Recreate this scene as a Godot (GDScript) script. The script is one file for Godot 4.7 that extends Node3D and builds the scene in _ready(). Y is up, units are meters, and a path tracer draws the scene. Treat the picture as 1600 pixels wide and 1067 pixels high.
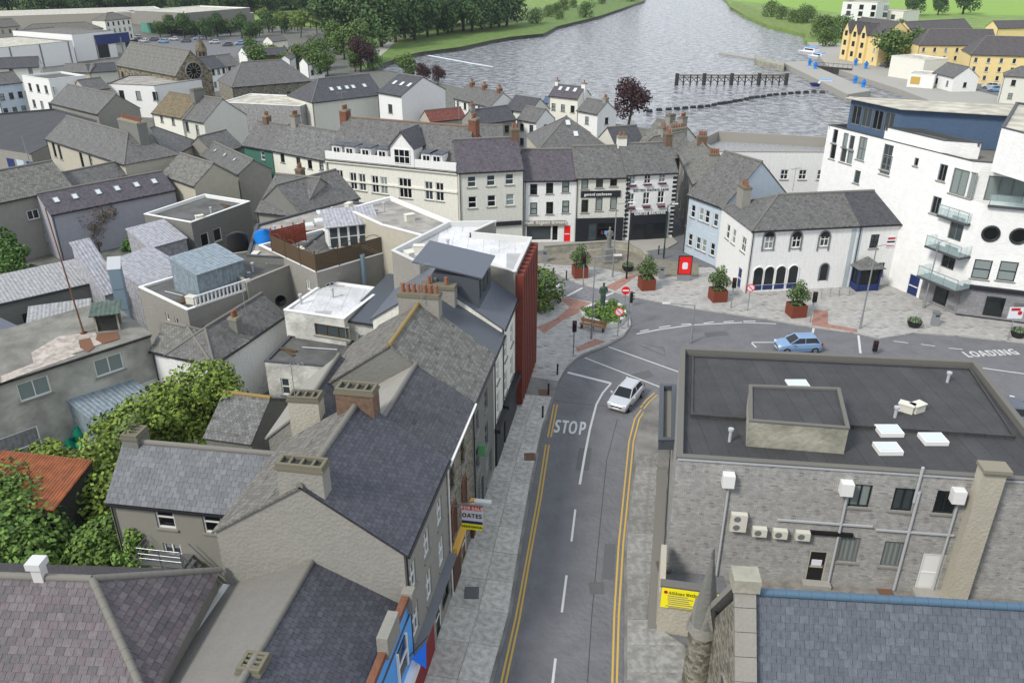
extends Node3D
# A town street seen from a drone: slate roofs, a junction with a plaza, a wide river beyond. Metres, y up.

func _ready() -> void:
	rng.seed = 11
	# camera, sky, sun, exposure
	var cam := Camera3D.new(); cam.name = "camera"
	cam.position = Vector3(0, 32, 0); cam.rotation_degrees = Vector3(-25.784, 0, 0); cam.fov = 45.57; cam.far = 6000; cam.near = 0.5
	add_child(cam); cam.current = true
	var we := WorldEnvironment.new(); we.name = "world"
	var env := Environment.new()
	env.background_mode = Environment.BG_SKY
	var sky := Sky.new(); var sm := ProceduralSkyMaterial.new()
	sm.sky_top_color = Color(0.85, 0.895, 0.955); sm.sky_horizon_color = Color(0.97, 0.98, 1.0); sm.sky_curve = 0.3
	sm.ground_bottom_color = Color(0.35, 0.36, 0.36); sm.ground_horizon_color = Color(0.8, 0.82, 0.84)
	sm.sky_energy_multiplier = 0.8
	sky.sky_material = sm; env.sky = sky
	env.tonemap_mode = Environment.TONE_MAPPER_LINEAR
	env.tonemap_exposure = 2.15
	env.sdfgi_enabled = true; env.ssao_enabled = true; env.ssil_enabled = true
	env.fog_enabled = true; env.fog_density = 0.00008; env.fog_light_color = Color(0.86, 0.9, 0.94)
	we.environment = env; add_child(we)
	var sun := DirectionalLight3D.new(); sun.name = "sun"
	sun.light_energy = 0.5; sun.light_angular_distance = 12.0; sun.light_color = Color(1.0, 0.98, 0.95); sun.shadow_enabled = true
	sun.rotation_degrees = Vector3(-44, -50, 0)
	add_child(sun)
	materials()
	# -------------------- ground
	sheet("ground", [[-3000, -2500], [260.8, -2500], [110.8, -721.65], [90.82, -603.35], [68.34, -535.35], [46.47, -466.5], [36.18, -440.21], [20.73, -402.24], [13.56, -367.16], [0.0, -353.1], [-7.56, -340.03], [-18.7, -314.3], [-31.76, -297.81], [-35.54, -288.32], [-38.67, -279.39], [-40.16, -267.73], [-40.51, -254.02], [-28.15, -232.68], [-16.76, -220.97], [-6.29, -206.33], [4.33, -188.3], [13.67, -177.32], [23.18, -166.15], [35.29, -156.2], [47.86, -153.31], [59.83, -153.31], [170, -150], [400, -150], [400, 60], [-3000, 60]], -0.06, 3.0, "yard")
	sheet("far_bank", [[427.24, -2500], [167.24, -721.65], [147.42, -603.35], [135.04, -541.47], [124.73, -466.5], [119.46, -405.75], [121.73, -379.22], [122.26, -358.6], [116.01, -342.57], [110.88, -318.7], [97.93, -263.01], [98.1, -245.6], [99.77, -214.47], [98.72, -183.45], [400, -190], [3000, -190], [3000, -2500]], -0.06, 3.0, "meadow")
	sheet("river", [[-400, -110], [-400, -2500], [900, -2500], [900, -110]], -1.4, 0, "water")
	sheet("park_lawn", [[-53.72, -275.96], [-51.63, -323.22], [-42.12, -355.83], [-29.62, -402.24], [0.0, -485.78], [94.77, -652.86], [89.94, -603.35], [67.6, -529.36], [46.03, -461.91], [35.86, -436.11], [20.56, -398.79], [13.46, -364.27], [0.0, -350.41], [-7.51, -337.53], [-18.58, -312.15], [-31.56, -295.87], [-35.32, -286.49], [-39.93, -266.14], [-41.3, -255.48], [-45.37, -251.16]], -0.03, 0.04, "lawn")
	sheet("parkland", [[-124.38, -402.24], [-79.61, -385.53], [-52.33, -327.85], [-30.12, -409.32], [0.0, -496.01], [96.05, -661.89], [114.15, -743.99], [-142.15, -987.01], [-248.77, -819.94]], -0.045, 0.02, "lawn_b")
	sheet("far_fields", [[-3000, -2400], [150, -2400], [60, -560], [-150, -420], [-600, -400], [-3000, -420]], -0.04, 0.02, "meadow")
	sheet("town_path", [[-48.46, -269.34], [-48.63, -314.3], [-47.72, -342.57], [-45.05, -337.53], [-43.86, -301.78], [-43.83, -263.01]], -0.01, 0.02, "concrete")
	sheet("retail_car_park", [[-152.66, -337.53], [-128.48, -370.11], [-92.6, -337.53], [-86.68, -290.17], [-97.11, -275.96], [-133.27, -297.81]], -0.02, 0.02, "asphalt_b")
	sheet("quay", [[112.46, -327.85], [121.71, -327.85], [134.35, -290.17], [124.38, -235.16], [123.61, -202.47], [109.35, -177.32], [97.66, -181.88], [98.38, -212.38], [96.72, -242.91], [96.27, -259.95], [109.67, -316.49]], -0.02, 2.6, "concrete")
	sheet("riverside_road", [[151.04, -342.57], [160.17, -337.53], [127.19, -248.35], [129.23, -212.38], [118.46, -193.39], [114.36, -232.68], [133.83, -301.78]], -0.008, 0.01, "asphalt_b")
	sheet("green_field", [[153.26, -611.09], [184.66, -475.95], [273.37, -466.5], [533.07, -819.94], [888.45, -2490.72], [293.19, -1237.63]], -0.03, 0.03, "field")
	sheet("reed_bank", [[134.26, -541.47], [124.73, -466.5], [119.46, -405.75], [121.73, -379.22], [122.26, -358.6], [116.26, -342.57], [112.38, -323.22], [124.14, -327.85], [171.23, -440.21], [145.05, -496.01], [149.52, -595.81]], -0.025, 0.03, "lawn_b")
	var pier := sheet("lock_island", [[84.65, -266.14], [93.29, -269.34], [91.74, -256.95], [89.97, -210.32], [81.83, -204.38]], 0.1, 2.5, "concrete")
	sheet("weir_crest", [[-32.9, -303.98], [-21.63, -288.97], [-13.54, -277.77], [-6.04, -268.13], [-6.02, -267.2], [-13.47, -276.28], [-21.5, -287.19], [-32.74, -302.41]], -1.37, 0.1, "foam")
	sheet("road", [[-10, -8], [12, -8], [12, -44], [60, -44], [66, -66], [40, -84], [24, -92], [21, -110], [16, -110], [17, -97], [-8, -97], [-8, -70], [-10, -40]], 0.0, 0.05, "asphalt")
	sheet("sett_street", [[0.0, -82.82], [2.51, -85.8], [4.9, -83.21], [10.9, -77.71], [12.37, -76.34], [11.43, -71.71], [10.12, -73.73], [6.74, -75.02], [5.03, -76.68], [2.41, -74.05], [0.0, -75.68]], 0.008, 0.006, "setts")
	var pavement := sheet("pavement", [[-6.75, -14.45], [-3.31, -14.45], [-0.9, -28.24], [-0.03, -32.51], [0.53, -37.47], [1.35, -44.21], [2.36, -51.2], [3.28, -55.64], [3.76, -58.25], [4.6, -60.83], [5.83, -62.86], [8.58, -65.26], [10.25, -67.12], [11.26, -69.5], [11.43, -71.71], [10.88, -73.73], [8.03, -75.18], [5.04, -76.85], [2.41, -74.05], [2.55, -67.66]], 0.105, 0.2, "kerb")
	sheet("plaza_paving", [[1.06, -59.35], [3.78, -58.58], [4.62, -61.18], [5.86, -63.23], [8.63, -65.65], [10.3, -67.53], [11.22, -69.64], [11.37, -71.71], [10.88, -73.73], [8.02, -75.02], [5.03, -76.68], [2.41, -74.05], [1.71, -64.74]], 0.12, 0.012, "plaza")
	sheet("brick_paving", [[2.2, -66.04], [3.38, -68.22], [6.43, -64.1], [8.01, -65.26], [6.97, -66.44], [4.87, -65.39], [3.86, -67.12]], 0.127, 0.005, "red_pavers")
	sheet("brick_paving", [[2.28, -69.07], [4.17, -70.96], [5.69, -73.73], [4.86, -76.01], [5.53, -76.34], [7.88, -74.85], [6.55, -72.48], [4.88, -70.66], [2.95, -67.67]], 0.127, 0.005, "red_pavers")
	sheet("brick_paving", [[5.74, -63.85], [8.48, -65.91], [7.56, -66.58], [5.69, -64.74]], 0.127, 0.005, "red_pavers")
	flags(pavement, [[-5.86, -19.38, -5.46, -21.68, -3.86, -21.4, -4.26, -19.1], [-4.24, -19.1, -3.84, -21.39, -2.35, -21.13, -2.75, -18.84], [-5.46, -21.7, -5.06, -23.99, -3.46, -23.71, -3.86, -21.42], [-3.84, -21.42, -3.44, -23.71, -1.94, -23.45, -2.34, -21.15], [-5.06, -24.01, -4.66, -26.31, -3.05, -26.03, -3.46, -23.73], [-3.43, -23.73, -3.03, -26.02, -1.54, -25.76, -1.94, -23.47], [-4.65, -26.33, -4.25, -28.62, -2.65, -28.34, -3.05, -26.05], [-3.03, -26.05, -2.63, -28.34, -1.13, -28.08, -1.53, -25.78], [-4.25, -28.64, -3.85, -30.94, -2.22, -30.65, -2.65, -28.36], [-2.62, -28.36, -2.19, -30.65, -0.67, -30.38, -1.13, -28.1], [-3.84, -30.96, -3.44, -33.25, -1.78, -32.96, -2.21, -30.67], [-2.19, -30.67, -1.76, -32.96, -0.21, -32.69, -0.66, -30.4], [-3.44, -33.27, -3.04, -35.57, -1.45, -35.29, -1.78, -32.98], [-1.76, -32.98, -1.43, -35.28, 0.05, -35.03, -0.21, -32.71], [-3.03, -35.59, -2.63, -37.88, -1.12, -37.62, -1.45, -35.31], [-1.42, -35.31, -1.1, -37.61, 0.32, -37.36, 0.06, -35.05], [-2.63, -37.9, -2.23, -40.2, -0.78, -39.94, -1.12, -37.64], [-1.09, -37.64, -0.76, -39.94, 0.6, -39.7, 0.32, -37.39], [-2.23, -40.22, -1.82, -42.51, -0.44, -42.27, -0.78, -39.97], [-0.75, -39.96, -0.41, -42.26, 0.88, -42.04, 0.6, -39.72], [-1.82, -42.53, -1.42, -44.82, -0.09, -44.59, -0.43, -42.29], [-0.41, -42.29, -0.07, -44.59, 1.17, -44.37, 0.89, -42.06], [-1.42, -44.85, -1.02, -47.14, 0.27, -46.91, -0.09, -44.62], [-0.07, -44.61, 0.3, -46.91, 1.51, -46.7, 1.17, -44.4], [-1.01, -47.16, -0.61, -49.45, 0.64, -49.24, 0.28, -46.94], [0.3, -46.93, 0.67, -49.23, 1.84, -49.03, 1.51, -46.72], [-0.61, -49.48, -0.21, -51.77, 1.02, -51.56, 0.65, -49.26], [0.67, -49.26, 1.04, -51.55, 2.19, -51.35, 1.85, -49.05], [-0.2, -51.79, 0.2, -54.08, 1.46, -53.86, 1.02, -51.58], [1.04, -51.58, 1.48, -53.86, 2.66, -53.65, 2.19, -51.37], [0.2, -54.11, 0.6, -56.4, 1.9, -56.17, 1.46, -53.89], [1.49, -53.88, 1.92, -56.17, 3.13, -55.96, 2.67, -53.68]], 0.118)
	var side_pavement := sheet("side_pavement", [[4.86, -23.7], [5.42, -28.24], [6.13, -33.68], [6.57, -37.47], [7.21, -41.05], [8.43, -46.81], [8.8, -49.22], [9.58, -52.09], [10.19, -53.97], [11.52, -56.15], [12.69, -57.61], [11.3, -49], [8.7, -36.6], [7.75, -31.6], [8.8, -30.5], [8.8, -16]], 0.1, 0.16, "kerb")
	flags(side_pavement, [[8.77, -47.99, 10.3, -47.99, 9.95, -46.26, 8.47, -46.26], [8.47, -46.24, 9.95, -46.24, 9.6, -44.51, 8.1, -44.51], [8.1, -44.49, 9.6, -44.49, 9.25, -42.76, 7.73, -42.76], [7.73, -42.74, 9.25, -42.74, 8.9, -41.01, 7.36, -41.01], [7.36, -40.99, 8.9, -40.99, 8.55, -39.26, 7.05, -39.26], [7.05, -39.24, 8.55, -39.24, 8.2, -37.51, 6.74, -37.51], [6.73, -37.49, 8.2, -37.49, 7.85, -35.76, 6.53, -35.76], [6.53, -35.74, 7.85, -35.74, 7.5, -34.01, 6.33, -34.01], [6.33, -33.99, 7.5, -33.99, 7.15, -32.26, 6.1, -32.26], [6.1, -32.24, 7.15, -32.24, 8.7, -30.51, 5.88, -30.51], [5.87, -30.49, 8.7, -30.49, 8.7, -28.76, 5.65, -28.76], [5.64, -28.74, 8.7, -28.74, 8.7, -27.01, 5.43, -27.01], [5.43, -26.99, 8.7, -26.99, 8.7, -25.26, 5.21, -25.26]], 0.112, "worn")
	sheet("gravel_strip", [[7.05, -31.6], [7.7, -31.6], [8.62, -36.4], [10.6, -46], [9.85, -46]], 0.116, 0.01, "gravel")
	sheet("office_yard", [[7.9, -31.5], [8.6, -30], [34, -22], [34, -35.5], [8.75, -36.4]], -0.02, 0.03, "concrete_b")
	sheet("far_pavement", [[0.0, -84.79], [2.73, -85.8], [7.11, -80.02], [10.88, -77.54], [12.09, -76.68], [17.39, -73.73], [24.51, -70.96], [28.03, -69.21], [31.88, -67.8], [33.5, -66.71], [37.25, -67.94], [41.05, -67.25], [46.08, -65.78], [51.73, -63.85], [62, -62], [62, -72], [43.5, -72], [40, -82], [24, -79], [22.2, -85], [16, -85], [12, -86.5], [6, -86], [0, -88], [-6, -90], [-7, -84]], 0.12, 0.15, "plaza")
	sheet("shop_footway", [[-7, -91], [3, -90.6], [10, -90.2], [15.5, -90.3], [18.5, -91.5], [20, -93.5], [19.7, -96], [-7, -95.5]], 0.12, 0.15, "concrete")
	sheet("tactile_paving", [[29.64, -73.1], [30.96, -72.94], [29.86, -69.79], [32.2, -68.64], [31.93, -67.94], [28.19, -69.5]], 0.126, 0.005, "red_pavers")
	sheet("tactile_paving", [[9.72, -79.11], [12.89, -82.82], [13.67, -82.44], [10.74, -78.06]], 0.126, 0.005, "red_pavers")
	mark("yellow_line", [[-0.69, -26.66], [-0.53, -28.24], [0.2, -32.51], [0.82, -36.86], [1.65, -42.83], [2.43, -49.22]], 0.11, "paint_yellow", 0.012)
	mark("yellow_line", [[-0.48, -26.66], [-0.31, -28.24], [0.41, -32.51], [1.0, -36.86], [1.86, -42.83], [2.66, -49.22]], 0.11, "paint_yellow", 0.012)
	mark("yellow_line", [[2.61, -50.23], [3.29, -54.94]], 0.11, "paint_yellow", 0.012)
	mark("yellow_line", [[2.84, -50.23], [3.54, -54.94]], 0.11, "paint_yellow", 0.012)
	mark("yellow_line", [[4.66, -26.66], [4.86, -28.24], [5.47, -32.74], [6.38, -38.44], [7.32, -43.51], [8.45, -49.64], [9.28, -52.74], [9.97, -54.16]], 0.11, "paint_yellow", 0.012)
	mark("yellow_line", [[4.87, -26.66], [5.08, -28.24], [5.71, -32.74], [6.65, -38.44], [7.61, -43.51], [8.77, -49.64], [9.62, -52.74], [10.32, -54.16]], 0.11, "paint_yellow", 0.012)
	mark("yellow_line", [[9.96, -54.45], [10.59, -55.64], [11.42, -56.77]], 0.1, "paint_yellow", 0.012)
	mark("yellow_line", [[10.18, -54.25], [10.79, -55.34], [11.57, -56.46]], 0.1, "paint_yellow", 0.012)
	mark("centre_dash", [[4.02, -41.76], [3.57, -38.67]], 0.13, "paint_white", 0.012)
	mark("centre_dash", [[3.1, -35.74], [2.67, -32.88]], 0.13, "paint_white", 0.012)
	mark("centre_dash", [[2.18, -29.74], [1.85, -27.38]], 0.13, "paint_white", 0.012)
	mark("lane_line", [[8.11, -58.36], [7.27, -56.77], [6.59, -54.94], [5.78, -51.37], [5.13, -47.99], [4.5, -44.43]], 0.16, "paint_white", 0.012)
	mark("stop_line", [[4.67, -60.26], [8.11, -58.36]], 0.3, "paint_white", 0.012)
	mark("crossing_line", [[8.63, -65.13], [13.98, -60.37]], 0.14, "paint_white", 0.012)
	mark("crossing_line", [[6.34, -62.98], [12.04, -57.71]], 0.14, "paint_white", 0.012)
	mark("lane_arc", [[11.51, -67.8], [13.74, -68.78], [16.92, -69.79], [20.65, -70.22], [21.91, -70.37]], 0.16, "paint_white", 0.012)
	mark("lane_dash", [[11.89, -68.36], [12.78, -68.78]], 0.16, "paint_white", 0.012)
	mark("lane_dash", [[13.81, -69.21], [14.96, -69.64]], 0.16, "paint_white", 0.012)
	mark("lane_dash", [[16.04, -69.93], [16.98, -70.08]], 0.16, "paint_white", 0.012)
	mark("lane_dash", [[18.22, -70.22], [19.26, -70.52]], 0.16, "paint_white", 0.012)
	mark("lane_dash", [[20.18, -70.52], [21.19, -70.66]], 0.16, "paint_white", 0.012)
	mark("lane_dash", [[22.1, -70.66], [23.26, -70.66]], 0.16, "paint_white", 0.012)
	mark("lane_arc", [[22.03, -70.37], [25.05, -70.08]], 0.14, "paint_white", 0.012)
	mark("bay_line", [[21.63, -65.91], [21.79, -65.0]], 0.15, "paint_white", 0.012)
	mark("bay_line", [[21.67, -66.04], [24.85, -66.04]], 0.15, "paint_white", 0.012)
	mark("crossing_line", [[28.29, -69.07], [27.31, -66.85]], 0.2, "paint_white", 0.012)
	mark("crossing_line", [[31.89, -67.53], [30.65, -63.85]], 0.2, "paint_white", 0.012)
	mark("lane_dash", [[34.61, -66.31], [35.77, -65.91]], 0.12, "paint_white", 0.012)
	mark("lane_dash", [[36.8, -65.65], [37.88, -65.26]], 0.12, "paint_white", 0.012)
	mark("lane_dash", [[38.9, -64.87], [40.02, -64.61]], 0.12, "paint_white", 0.012)
	mark("edge_line", [[39.88, -61.07], [42.82, -60.03], [47.04, -58.25]], 0.15, "paint_white", 0.012)
	mark("sett_bar", [[3.79, -78.23], [5.15, -80.2]], 0.25, "paint_white", 0.02)
	mark("sett_bar", [[5.63, -76.85], [7.38, -79.11]], 0.25, "paint_white", 0.02)
	mark("sett_bar", [[9.49, -76.85], [10.74, -78.06]], 0.25, "paint_white", 0.02)
	road_text("STOP", 4.32, -51.55, 0.16, 0.7, 2.6)
	road_text("LOADING", 42.12, -63.85, -0.12, 0.8, 1.35)
	sheet("plaza_terrace", [[2.81, -88.97], [11.72, -91.19], [13.87, -90.29], [14.91, -88.1], [21.01, -86.01], [20.19, -82.06], [13.83, -82.06], [9.95, -84.79], [2.74, -86.21]], 0.13, 0.02, "plaza_brown")
	mark("tar_seam", [[7.98, -52.74], [6.57, -47.2], [5.65, -41.5], [4.98, -37.3], [4.27, -32.74], [3.66, -28.24]], 0.05, "tar", 0.006)
	mark("tar_seam", [[3.42, -55.44], [5.01, -55.14], [6.97, -54.74], [9.13, -54.16]], 0.06, "tar", 0.006)
	mark("tar_seam", [[11.46, -65.39], [13.41, -63.35], [13.51, -64.61], [11.83, -65.91]], 0.06, "tar", 0.006)
	sheet("road_patch", [[11.73, -65.26], [13.56, -65.26], [13.52, -64.36], [11.54, -64.36]], 0.006, 0.002, "asphalt_b")
	sheet("road_patch", [[4.78, -48.8], [5.7, -48.8], [5.23, -46.04], [4.32, -46.04]], 0.006, 0.002, "asphalt_patch")
	sheet("road_patch", [[9.89, -59.92], [11.61, -60.72], [11.81, -59.58], [10.09, -58.69]], 0.006, 0.002, "asphalt_patch")
	sheet("road_patch", [[17.77, -68.08], [19.94, -68.5], [20.0, -67.53], [17.8, -67.12]], 0.006, 0.002, "asphalt_patch")
	sheet("road_patch", [[5.54, -38.44], [6.19, -38.44], [5.77, -35.43], [5.05, -35.43]], 0.006, 0.002, "asphalt_patch")
	sheet("road_patch", [[22.97, -62.62], [25.31, -62.13], [24.85, -61.42], [22.49, -61.89]], 0.006, 0.002, "asphalt_patch")
	# -------------------- near
	bld({"n": "townhouse", "l": "tall grey rendered townhouse with a bare gable towards the viewer and blue-black slates", "c": "house", "p": [-4.57, -26.89], "a": 1.3979, "w": 7.15, "d": 8.5, "he": 9.1, "rise": 2.85, "wm": "render_grey", "rm": "slate_black", "rm2": "slate_brown", "near": true, "rt": "ridge_stone", "sl": [[0, 0.3, 0.22, ["slate_k1", "slate_k2", "slate_k3", "slate_k4"]]], "gm": "gutter", "ch": [[0.06, 0.5, 0.75, 2.0, 0.75, 0, "render_grey", 1], [0.98, 0.5, 0.9, 1.9, 0.7, 0, "brick_old", 1]], "face_f": [["win", 1.0, 6.2, 0.95, 1.5, "w22"], ["win", 1.0, 3.6, 0.95, 1.7, "w22"], ["win", 3.3, 6.2, 0.95, 1.5, "w22"], ["win", 3.3, 3.6, 0.95, 1.7, "w22"], ["win", 5.7, 6.2, 0.95, 1.5, "w22"], ["win", 5.7, 3.6, 0.95, 1.7, "w22"], ["box", 3.57, 2.55, 6.95, 0.55, 0.28, "sign_white", "shop_fascia"], ["box", 2.2, 2.72, 2.2, 0.16, 0.01, "text_red", "lettering_strip", 0.29], ["box", 5.2, 2.72, 1.8, 0.16, 0.01, "text_red", "lettering_strip", 0.29], ["box", 3.57, 3.12, 7.05, 0.1, 0.45, "lead", "canopy"], ["box", 1.8, 0.1, 3.2, 2.4, 0.1, "paint_red", "shop_front"], ["door", 4.6, 0.0, 1.0, 2.3, "dark_paint"], ["win", 6.2, 0.5, 1.6, 1.9, "d11x"]]})
	bld({"n": "terraced_house", "l": "stone-fronted terraced house with a plain dark slate street slope", "c": "house", "p": [-3.34, -33.95], "a": 1.3979, "w": 6.03, "d": 6.3, "he": 8.9, "rise": 2.05, "wm": "stone_wall", "rm": "slate_dark", "rm2": "render_grey", "gm": "frame_white", "ch": [], "face_f": [["win", 1.2, 6.3, 0.9, 1.5, "b12"], ["box", 1.2, 3.4, 1.1, 2.0, 0.04, "arch_brown", "arched_panel"], ["arch", 1.2, 3.3, 1.0, 2.2, "brick_orange", 1], ["win", 3.6, 6.3, 0.9, 1.5, "b12"], ["box", 3.6, 3.4, 1.1, 2.0, 0.04, "arch_brown", "arched_panel"], ["arch", 3.6, 3.3, 1.0, 2.2, "brick_orange", 1], ["box", 3.0, 2.35, 4.6, 0.5, 0.25, "paint_ochre", "shop_fascia"], ["box", 1.2, 0.1, 1.6, 2.1, 0.12, "arch_brown", "shop_front"], ["door", 3.4, 0, 1.0, 2.2, "wood"], ["box", 5.2, 0.1, 0.5, 2.3, 0.2, "arch_brown", "pilaster"]]})
	bld({"n": "terraced_house", "l": "grey terraced house with weathered pale slates and a gable peeping over the roofs", "c": "house", "p": [-2.3, -39.91], "a": 1.3979, "w": 6.36, "d": 9.2, "he": 8.8, "rise": 3.25, "wm": "render_dark", "rm": "slate_lichen", "rm2": "slate_brown", "rt": "ridge_moss", "ch": [[0.98, 0.5, 0.8, 2.6, 0.5, 7, "render_grey", 1]], "face_f": [["win", 1.3, 6.1, 0.9, 1.4, "g12"], ["win", 1.3, 3.4, 0.9, 1.7, "g12"], ["win", 4.0, 6.1, 0.9, 1.4, "g12"], ["win", 4.0, 3.4, 0.9, 1.7, "g12"], ["box", 1.5, 4.3, 0.08, 0.8, 0.45, "sign_green", "projecting_sign"], ["arch", 2.0, 0.1, 1.2, 2.4, "frame_grey", 1], ["win", 4.6, 0.5, 1.8, 1.9, "g11"]]})
	bld({"n": "terraced_house", "l": "cream-fronted terraced house with a smooth dark sheet roof", "c": "house", "p": [-1.2, -46.19], "a": 1.3979, "w": 3.02, "d": 8.4, "he": 8.8, "rise": 2.6, "wm": "cream", "rm": "metal_dark", "ch": [[0.9, 0.5, 0.8, 2.4, 0.6, 2, "render_grey", 1]], "face_f": [["win", 1.5, 6.0, 0.9, 1.6, "w12"], ["win", 1.5, 3.4, 0.9, 1.8, "w12"], ["box", 1.51, 0.1, 2.52, 2.6, 0.15, "shop_black", "shop_front"], ["box", 1.51, 2.8, 2.82, 0.3, 0.4, "shop_black", "shop_fascia"]]})
	bld({"n": "terraced_house", "l": "cream-fronted terraced house with a standing-seam roof and box dormer", "c": "house", "p": [-0.68, -49.19], "a": 1.3979, "w": 5.25, "d": 9, "he": 9.2, "rise": 3.0, "wm": "cream", "rm": "metal_seam", "face_f": [["win", 1.4, 6.2, 1.0, 1.6, "w12"], ["win", 1.4, 3.5, 1.0, 1.8, "w12"], ["win", 3.8, 6.2, 1.0, 1.6, "w12"], ["win", 3.8, 3.5, 1.0, 1.8, "w12"], ["box", 2.62, 0.1, 4.85, 2.7, 0.18, "shop_black", "shop_front"], ["box", 2.62, 2.85, 5.05, 0.35, 0.45, "shop_black", "shop_fascia"]]})
	dormer(get_node("terraced_house_003"), 2.36, -1.6, 4.0, 3.2, 10.0, 12.6, "metal_seam")
	flat({"n": "office_building", "l": "red-piered corner building with a broad white membrane roof", "c": "building", "p": [0.23, -54.41], "wings": [{"q": [[0.0, 0.0], [1.33, -7.64], [-3.5, -9.0], [-1.59, -12.02], [-5.64, -11.84], [-9.43, -4.57], [-7.04, -1.76], [-4.07, -3.14]], "he": 11.2, "wm": "render_grey", "rm": "membrane", "pd": 0.35, "cm": "coping_pale", "F": {0: [["box", 0.4, 0.3, 0.55, 10.6, 0.55, "brick_red", "red_pier"], ["box", 1.27, 0.3, 0.55, 10.6, 0.55, "brick_red", "red_pier"], ["box", 2.14, 0.3, 0.55, 10.6, 0.55, "brick_red", "red_pier"], ["box", 3.01, 0.3, 0.55, 10.6, 0.55, "brick_red", "red_pier"], ["box", 3.88, 0.3, 0.55, 10.6, 0.55, "brick_red", "red_pier"], ["box", 4.75, 0.3, 0.55, 10.6, 0.55, "brick_red", "red_pier"], ["box", 5.62, 0.3, 0.55, 10.6, 0.55, "brick_red", "red_pier"], ["box", 6.49, 0.3, 0.55, 10.6, 0.55, "brick_red", "red_pier"], ["box", 7.36, 0.3, 0.55, 10.6, 0.55, "brick_red", "red_pier"], ["win", 0.83, 1.0, 1.0, 2.0, "d11x"], ["win", 0.83, 4.2, 1.0, 2.0, "d11x"], ["win", 0.83, 7.4, 1.0, 2.0, "d11x"], ["win", 1.7, 1.0, 1.0, 2.0, "d11x"], ["win", 1.7, 4.2, 1.0, 2.0, "d11x"], ["win", 1.7, 7.4, 1.0, 2.0, "d11x"], ["win", 2.57, 1.0, 1.0, 2.0, "d11x"], ["win", 2.57, 4.2, 1.0, 2.0, "d11x"], ["win", 2.57, 7.4, 1.0, 2.0, "d11x"], ["win", 3.44, 1.0, 1.0, 2.0, "d11x"], ["win", 3.44, 4.2, 1.0, 2.0, "d11x"], ["win", 3.44, 7.4, 1.0, 2.0, "d11x"], ["win", 4.31, 1.0, 1.0, 2.0, "d11x"], ["win", 4.31, 4.2, 1.0, 2.0, "d11x"], ["win", 4.31, 7.4, 1.0, 2.0, "d11x"], ["win", 5.18, 1.0, 1.0, 2.0, "d11x"], ["win", 5.18, 4.2, 1.0, 2.0, "d11x"], ["win", 5.18, 7.4, 1.0, 2.0, "d11x"], ["win", 6.05, 1.0, 1.0, 2.0, "d11x"], ["win", 6.05, 4.2, 1.0, 2.0, "d11x"], ["win", 6.05, 7.4, 1.0, 2.0, "d11x"], ["win", 6.92, 1.0, 1.0, 2.0, "d11x"], ["win", 6.92, 4.2, 1.0, 2.0, "d11x"], ["win", 6.92, 7.4, 1.0, 2.0, "d11x"]]}}]})
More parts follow.
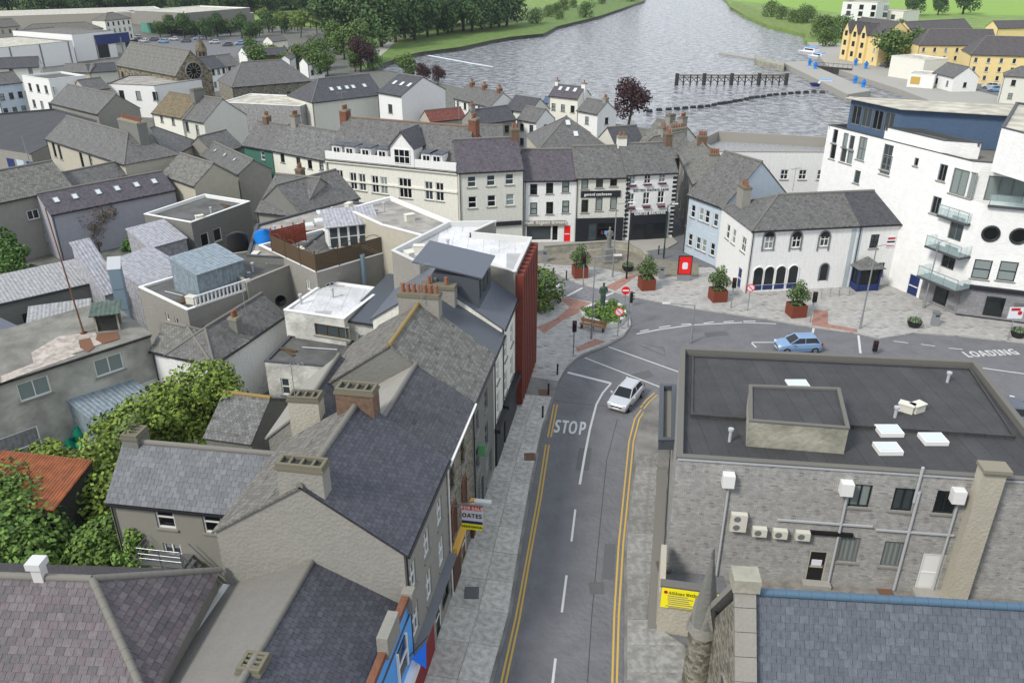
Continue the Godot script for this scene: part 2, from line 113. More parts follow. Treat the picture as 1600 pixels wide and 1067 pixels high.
	bld({"n": "shop_house", "l": "blue-fronted shop with black slates and an orange-capped parapet", "c": "shop", "p": [-6.9, -13.59], "a": 1.3979, "w": 13.47, "d": 8.4, "he": 6.0, "rise": 1.95, "wm": "render_grey", "rm": "slate_black", "rm2": "render_brown", "near": true, "rt": "ridge_stone", "sl": [[0, 0.3, 0.24, ["slate_k1", "slate_k2", "slate_k3", "slate_k4"]]], "gut": false, "face_f": [["box", 6.74, 0.0, 13.47, 6.9, 0.14, "paint_blue", "painted_front"], ["box", 1.3, 3.9, 1.1, 1.7, 0.05, "glass", "front_window", 0.14], ["box", 5.2, 3.9, 1.1, 1.7, 0.05, "glass", "front_window", 0.14], ["box", 9.0, 3.9, 1.1, 1.7, 0.05, "glass", "front_window", 0.14], ["box", 11.9, 3.9, 1.1, 1.7, 0.05, "glass", "front_window", 0.14], ["box", 0.7, 3.85, 0.1, 1.8, 0.1, "frame_white", "window_trim", 0.15], ["box", 1.9, 3.85, 0.1, 1.8, 0.1, "frame_white", "window_trim", 0.15], ["box", 1.3, 4.75, 1.1, 0.07, 0.09, "frame_white", "window_bar", 0.15], ["box", 4.6, 3.85, 0.1, 1.8, 0.1, "frame_white", "window_trim", 0.15], ["box", 5.8, 3.85, 0.1, 1.8, 0.1, "frame_white", "window_trim", 0.15], ["box", 5.2, 4.75, 1.1, 0.07, 0.09, "frame_white", "window_bar", 0.15], ["box", 8.4, 3.85, 0.1, 1.8, 0.1, "frame_white", "window_trim", 0.15], ["box", 9.6, 3.85, 0.1, 1.8, 0.1, "frame_white", "window_trim", 0.15], ["box", 9.0, 4.75, 1.1, 0.07, 0.09, "frame_white", "window_bar", 0.15], ["box", 11.3, 3.85, 0.1, 1.8, 0.1, "frame_white", "window_trim", 0.15], ["box", 12.5, 3.85, 0.1, 1.8, 0.1, "frame_white", "window_trim", 0.15], ["box", 11.9, 4.75, 1.1, 0.07, 0.09, "frame_white", "window_bar", 0.15], ["box", 2.5, 6.9, 4.4, 0.3, 0.3, "brick_orange", "parapet_cap", -0.05], ["box", 8.2, 6.9, 3.6, 0.3, 0.3, "brick_orange", "parapet_cap", -0.05], ["box", 12.4, 6.9, 1.8, 0.3, 0.3, "brick_orange", "parapet_cap", -0.05], ["box", 10.7, 6.8, 1.5, 1.1, 0.45, "stone_pale", "parapet_scroll", -0.1], ["box", 5.6, 6.8, 1.5, 1.1, 0.45, "stone_pale", "parapet_scroll", -0.1], ["box", 13.32, 6.2, 0.5, 1.1, 0.5, "stone_pale", "corbel", -0.1], ["box", 6.74, 2.7, 13.37, 0.6, 0.3, "sign_white", "shop_fascia", 0.14], ["box", 11.0, 2.9, 2.2, 0.16, 0.01, "text_red", "lettering_strip", 0.45], ["box", 6.74, 0.1, 13.17, 2.6, 0.1, "paint_red", "shop_front", 0.14]]})
	bld({"n": "hall_building", "l": "large building with a mottled purple slate hipped roof and white far gutter", "c": "building", "p": [-26.74, -21.79], "a": -0.0470, "w": 13.29, "d": 6.74, "he": 7.2, "rise": 2.43, "hr": 3.2, "wm": "render_grey", "rm": "slate_purple", "near": true, "rt": "ridge_stone", "sl": [[0, 0.36, 0.31, ["slate_p1", "slate_p2", "slate_p3", "slate_p4", "slate_p5"]], [2, 0.36, 0.31, ["slate_p1", "slate_p2", "slate_p3", "slate_p4", "slate_p5"]]], "gm": "frame_white"})
	roof_vent(get_node("hall_building"), 8.02, 9.63, -3.37)
	
	bld({"n": "rear_house", "l": "dark-slated rear house with a plastered chimney behind the grey gable", "c": "house", "p": [-8.97, -37.85], "a": 1.4696, "w": 6.36, "d": 4.6, "he": 7.6, "rise": 1.93, "wm": "render_grey", "rm": "slate_dark", "rm2": "render_grey", "rt": "ridge_stone", "ch": [[0.05, 0.5, 0.9, 1.7, 0.5, 0, "render_pale", 1]]})
	bld({"n": "stone_house", "l": "pebble-dashed house with grey-blue slates, ivy and an outside metal stair", "c": "house", "p": [-21.06, -34.53], "a": -0.1531, "w": 10.05, "d": 4.58, "he": 6.2, "rise": 2.06, "wm": "pebbledash", "rm": "slate_grey", "near": true, "rt": "ridge_stone", "sl": [[0, 0.4, 0.29, ["slate_g1", "slate_g2", "slate_g3", "slate_g4"]]], "ch": [[0.05, 0.55, 0.9, 1.1, 0.35, 0, "render_dark", 1]], "face_f": [["win", 3.02, 4.66, 1.05, 1.4, "w12"], ["win", 5.65, 4.65, 1.05, 1.4, "w12"], ["win", 3.04, 2.07, 1.0, 1.6, "w21"], ["door", 4.2, 0, 0.95, 2.05, "frame_white"]]})
	bld({"n": "outhouse", "l": "low outhouse with a ragged grey slate roof beside the ivy", "c": "shed", "p": [-19.59, -44.03], "a": -0.2321, "w": 3.24, "d": 5.62, "he": 4.0, "rise": 1.62, "wm": "render_dark", "rm": "slate_old", "rt": "ridge_moss", "gut": false})
	flat({"n": "brick_office", "l": "flat-roofed office of grey painted brick with pipes and air conditioners", "c": "building", "p": [8.75, -36.08], "wings": [{"q": [[0.0, 0.0], [19.46, 2.34], [21.54, -11.1], [2.65, -13.08]], "he": 7.75, "wm": "brick_paint", "rm": "felt", "pd": 0.35, "cm": "coping_gravel", "th": 0.3, "F": {0: [["win", 9.65, 5.38, 1.05, 1.45, "d21"], ["win", 11.82, 5.33, 1.05, 1.45, "d21"], ["win", 13.92, 5.35, 1.05, 1.45, "d21"], ["blind", 9.69, 1.68, 1.05, 1.7, "g41"], ["blind", 11.98, 1.6, 1.05, 1.7, "g41"], ["door", 8.18, 0.2, 1.0, 2.1, "dark_paint", "render_pale"], ["door", 14.14, 0.2, 1.15, 2.5, "frame_white"], ["box", 8.16, 1.25, 0.55, 0.4, 0.02, "sign_white", "door_notice", -0.05], ["box", 9.8, 7.62, 19.5, 0.1, 0.07, "pipe_grey", "edge_trim"], ["box", 8.29, 0, 1.5, 0.25, 0.5, "concrete", "door_step"], ["box", 14.28, 0, 1.7, 0.3, 0.8, "concrete", "door_step"], ["pipe", 2.85, 0.1, 0.07, 6.6, "pipe_grey"], ["pipe", 8.96, 0.1, 0.07, 6.6, "pipe_grey"], ["pipe", 12.48, 0.1, 0.08, 6.6, "pipe_grey"], ["pipe", 14.49, 0.1, 0.07, 6.6, "pipe_grey"], ["box", 2.75, 6.35, 0.62, 0.75, 0.5, "frame_white", "hopper_head"], ["box", 8.78, 6.35, 0.62, 0.75, 0.5, "frame_white", "hopper_head"], ["box", 14.3, 6.35, 0.62, 0.75, 0.5, "frame_white", "hopper_head"], ["pipe", 12.33, 6.0, 0.08, 2.2, "pipe_grey"], ["ac", 3.59, 3.49, 0.85, 1.1, 2], ["ac", 4.77, 3.25, 0.75, 0.5, 1], ["ac", 5.86, 3.22, 0.75, 0.5, 1], ["ac", 7.05, 3.21, 0.75, 0.5, 1], ["box", 15.51, 0, 1.15, 8.6, 0.7, "render_pale", "chimney_breast"], ["box", 15.51, 8.6, 1.35, 0.2, 0.95, "cap", "chimney_cap"], ["box", 12.77, 4.03, 3.97, 0.1, 0.1, "pipe_grey", "pipe_run", 0.05], ["box", 8.11, 4.21, 4.94, 0.1, 0.1, "pipe_grey", "pipe_run", 0.05], ["box", 8.55, 3.52, 2.24, 0.2, 0.15, "black_rubber", "cable_duct", 0.05]]}}, {"q": [[4.11, -1.62], [9.2, -0.84], [10.27, -5.2], [5.15, -5.58]], "he": 9.0, "y0": 7.3, "wm": "render_old", "rm": "felt", "pd": 0.04, "cm": "coping_gravel", "th": 0.16}, {"q": [[1.68, -4.63], [19.24, -2.29], [20.87, -10.4], [3.27, -12.23]], "he": 7.56, "y0": 7.3, "wm": "felt", "rm": "felt", "pd": 0.02, "cm": "felt", "th": 0.1, "ov": 0.02}]})
	flat_skylights(get_node("brick_office"), [[12.54, 7.4, -3.01], [14.63, 7.4, -2.15], [11.71, 7.4, -1.19], [9.07, 7.4, -8.37]])
	flat({"n": "planter_box", "l": "dark grey projecting canopy frame on the side of the brick office", "c": "canopy", "p": [9.11, -42.65], "wings": [{"q": [[0.0, 0.0], [1.03, 0.0], [2.31, -7.05], [1.24, -7.05]], "he": 4.6, "y0": 3.9, "wm": "metal_dark", "rm": "gravel", "pd": 0.3, "cm": "metal_dark", "th": 0.25}]})
	bld({"n": "stone_church", "l": "rubble-stone church with big blue-grey slates and a blue ridge", "c": "church", "p": [7.93, -18.33], "a": -0.0805, "w": 22.0, "d": 8.4, "he": 5.3, "rise": 5.7, "wm": "stone_wall", "rm": "slate_grey", "near": true, "rt": "ridge_blue", "sl": [[0, 0.33, 0.28, ["slate_c1", "slate_c2", "slate_c3", "slate_c4"]]], "gv": -0.25, "face_l": [["arch", 4.2, 3.0, 1.5, 3.6, "stone_pale", 1]]})
	church_gable(get_node("stone_church"), 8.4, 5.3, 5.7)
	pinnacle(8.2, -26.0, 6.2, 9.7)
	sign_wall([7.52, -31.47], [10.2, -30.95])
	lead_strip(get_node("shop_house"), [[0, 6.12, -8.45], [13.47, 6.12, -8.45]])
	chimney(get_node("shop_house"), 7.85, -4.16, 7.9, 6.0, 0.9, 0.9, 0, "render_grey", "clay", true)
	# -------------------- mid
	bld({"n": "terraced_shop", "l": "white three-bay grocer's house with a purple slate roof and red door", "c": "shop", "p": [1.39, -93.51], "a": 0.0581, "w": 6.14, "d": 7.4, "he": 7.7, "rise": 2.69, "wm": "white", "rm": "slate_plum", "face_f": [["win", 1.16, 5.94, 0.85, 1.3, "d12"], ["win", 3.04, 6.06, 0.85, 1.3, "d12"], ["win", 4.93, 6.19, 0.85, 1.3, "d12"], ["win", 1.19, 3.52, 0.85, 1.5, "d12"], ["win", 3.09, 3.57, 0.85, 1.5, "d12"], ["win", 5.0, 3.69, 0.85, 1.5, "d12"], ["box", 2.58, 2.19, 4.91, 0.62, 0.25, "sign_taupe", "shop_fascia"], ["text", 2.58, 2.62, 0, 0.34, "NuM  Organic Grocers", "text_white", 0.27], ["win", 1.84, 0.4, 2.9, 1.8, "d11x"], ["win", 3.81, 0.2, 0.8, 2.0, "w11x"], ["door", 5.28, 0.1, 0.95, 2.1, "paint_red_bright"]]})
	bld({"n": "terraced_shop", "l": "pale shop house with a long dark sign board and black ground floor", "c": "shop", "p": [7.52, -93.86], "a": 0.0803, "w": 5.97, "d": 7.6, "he": 7.9, "rise": 2.76, "wm": "offwhite", "rm": "slate_grey_far", "ch": [[1.0, 0.5, 1.1, 0.8, 1.0, 2, "cream"]], "face_f": [["win", 1.05, 6.55, 0.85, 1.1, "b11"], ["win", 2.79, 6.67, 0.85, 1.1, "b11"], ["win", 4.46, 6.79, 0.85, 1.1, "b11"], ["win", 1.15, 3.67, 0.85, 1.6, "b11"], ["win", 2.84, 3.87, 0.85, 1.6, "b11"], ["win", 4.6, 3.98, 0.85, 1.6, "b11"], ["box", 2.98, 5.52, 4.77, 0.78, 0.1, "shop_black", "sign_board"], ["text", 2.63, 5.89, 0, 0.3, "gerard cochrane", "text_white", 0.12], ["box", 2.98, 0.1, 5.77, 2.9, 0.2, "shop_black", "shop_front"], ["box", 2.15, 0.3, 0.9, 2.0, 0.05, "glass_c", "shop_door", 0.21], ["box", 3.76, 0.3, 1.9, 2.1, 0.05, "glass", "shop_window", 0.21], ["box", 3.34, 1.0, 0.3, 0.45, 0.02, "flower_box", "window_graphic", 0.27], ["box", 3.76, 1.0, 0.3, 0.45, 0.02, "paint_blue", "window_graphic", 0.27], ["box", 4.18, 1.0, 0.3, 0.45, 0.02, "flower_box", "window_graphic", 0.27]]})
	bld({"n": "terraced_shop", "l": "corner pub with black ground floor, striped quoins and flower boxes", "c": "shop", "p": [13.47, -94.34], "a": 0.1748, "w": 6.28, "d": 7.32, "he": 8.2, "rise": 2.66, "wm": "white", "rm": "slate_grey_far", "ch": [[0.97, 0.5, 0.8, 1.1, 1.0, 3, "brick_old", 1]], "face_f": [["win", 0.71, 6.95, 0.85, 1.1, "w22"], ["win", 2.6, 6.94, 0.85, 1.1, "w22"], ["win", 4.41, 7.01, 0.85, 1.1, "w22"], ["win", 0.71, 4.36, 0.85, 1.5, "w22"], ["win", 2.62, 4.42, 0.85, 1.5, "w22"], ["win", 4.45, 4.49, 0.85, 1.5, "w22"], ["box", 3.14, 0.1, 4.65, 3.4, 0.25, "shop_black", "pub_front"], ["text", 3.14, 3.42, 0, 0.36, "GERTIE BROWNE", "text_white", 0.27], ["text", 3.14, 6.18, 0, 0.32, "BISTRO Hatters Lane", "text_dark", 0.02], ["box", 1.89, 0.9, 1.5, 1.2, 0.05, "glass_b", "pub_window", 0.26], ["box", 4.4, 0.9, 1.5, 1.2, 0.05, "glass_b", "pub_window", 0.26], ["box", 3.14, 0.2, 0.9, 2.0, 0.05, "dark_paint", "pub_door", 0.26], ["box", 0.25, 0.5, 0.5, 0.28, 0.06, "shop_black", "quoin"], ["box", 6.03, 0.5, 0.5, 0.28, 0.06, "shop_black", "quoin"], ["box", 0.25, 1.03, 0.5, 0.28, 0.06, "shop_black", "quoin"], ["box", 6.03, 1.03, 0.5, 0.28, 0.06, "shop_black", "quoin"], ["box", 0.25, 1.56, 0.5, 0.28, 0.06, "shop_black", "quoin"], ["box", 6.03, 1.56, 0.5, 0.28, 0.06, "shop_black", "quoin"], ["box", 0.25, 2.09, 0.5, 0.28, 0.06, "shop_black", "quoin"], ["box", 6.03, 2.09, 0.5, 0.28, 0.06, "shop_black", "quoin"], ["box", 0.25, 2.62, 0.5, 0.28, 0.06, "shop_black", "quoin"], ["box", 6.03, 2.62, 0.5, 0.28, 0.06, "shop_black", "quoin"], ["box", 0.25, 3.15, 0.5, 0.28, 0.06, "shop_black", "quoin"], ["box", 6.03, 3.15, 0.5, 0.28, 0.06, "shop_black", "quoin"], ["box", 0.25, 3.68, 0.5, 0.28, 0.06, "shop_black", "quoin"], ["box", 6.03, 3.68, 0.5, 0.28, 0.06, "shop_black", "quoin"], ["box", 0.25, 4.21, 0.5, 0.28, 0.06, "shop_black", "quoin"], ["box", 6.03, 4.21, 0.5, 0.28, 0.06, "shop_black", "quoin"], ["box", 0.25, 4.74, 0.5, 0.28, 0.06, "shop_black", "quoin"], ["box", 6.03, 4.74, 0.5, 0.28, 0.06, "shop_black", "quoin"], ["box", 0.25, 5.27, 0.5, 0.28, 0.06, "shop_black", "quoin"], ["box", 6.03, 5.27, 0.5, 0.28, 0.06, "shop_black", "quoin"], ["box", 0.25, 5.8, 0.5, 0.28, 0.06, "shop_black", "quoin"], ["box", 6.03, 5.8, 0.5, 0.28, 0.06, "shop_black", "quoin"], ["box", 0.25, 6.33, 0.5, 0.28, 0.06, "shop_black", "quoin"], ["box", 6.03, 6.33, 0.5, 0.28, 0.06, "shop_black", "quoin"], ["box", 0.25, 6.86, 0.5, 0.28, 0.06, "shop_black", "quoin"], ["box", 6.03, 6.86, 0.5, 0.28, 0.06, "shop_black", "quoin"], ["box", 0.25, 7.39, 0.5, 0.28, 0.06, "shop_black", "quoin"], ["box", 6.03, 7.39, 0.5, 0.28, 0.06, "shop_black", "quoin"], ["box", 0.76, 6.71, 0.9, 0.18, 0.22, "flower_box", "window_box", 0.02], ["box", 2.65, 6.78, 0.9, 0.18, 0.22, "flower_box", "window_box", 0.02], ["box", 4.47, 6.85, 0.9, 0.18, 0.22, "flower_box", "window_box", 0.02], ["box", 0.78, 3.99, 0.9, 0.18, 0.22, "flower_box", "window_box", 0.02], ["box", 2.69, 4.04, 0.9, 0.18, 0.22, "flower_box", "window_box", 0.02], ["box", 4.54, 4.03, 0.9, 0.18, 0.22, "flower_box", "window_box", 0.02]]})
	bld({"n": "corner_house", "l": "long pale corner house with a plum slate roof", "c": "house", "p": [-6.09, -91.32], "a": 0.1998, "w": 7.49, "d": 7.24, "he": 9.2, "rise": 2.83, "wm": "offwhite", "rm": "slate_plum", "ch": [[0.97, 0.5, 0.9, 0.9, 0.9, 2, "brick_old", 1]], "face_f": [["win", 1.51, 7.37, 1.0, 1.3, "w12"], ["win", 3.74, 7.4, 1.0, 1.3, "w12"], ["win", 5.92, 7.44, 1.0, 1.3, "w12"], ["win", 1.54, 4.91, 1.0, 1.4, "w12"], ["win", 3.79, 4.94, 1.0, 1.4, "w12"], ["win", 5.99, 4.97, 1.0, 1.4, "w12"], ["box", 3.75, 2.6, 7.19, 0.5, 0.2, "shop_black", "shop_fascia"]]})
	bld({"n": "civic_building", "l": "cream civic building with attic dormers and a pedimented central bay", "c": "building", "p": [-22.53, -98.2], "a": -0.3694, "w": 17.43, "d": 10.1, "he": 9.2, "rise": 3.95, "wm": "cream", "rm": "slate_grey_far", "rt": "ridge_red", "ch": [[0.0, 0.5, 0.9, 1.2, 0.8, 3, "brick_orange"], [1.0, 0.5, 0.9, 1.2, 0.9, 3, "brick_orange"]], "face_f": [["win", 1.72, 5.8, 0.95, 2.1, "w22"], ["win", 3.59, 5.66, 0.95, 2.1, "w22"], ["win", 4.83, 5.62, 0.95, 2.1, "w22"], ["win", 6.58, 5.55, 0.95, 2.1, "w22"], ["win", 7.79, 5.52, 0.95, 2.1, "w22"], ["win", 10.62, 5.33, 1.7, 2.4, "w32"], ["win", 13.73, 5.43, 1.05, 2.2, "w22"], ["win", 15.14, 5.42, 1.05, 2.2, "w22"], ["box", 8.72, 8.8, 17.43, 0.3, 0.25, "cream", "cornice"], ["box", 8.72, 6.6, 17.43, 0.2, 0.15, "cream", "string_course"]]})
	attic(get_node("civic_building"), 17.43, 9.2, [1.72,3.47,5.65,7.89,13.66,14.97])
	pediment(get_node("civic_building"), 10.59, 9.2)
	bld({"n": "terraced_house", "l": "cream terraced house with mossy grey slates and chimney", "c": "house", "p": [-32.45, -109.93], "a": -0.6085, "w": 10.32, "d": 7.24, "he": 7.6, "rise": 2.83, "wm": "cream", "rm": "slate_old", "ch": [[0.12, 0.5, 0.9, 1.0, 1.2, 3, "render_grey", 1]], "face_f": [["win", 2.02, 6.14, 0.8, 1.2, "d12"], ["win", 5.13, 6.05, 0.8, 1.2, "d12"], ["win", 7.32, 6.01, 0.8, 1.2, "d12"], ["win", 9.49, 6.14, 0.8, 1.2, "d12"]]})
	bld({"n": "terraced_house", "l": "green and purple painted terraced house at the end of the row", "c": "house", "p": [-37.37, -113.11], "a": -0.5739, "w": 5.86, "d": 6.76, "he": 7.6, "rise": 2.64, "wm": "paint_green", "rm": "slate_grey_far", "ch": [[0.3, 0.5, 0.8, 0.9, 0.8, 2, "brick_old"]], "face_f": [["win", 3.91, 5.98, 0.8, 1.2, "w12"]]})
	bld({"n": "lane_house", "l": "grey-brown house along the narrow lane beside the pub", "c": "house", "p": [22.5, -110.0], "a": -1.6471, "w": 17.05, "d": 5, "he": 7.4, "rise": 1.82, "wm": "render_brown", "rm": "slate_lichen", "ch": [[0.2, 0.5, 0.8, 1.2, 0.8, 4, "brick_old", 1], [0.8, 0.5, 0.8, 1.2, 0.8, 4, "render_grey", 1]], "face_f": [["win", 3, 1.2, 0.9, 1.4, "w12"], ["win", 3, 5, 0.9, 1.4, "w12"], ["win", 6.5, 1.2, 0.9, 1.4, "w12"], ["win", 6.5, 5, 0.9, 1.4, "w12"], ["win", 10, 1.2, 0.9, 1.4, "w12"], ["win", 10, 5, 0.9, 1.4, "w12"], ["win", 13.5, 1.2, 0.9, 1.4, "w12"], ["win", 13.5, 5, 0.9, 1.4, "w12"]]})
	bld({"n": "blue_house", "l": "pale blue gabled house with arched windows along the lane", "c": "house", "p": [20.1, -90.5], "a": -1.0687, "w": 5.82, "d": 9.5, "he": 6.9, "rise": 4.28, "wm": "paint_paleblue", "rm": "slate_grey_far", "face_f": [["win", 1.0, 1.0, 0.75, 1.5, "w12"], ["win", 1.0, 4.4, 0.75, 1.5, "w12"], ["win", 2.4, 1.0, 0.75, 1.5, "w12"], ["win", 2.4, 4.4, 0.75, 1.5, "w12"], ["win", 3.4, 1.0, 0.75, 1.5, "w12"], ["win", 3.4, 4.4, 0.75, 1.5, "w12"], ["win", 4.8, 1.0, 0.75, 1.5, "w12"], ["win", 4.8, 4.4, 0.75, 1.5, "w12"]]})
	bld({"n": "corner_bank", "l": "long white two-storey corner building with arched windows and weathered pale slates", "c": "building", "p": [23.93, -77.54], "a": 0.1460, "w": 11.44, "d": 8.0, "he": 6.8, "rise": 2.28, "hl": 4.2, "wm": "white", "rm": "slate_grey_far", "ch": [[0.12, 0.75, 0.9, 1.6, 0.4, 3, "render_grey", 1]], "face_f": [["win", 1.98, 4.75, 0.95, 1.5, "w22"], ["win", 4.91, 4.74, 0.95, 1.5, "w22"], ["win", 7.94, 4.73, 0.95, 1.5, "w22"], ["arch", 1.86, 4.56, 1.2, 2.1, "frame_grey"], ["arch", 4.8, 4.42, 1.2, 2.1, "frame_grey"], ["arch", 7.84, 4.28, 1.2, 2.1, "frame_grey"], ["arch", 1.25, 0.9, 1.15, 2.0, "frame_white", 1], ["box", 1.25, 0.35, 1.05, 0.5, 0.04, "frame_blue", "stall_riser"], ["arch", 2.44, 0.9, 1.15, 2.0, "frame_white", 1], ["box", 2.44, 0.35, 1.05, 0.5, 0.04, "frame_blue", "stall_riser"], ["arch", 3.7, 0.9, 1.15, 2.0, "frame_white", 1], ["box", 3.7, 0.35, 1.05, 0.5, 0.04, "frame_blue", "stall_riser"], ["arch", 5.04, 0.9, 1.15, 2.0, "frame_white", 1], ["box", 5.04, 0.35, 1.05, 0.5, 0.04, "frame_blue", "stall_riser"], ["arch", 8.4, 1.0, 0.95, 1.9, "frame_grey", 1], ["box", 10.95, 0, 0.45, 6.7, 0.05, "quoin_grey", "quoin_strip"]], "face_l": [["win", 6.4, 4.0, 1.1, 1.6, "w22"], ["door", 6.4, 0.1, 1.0, 2.2, "frame_blue"], ["win", 3.8, 4.0, 0.9, 1.6, "w12"], ["win", 2.2, 4.0, 0.9, 1.6, "w12"]]})
	bld({"n": "white_office", "l": "white two-storey office with darker slates adjoining the arched-window building", "c": "building", "p": [35.26, -79.2], "a": 0.1460, "w": 8.11, "d": 8.0, "he": 6.8, "rise": 2.28, "wm": "white", "rm": "slate_dark", "face_f": [["win", 1.96, 4.25, 0.95, 1.5, "d22"], ["win", 5.53, 4.15, 0.95, 1.5, "d22"], ["win", 3.19, 1.11, 0.95, 1.5, "d22"], ["win", 5.57, 1.13, 0.95, 1.5, "d22"], ["box", 3.77, 4.3, 1.0, 1.2, 0.06, "sign_white", "letting_board"], ["box", 3.77, 5.15, 0.8, 0.2, 0.01, "text_red", "lettering_strip", 0.07], ["box", 3.77, 4.8, 0.85, 0.18, 0.01, "text_dark", "lettering_strip", 0.07], ["box", 3.77, 4.42, 0.85, 0.16, 0.01, "text_red", "lettering_strip", 0.07], ["pipe", 4.68, 0, 0.06, 6.7, "gutter"], ["box", 0.2, 0, 0.4, 6.6, 0.05, "quoin_grey", "quoin_strip"]]})
	porch(36.64, -78.65, 0.1460)
	flat({"n": "flat_block", "l": "white flat-roofed block with a roof well behind the blue house", "c": "building", "p": [25.72, -113.18], "wings": [{"q": [[0.0, 0.0], [0.96, 7.08], [15.0, 7.45], [19.07, -1.69], [3.95, -6.12]], "he": 8.2, "wm": "white", "rm": "sheet_grey", "pd": 1.3, "cm": "coping", "th": 0.4, "F": {1: [["win", 2.0, 4.6, 1.0, 1.3, "w22"], ["win", 4.4, 4.6, 1.0, 1.3, "w22"], ["win", 6.8, 4.6, 1.0, 1.3, "w22"], ["win", 9.2, 4.6, 1.0, 1.3, "w22"], ["win", 11.6, 4.6, 1.0, 1.3, "w22"], ["win", 14.0, 4.6, 1.0, 1.3, "w22"]], 0: [["win", 1.0, 5, 0.7, 1.4, "w12"], ["win", 2.2, 5, 0.7, 1.4, "w12"], ["win", 3.4, 5, 0.7, 1.4, "w12"]]}}]})
	flat({"n": "apartment_block", "l": "tall white apartment block with balconies and a slate-blue penthouse", "c": "building", "p": [34.9, -91.0], "wings": [{"q": [[0.0, 0.0], [8.1, 19.0], [30.52, 27.59], [33.0, -6.0]], "he": 11.0, "wm": "white_bright", "rm": "gravel", "pd": 0.3, "cm": "white_bright", "ov": 0.0, "F": {0: [["win", 5.36, 9.3, 0.8, 1.6, "g11"], ["win", 15.71, 8.79, 1.0, 1.7, "g21"], ["win", 18.48, 6.99, 1.5, 2.3, "g21x"], ["win", 18.49, 4.1, 1.5, 2.3, "g21x"], ["box", 18.45, 0, 4.4, 2.9, 0.06, "granite", "shop_cladding"], ["box", 18.65, 0.5, 1.5, 1.9, 0.04, "glass_b", "shop_window", 0.07], ["text", 18.65, 2.4, 0, 0.4, "Cafe", "text_white", 0.09], ["door", 15.25, 0, 1.4, 2.3, "frame_blue"]], 1: [["round", 1.14, 8.43, 1.35, 1.35], ["round", 3.42, 8.46, 1.35, 1.35], ["blind", 1.19, 3.97, 1.5, 1.9, "d12"], ["blind", 3.3, 4.07, 1.5, 1.9, "d12"], ["box", 12, 0, 24, 2.9, 0.06, "granite", "shop_cladding"], ["box", 12, 2.95, 24, 0.4, 0.3, "shop_black", "fascia_band"], ["text", 7.8, 2.2, 0, 0.5, "APACHE PIZZA", "text_orange", 0.09], ["box", 3.0, 0.5, 1.6, 1.9, 0.04, "glass_b", "shop_window", 0.07], ["box", 7.6, 0.5, 3.4, 1.8, 0.04, "glass_b", "shop_window", 0.07], ["box", 12, 0, 24, 0.25, 0.1, "shop_black", "plinth"]]}}, {"q": [[0.02, 0.01], [7.26, 16.98], [27.79, 24.85], [30.0, -6.0]], "he": 14.5, "y0": 10.68, "wm": "white_bright", "rm": "gravel", "pd": 0.35, "cm": "coping_dark", "F": {0: [["win", 1.3, 11.05, 0.8, 1.6, "g11"], ["win", 2.88, 11.05, 0.8, 1.6, "g11"], ["win", 3.84, 11.05, 0.8, 1.6, "g11"], ["win", 8.82, 11.05, 1.3, 2.0, "g22"], ["win", 1.22, 12.77, 0.7, 1.5, "g11"], ["win", 2.78, 12.65, 0.7, 1.5, "g11"], ["win", 3.73, 12.57, 0.7, 1.5, "g11"], ["win", 5.27, 11.81, 1.1, 2.4, "g22"], ["win", 8.73, 11.5, 1.2, 2.6, "g22"], ["win", 12.38, 12.74, 0.5, 0.8, "g11"], ["win", 15.58, 12.0, 0.9, 1.6, "g21"], ["blind", 17.92, 11.17, 2.4, 2.4, "g31"]], 1: [["win", 3.2, 11.05, 3.2, 2.3, "g31x"], ["win", 9, 11.05, 2.4, 2.3, "g21x"]]}}, {"q": [[3.1, 7.21], [5.88, 13.75], [8.85, 14.88], [6.06, 8.34]], "he": 15.7, "y0": 14.2, "wm": "white_bright", "rm": "gravel", "pd": 0.3, "cm": "coping_dark"}, {"q": [[1.51, 1.35], [4.26, 7.79], [21.82, 14.52], [16.27, 7.01]], "he": 17.6, "y0": 14.2, "wm": "paint_slateblue", "rm": "membrane_old", "pd": 0.0, "cm": "membrane_old", "ov": 0.6, "F": {0: [["win", 1.0, 15.0, 1.3, 2.0, "g21x"], ["win", 2.5, 15.0, 1.3, 2.0, "g21x"], ["win", 4.0, 15.0, 1.3, 2.0, "g21x"], ["win", 5.5, 15.0, 1.3, 2.0, "g21x"]]}}, {"q": [[7.72, 19.3], [9.22, 25.37], [19.02, 11.03], [16.16, 6.53]], "he": 18.0, "y0": 14.2, "wm": "white_bright", "rm": "membrane_old", "pd": 0.1, "cm": "coping_dark"}]})
	balcony(get_node("apartment_block"), [7.33, 6.0, 17.19], -1.1678, 4.00, 1.50, 6.00)
	balcony(get_node("apartment_block"), [7.5, 3.0, 17.59], -1.1678, 4.60, 1.80, 3.00)
	balcony(get_node("apartment_block"), [7.12, 8.9, 16.69], -1.1678, 3.40, 0.50, 8.90)
	balcony(get_node("apartment_block"), [14.82, 11.0, 21.58], -0.3660, 13.8, 0.3, 11.0)
	bld({"n": "grey_warehouse", "l": "long warehouse with a slate-hung pale wall, dark roof and six roof lights", "c": "warehouse", "p": [-51.39, -87.55], "a": 0.8101, "w": 14.38, "d": 5.54, "he": 5.4, "rise": 1.73, "wm": "render_lavender", "rm": "slate_plum", "sk": [[0, 0.1, 0.45, 0.7, 0.9], [0, 0.24, 0.45, 0.7, 0.9], [0, 0.42, 0.45, 0.7, 0.9], [0, 0.57, 0.45, 0.7, 0.9], [0, 0.73, 0.45, 0.7, 0.9], [0, 0.88, 0.45, 0.7, 0.9]]})
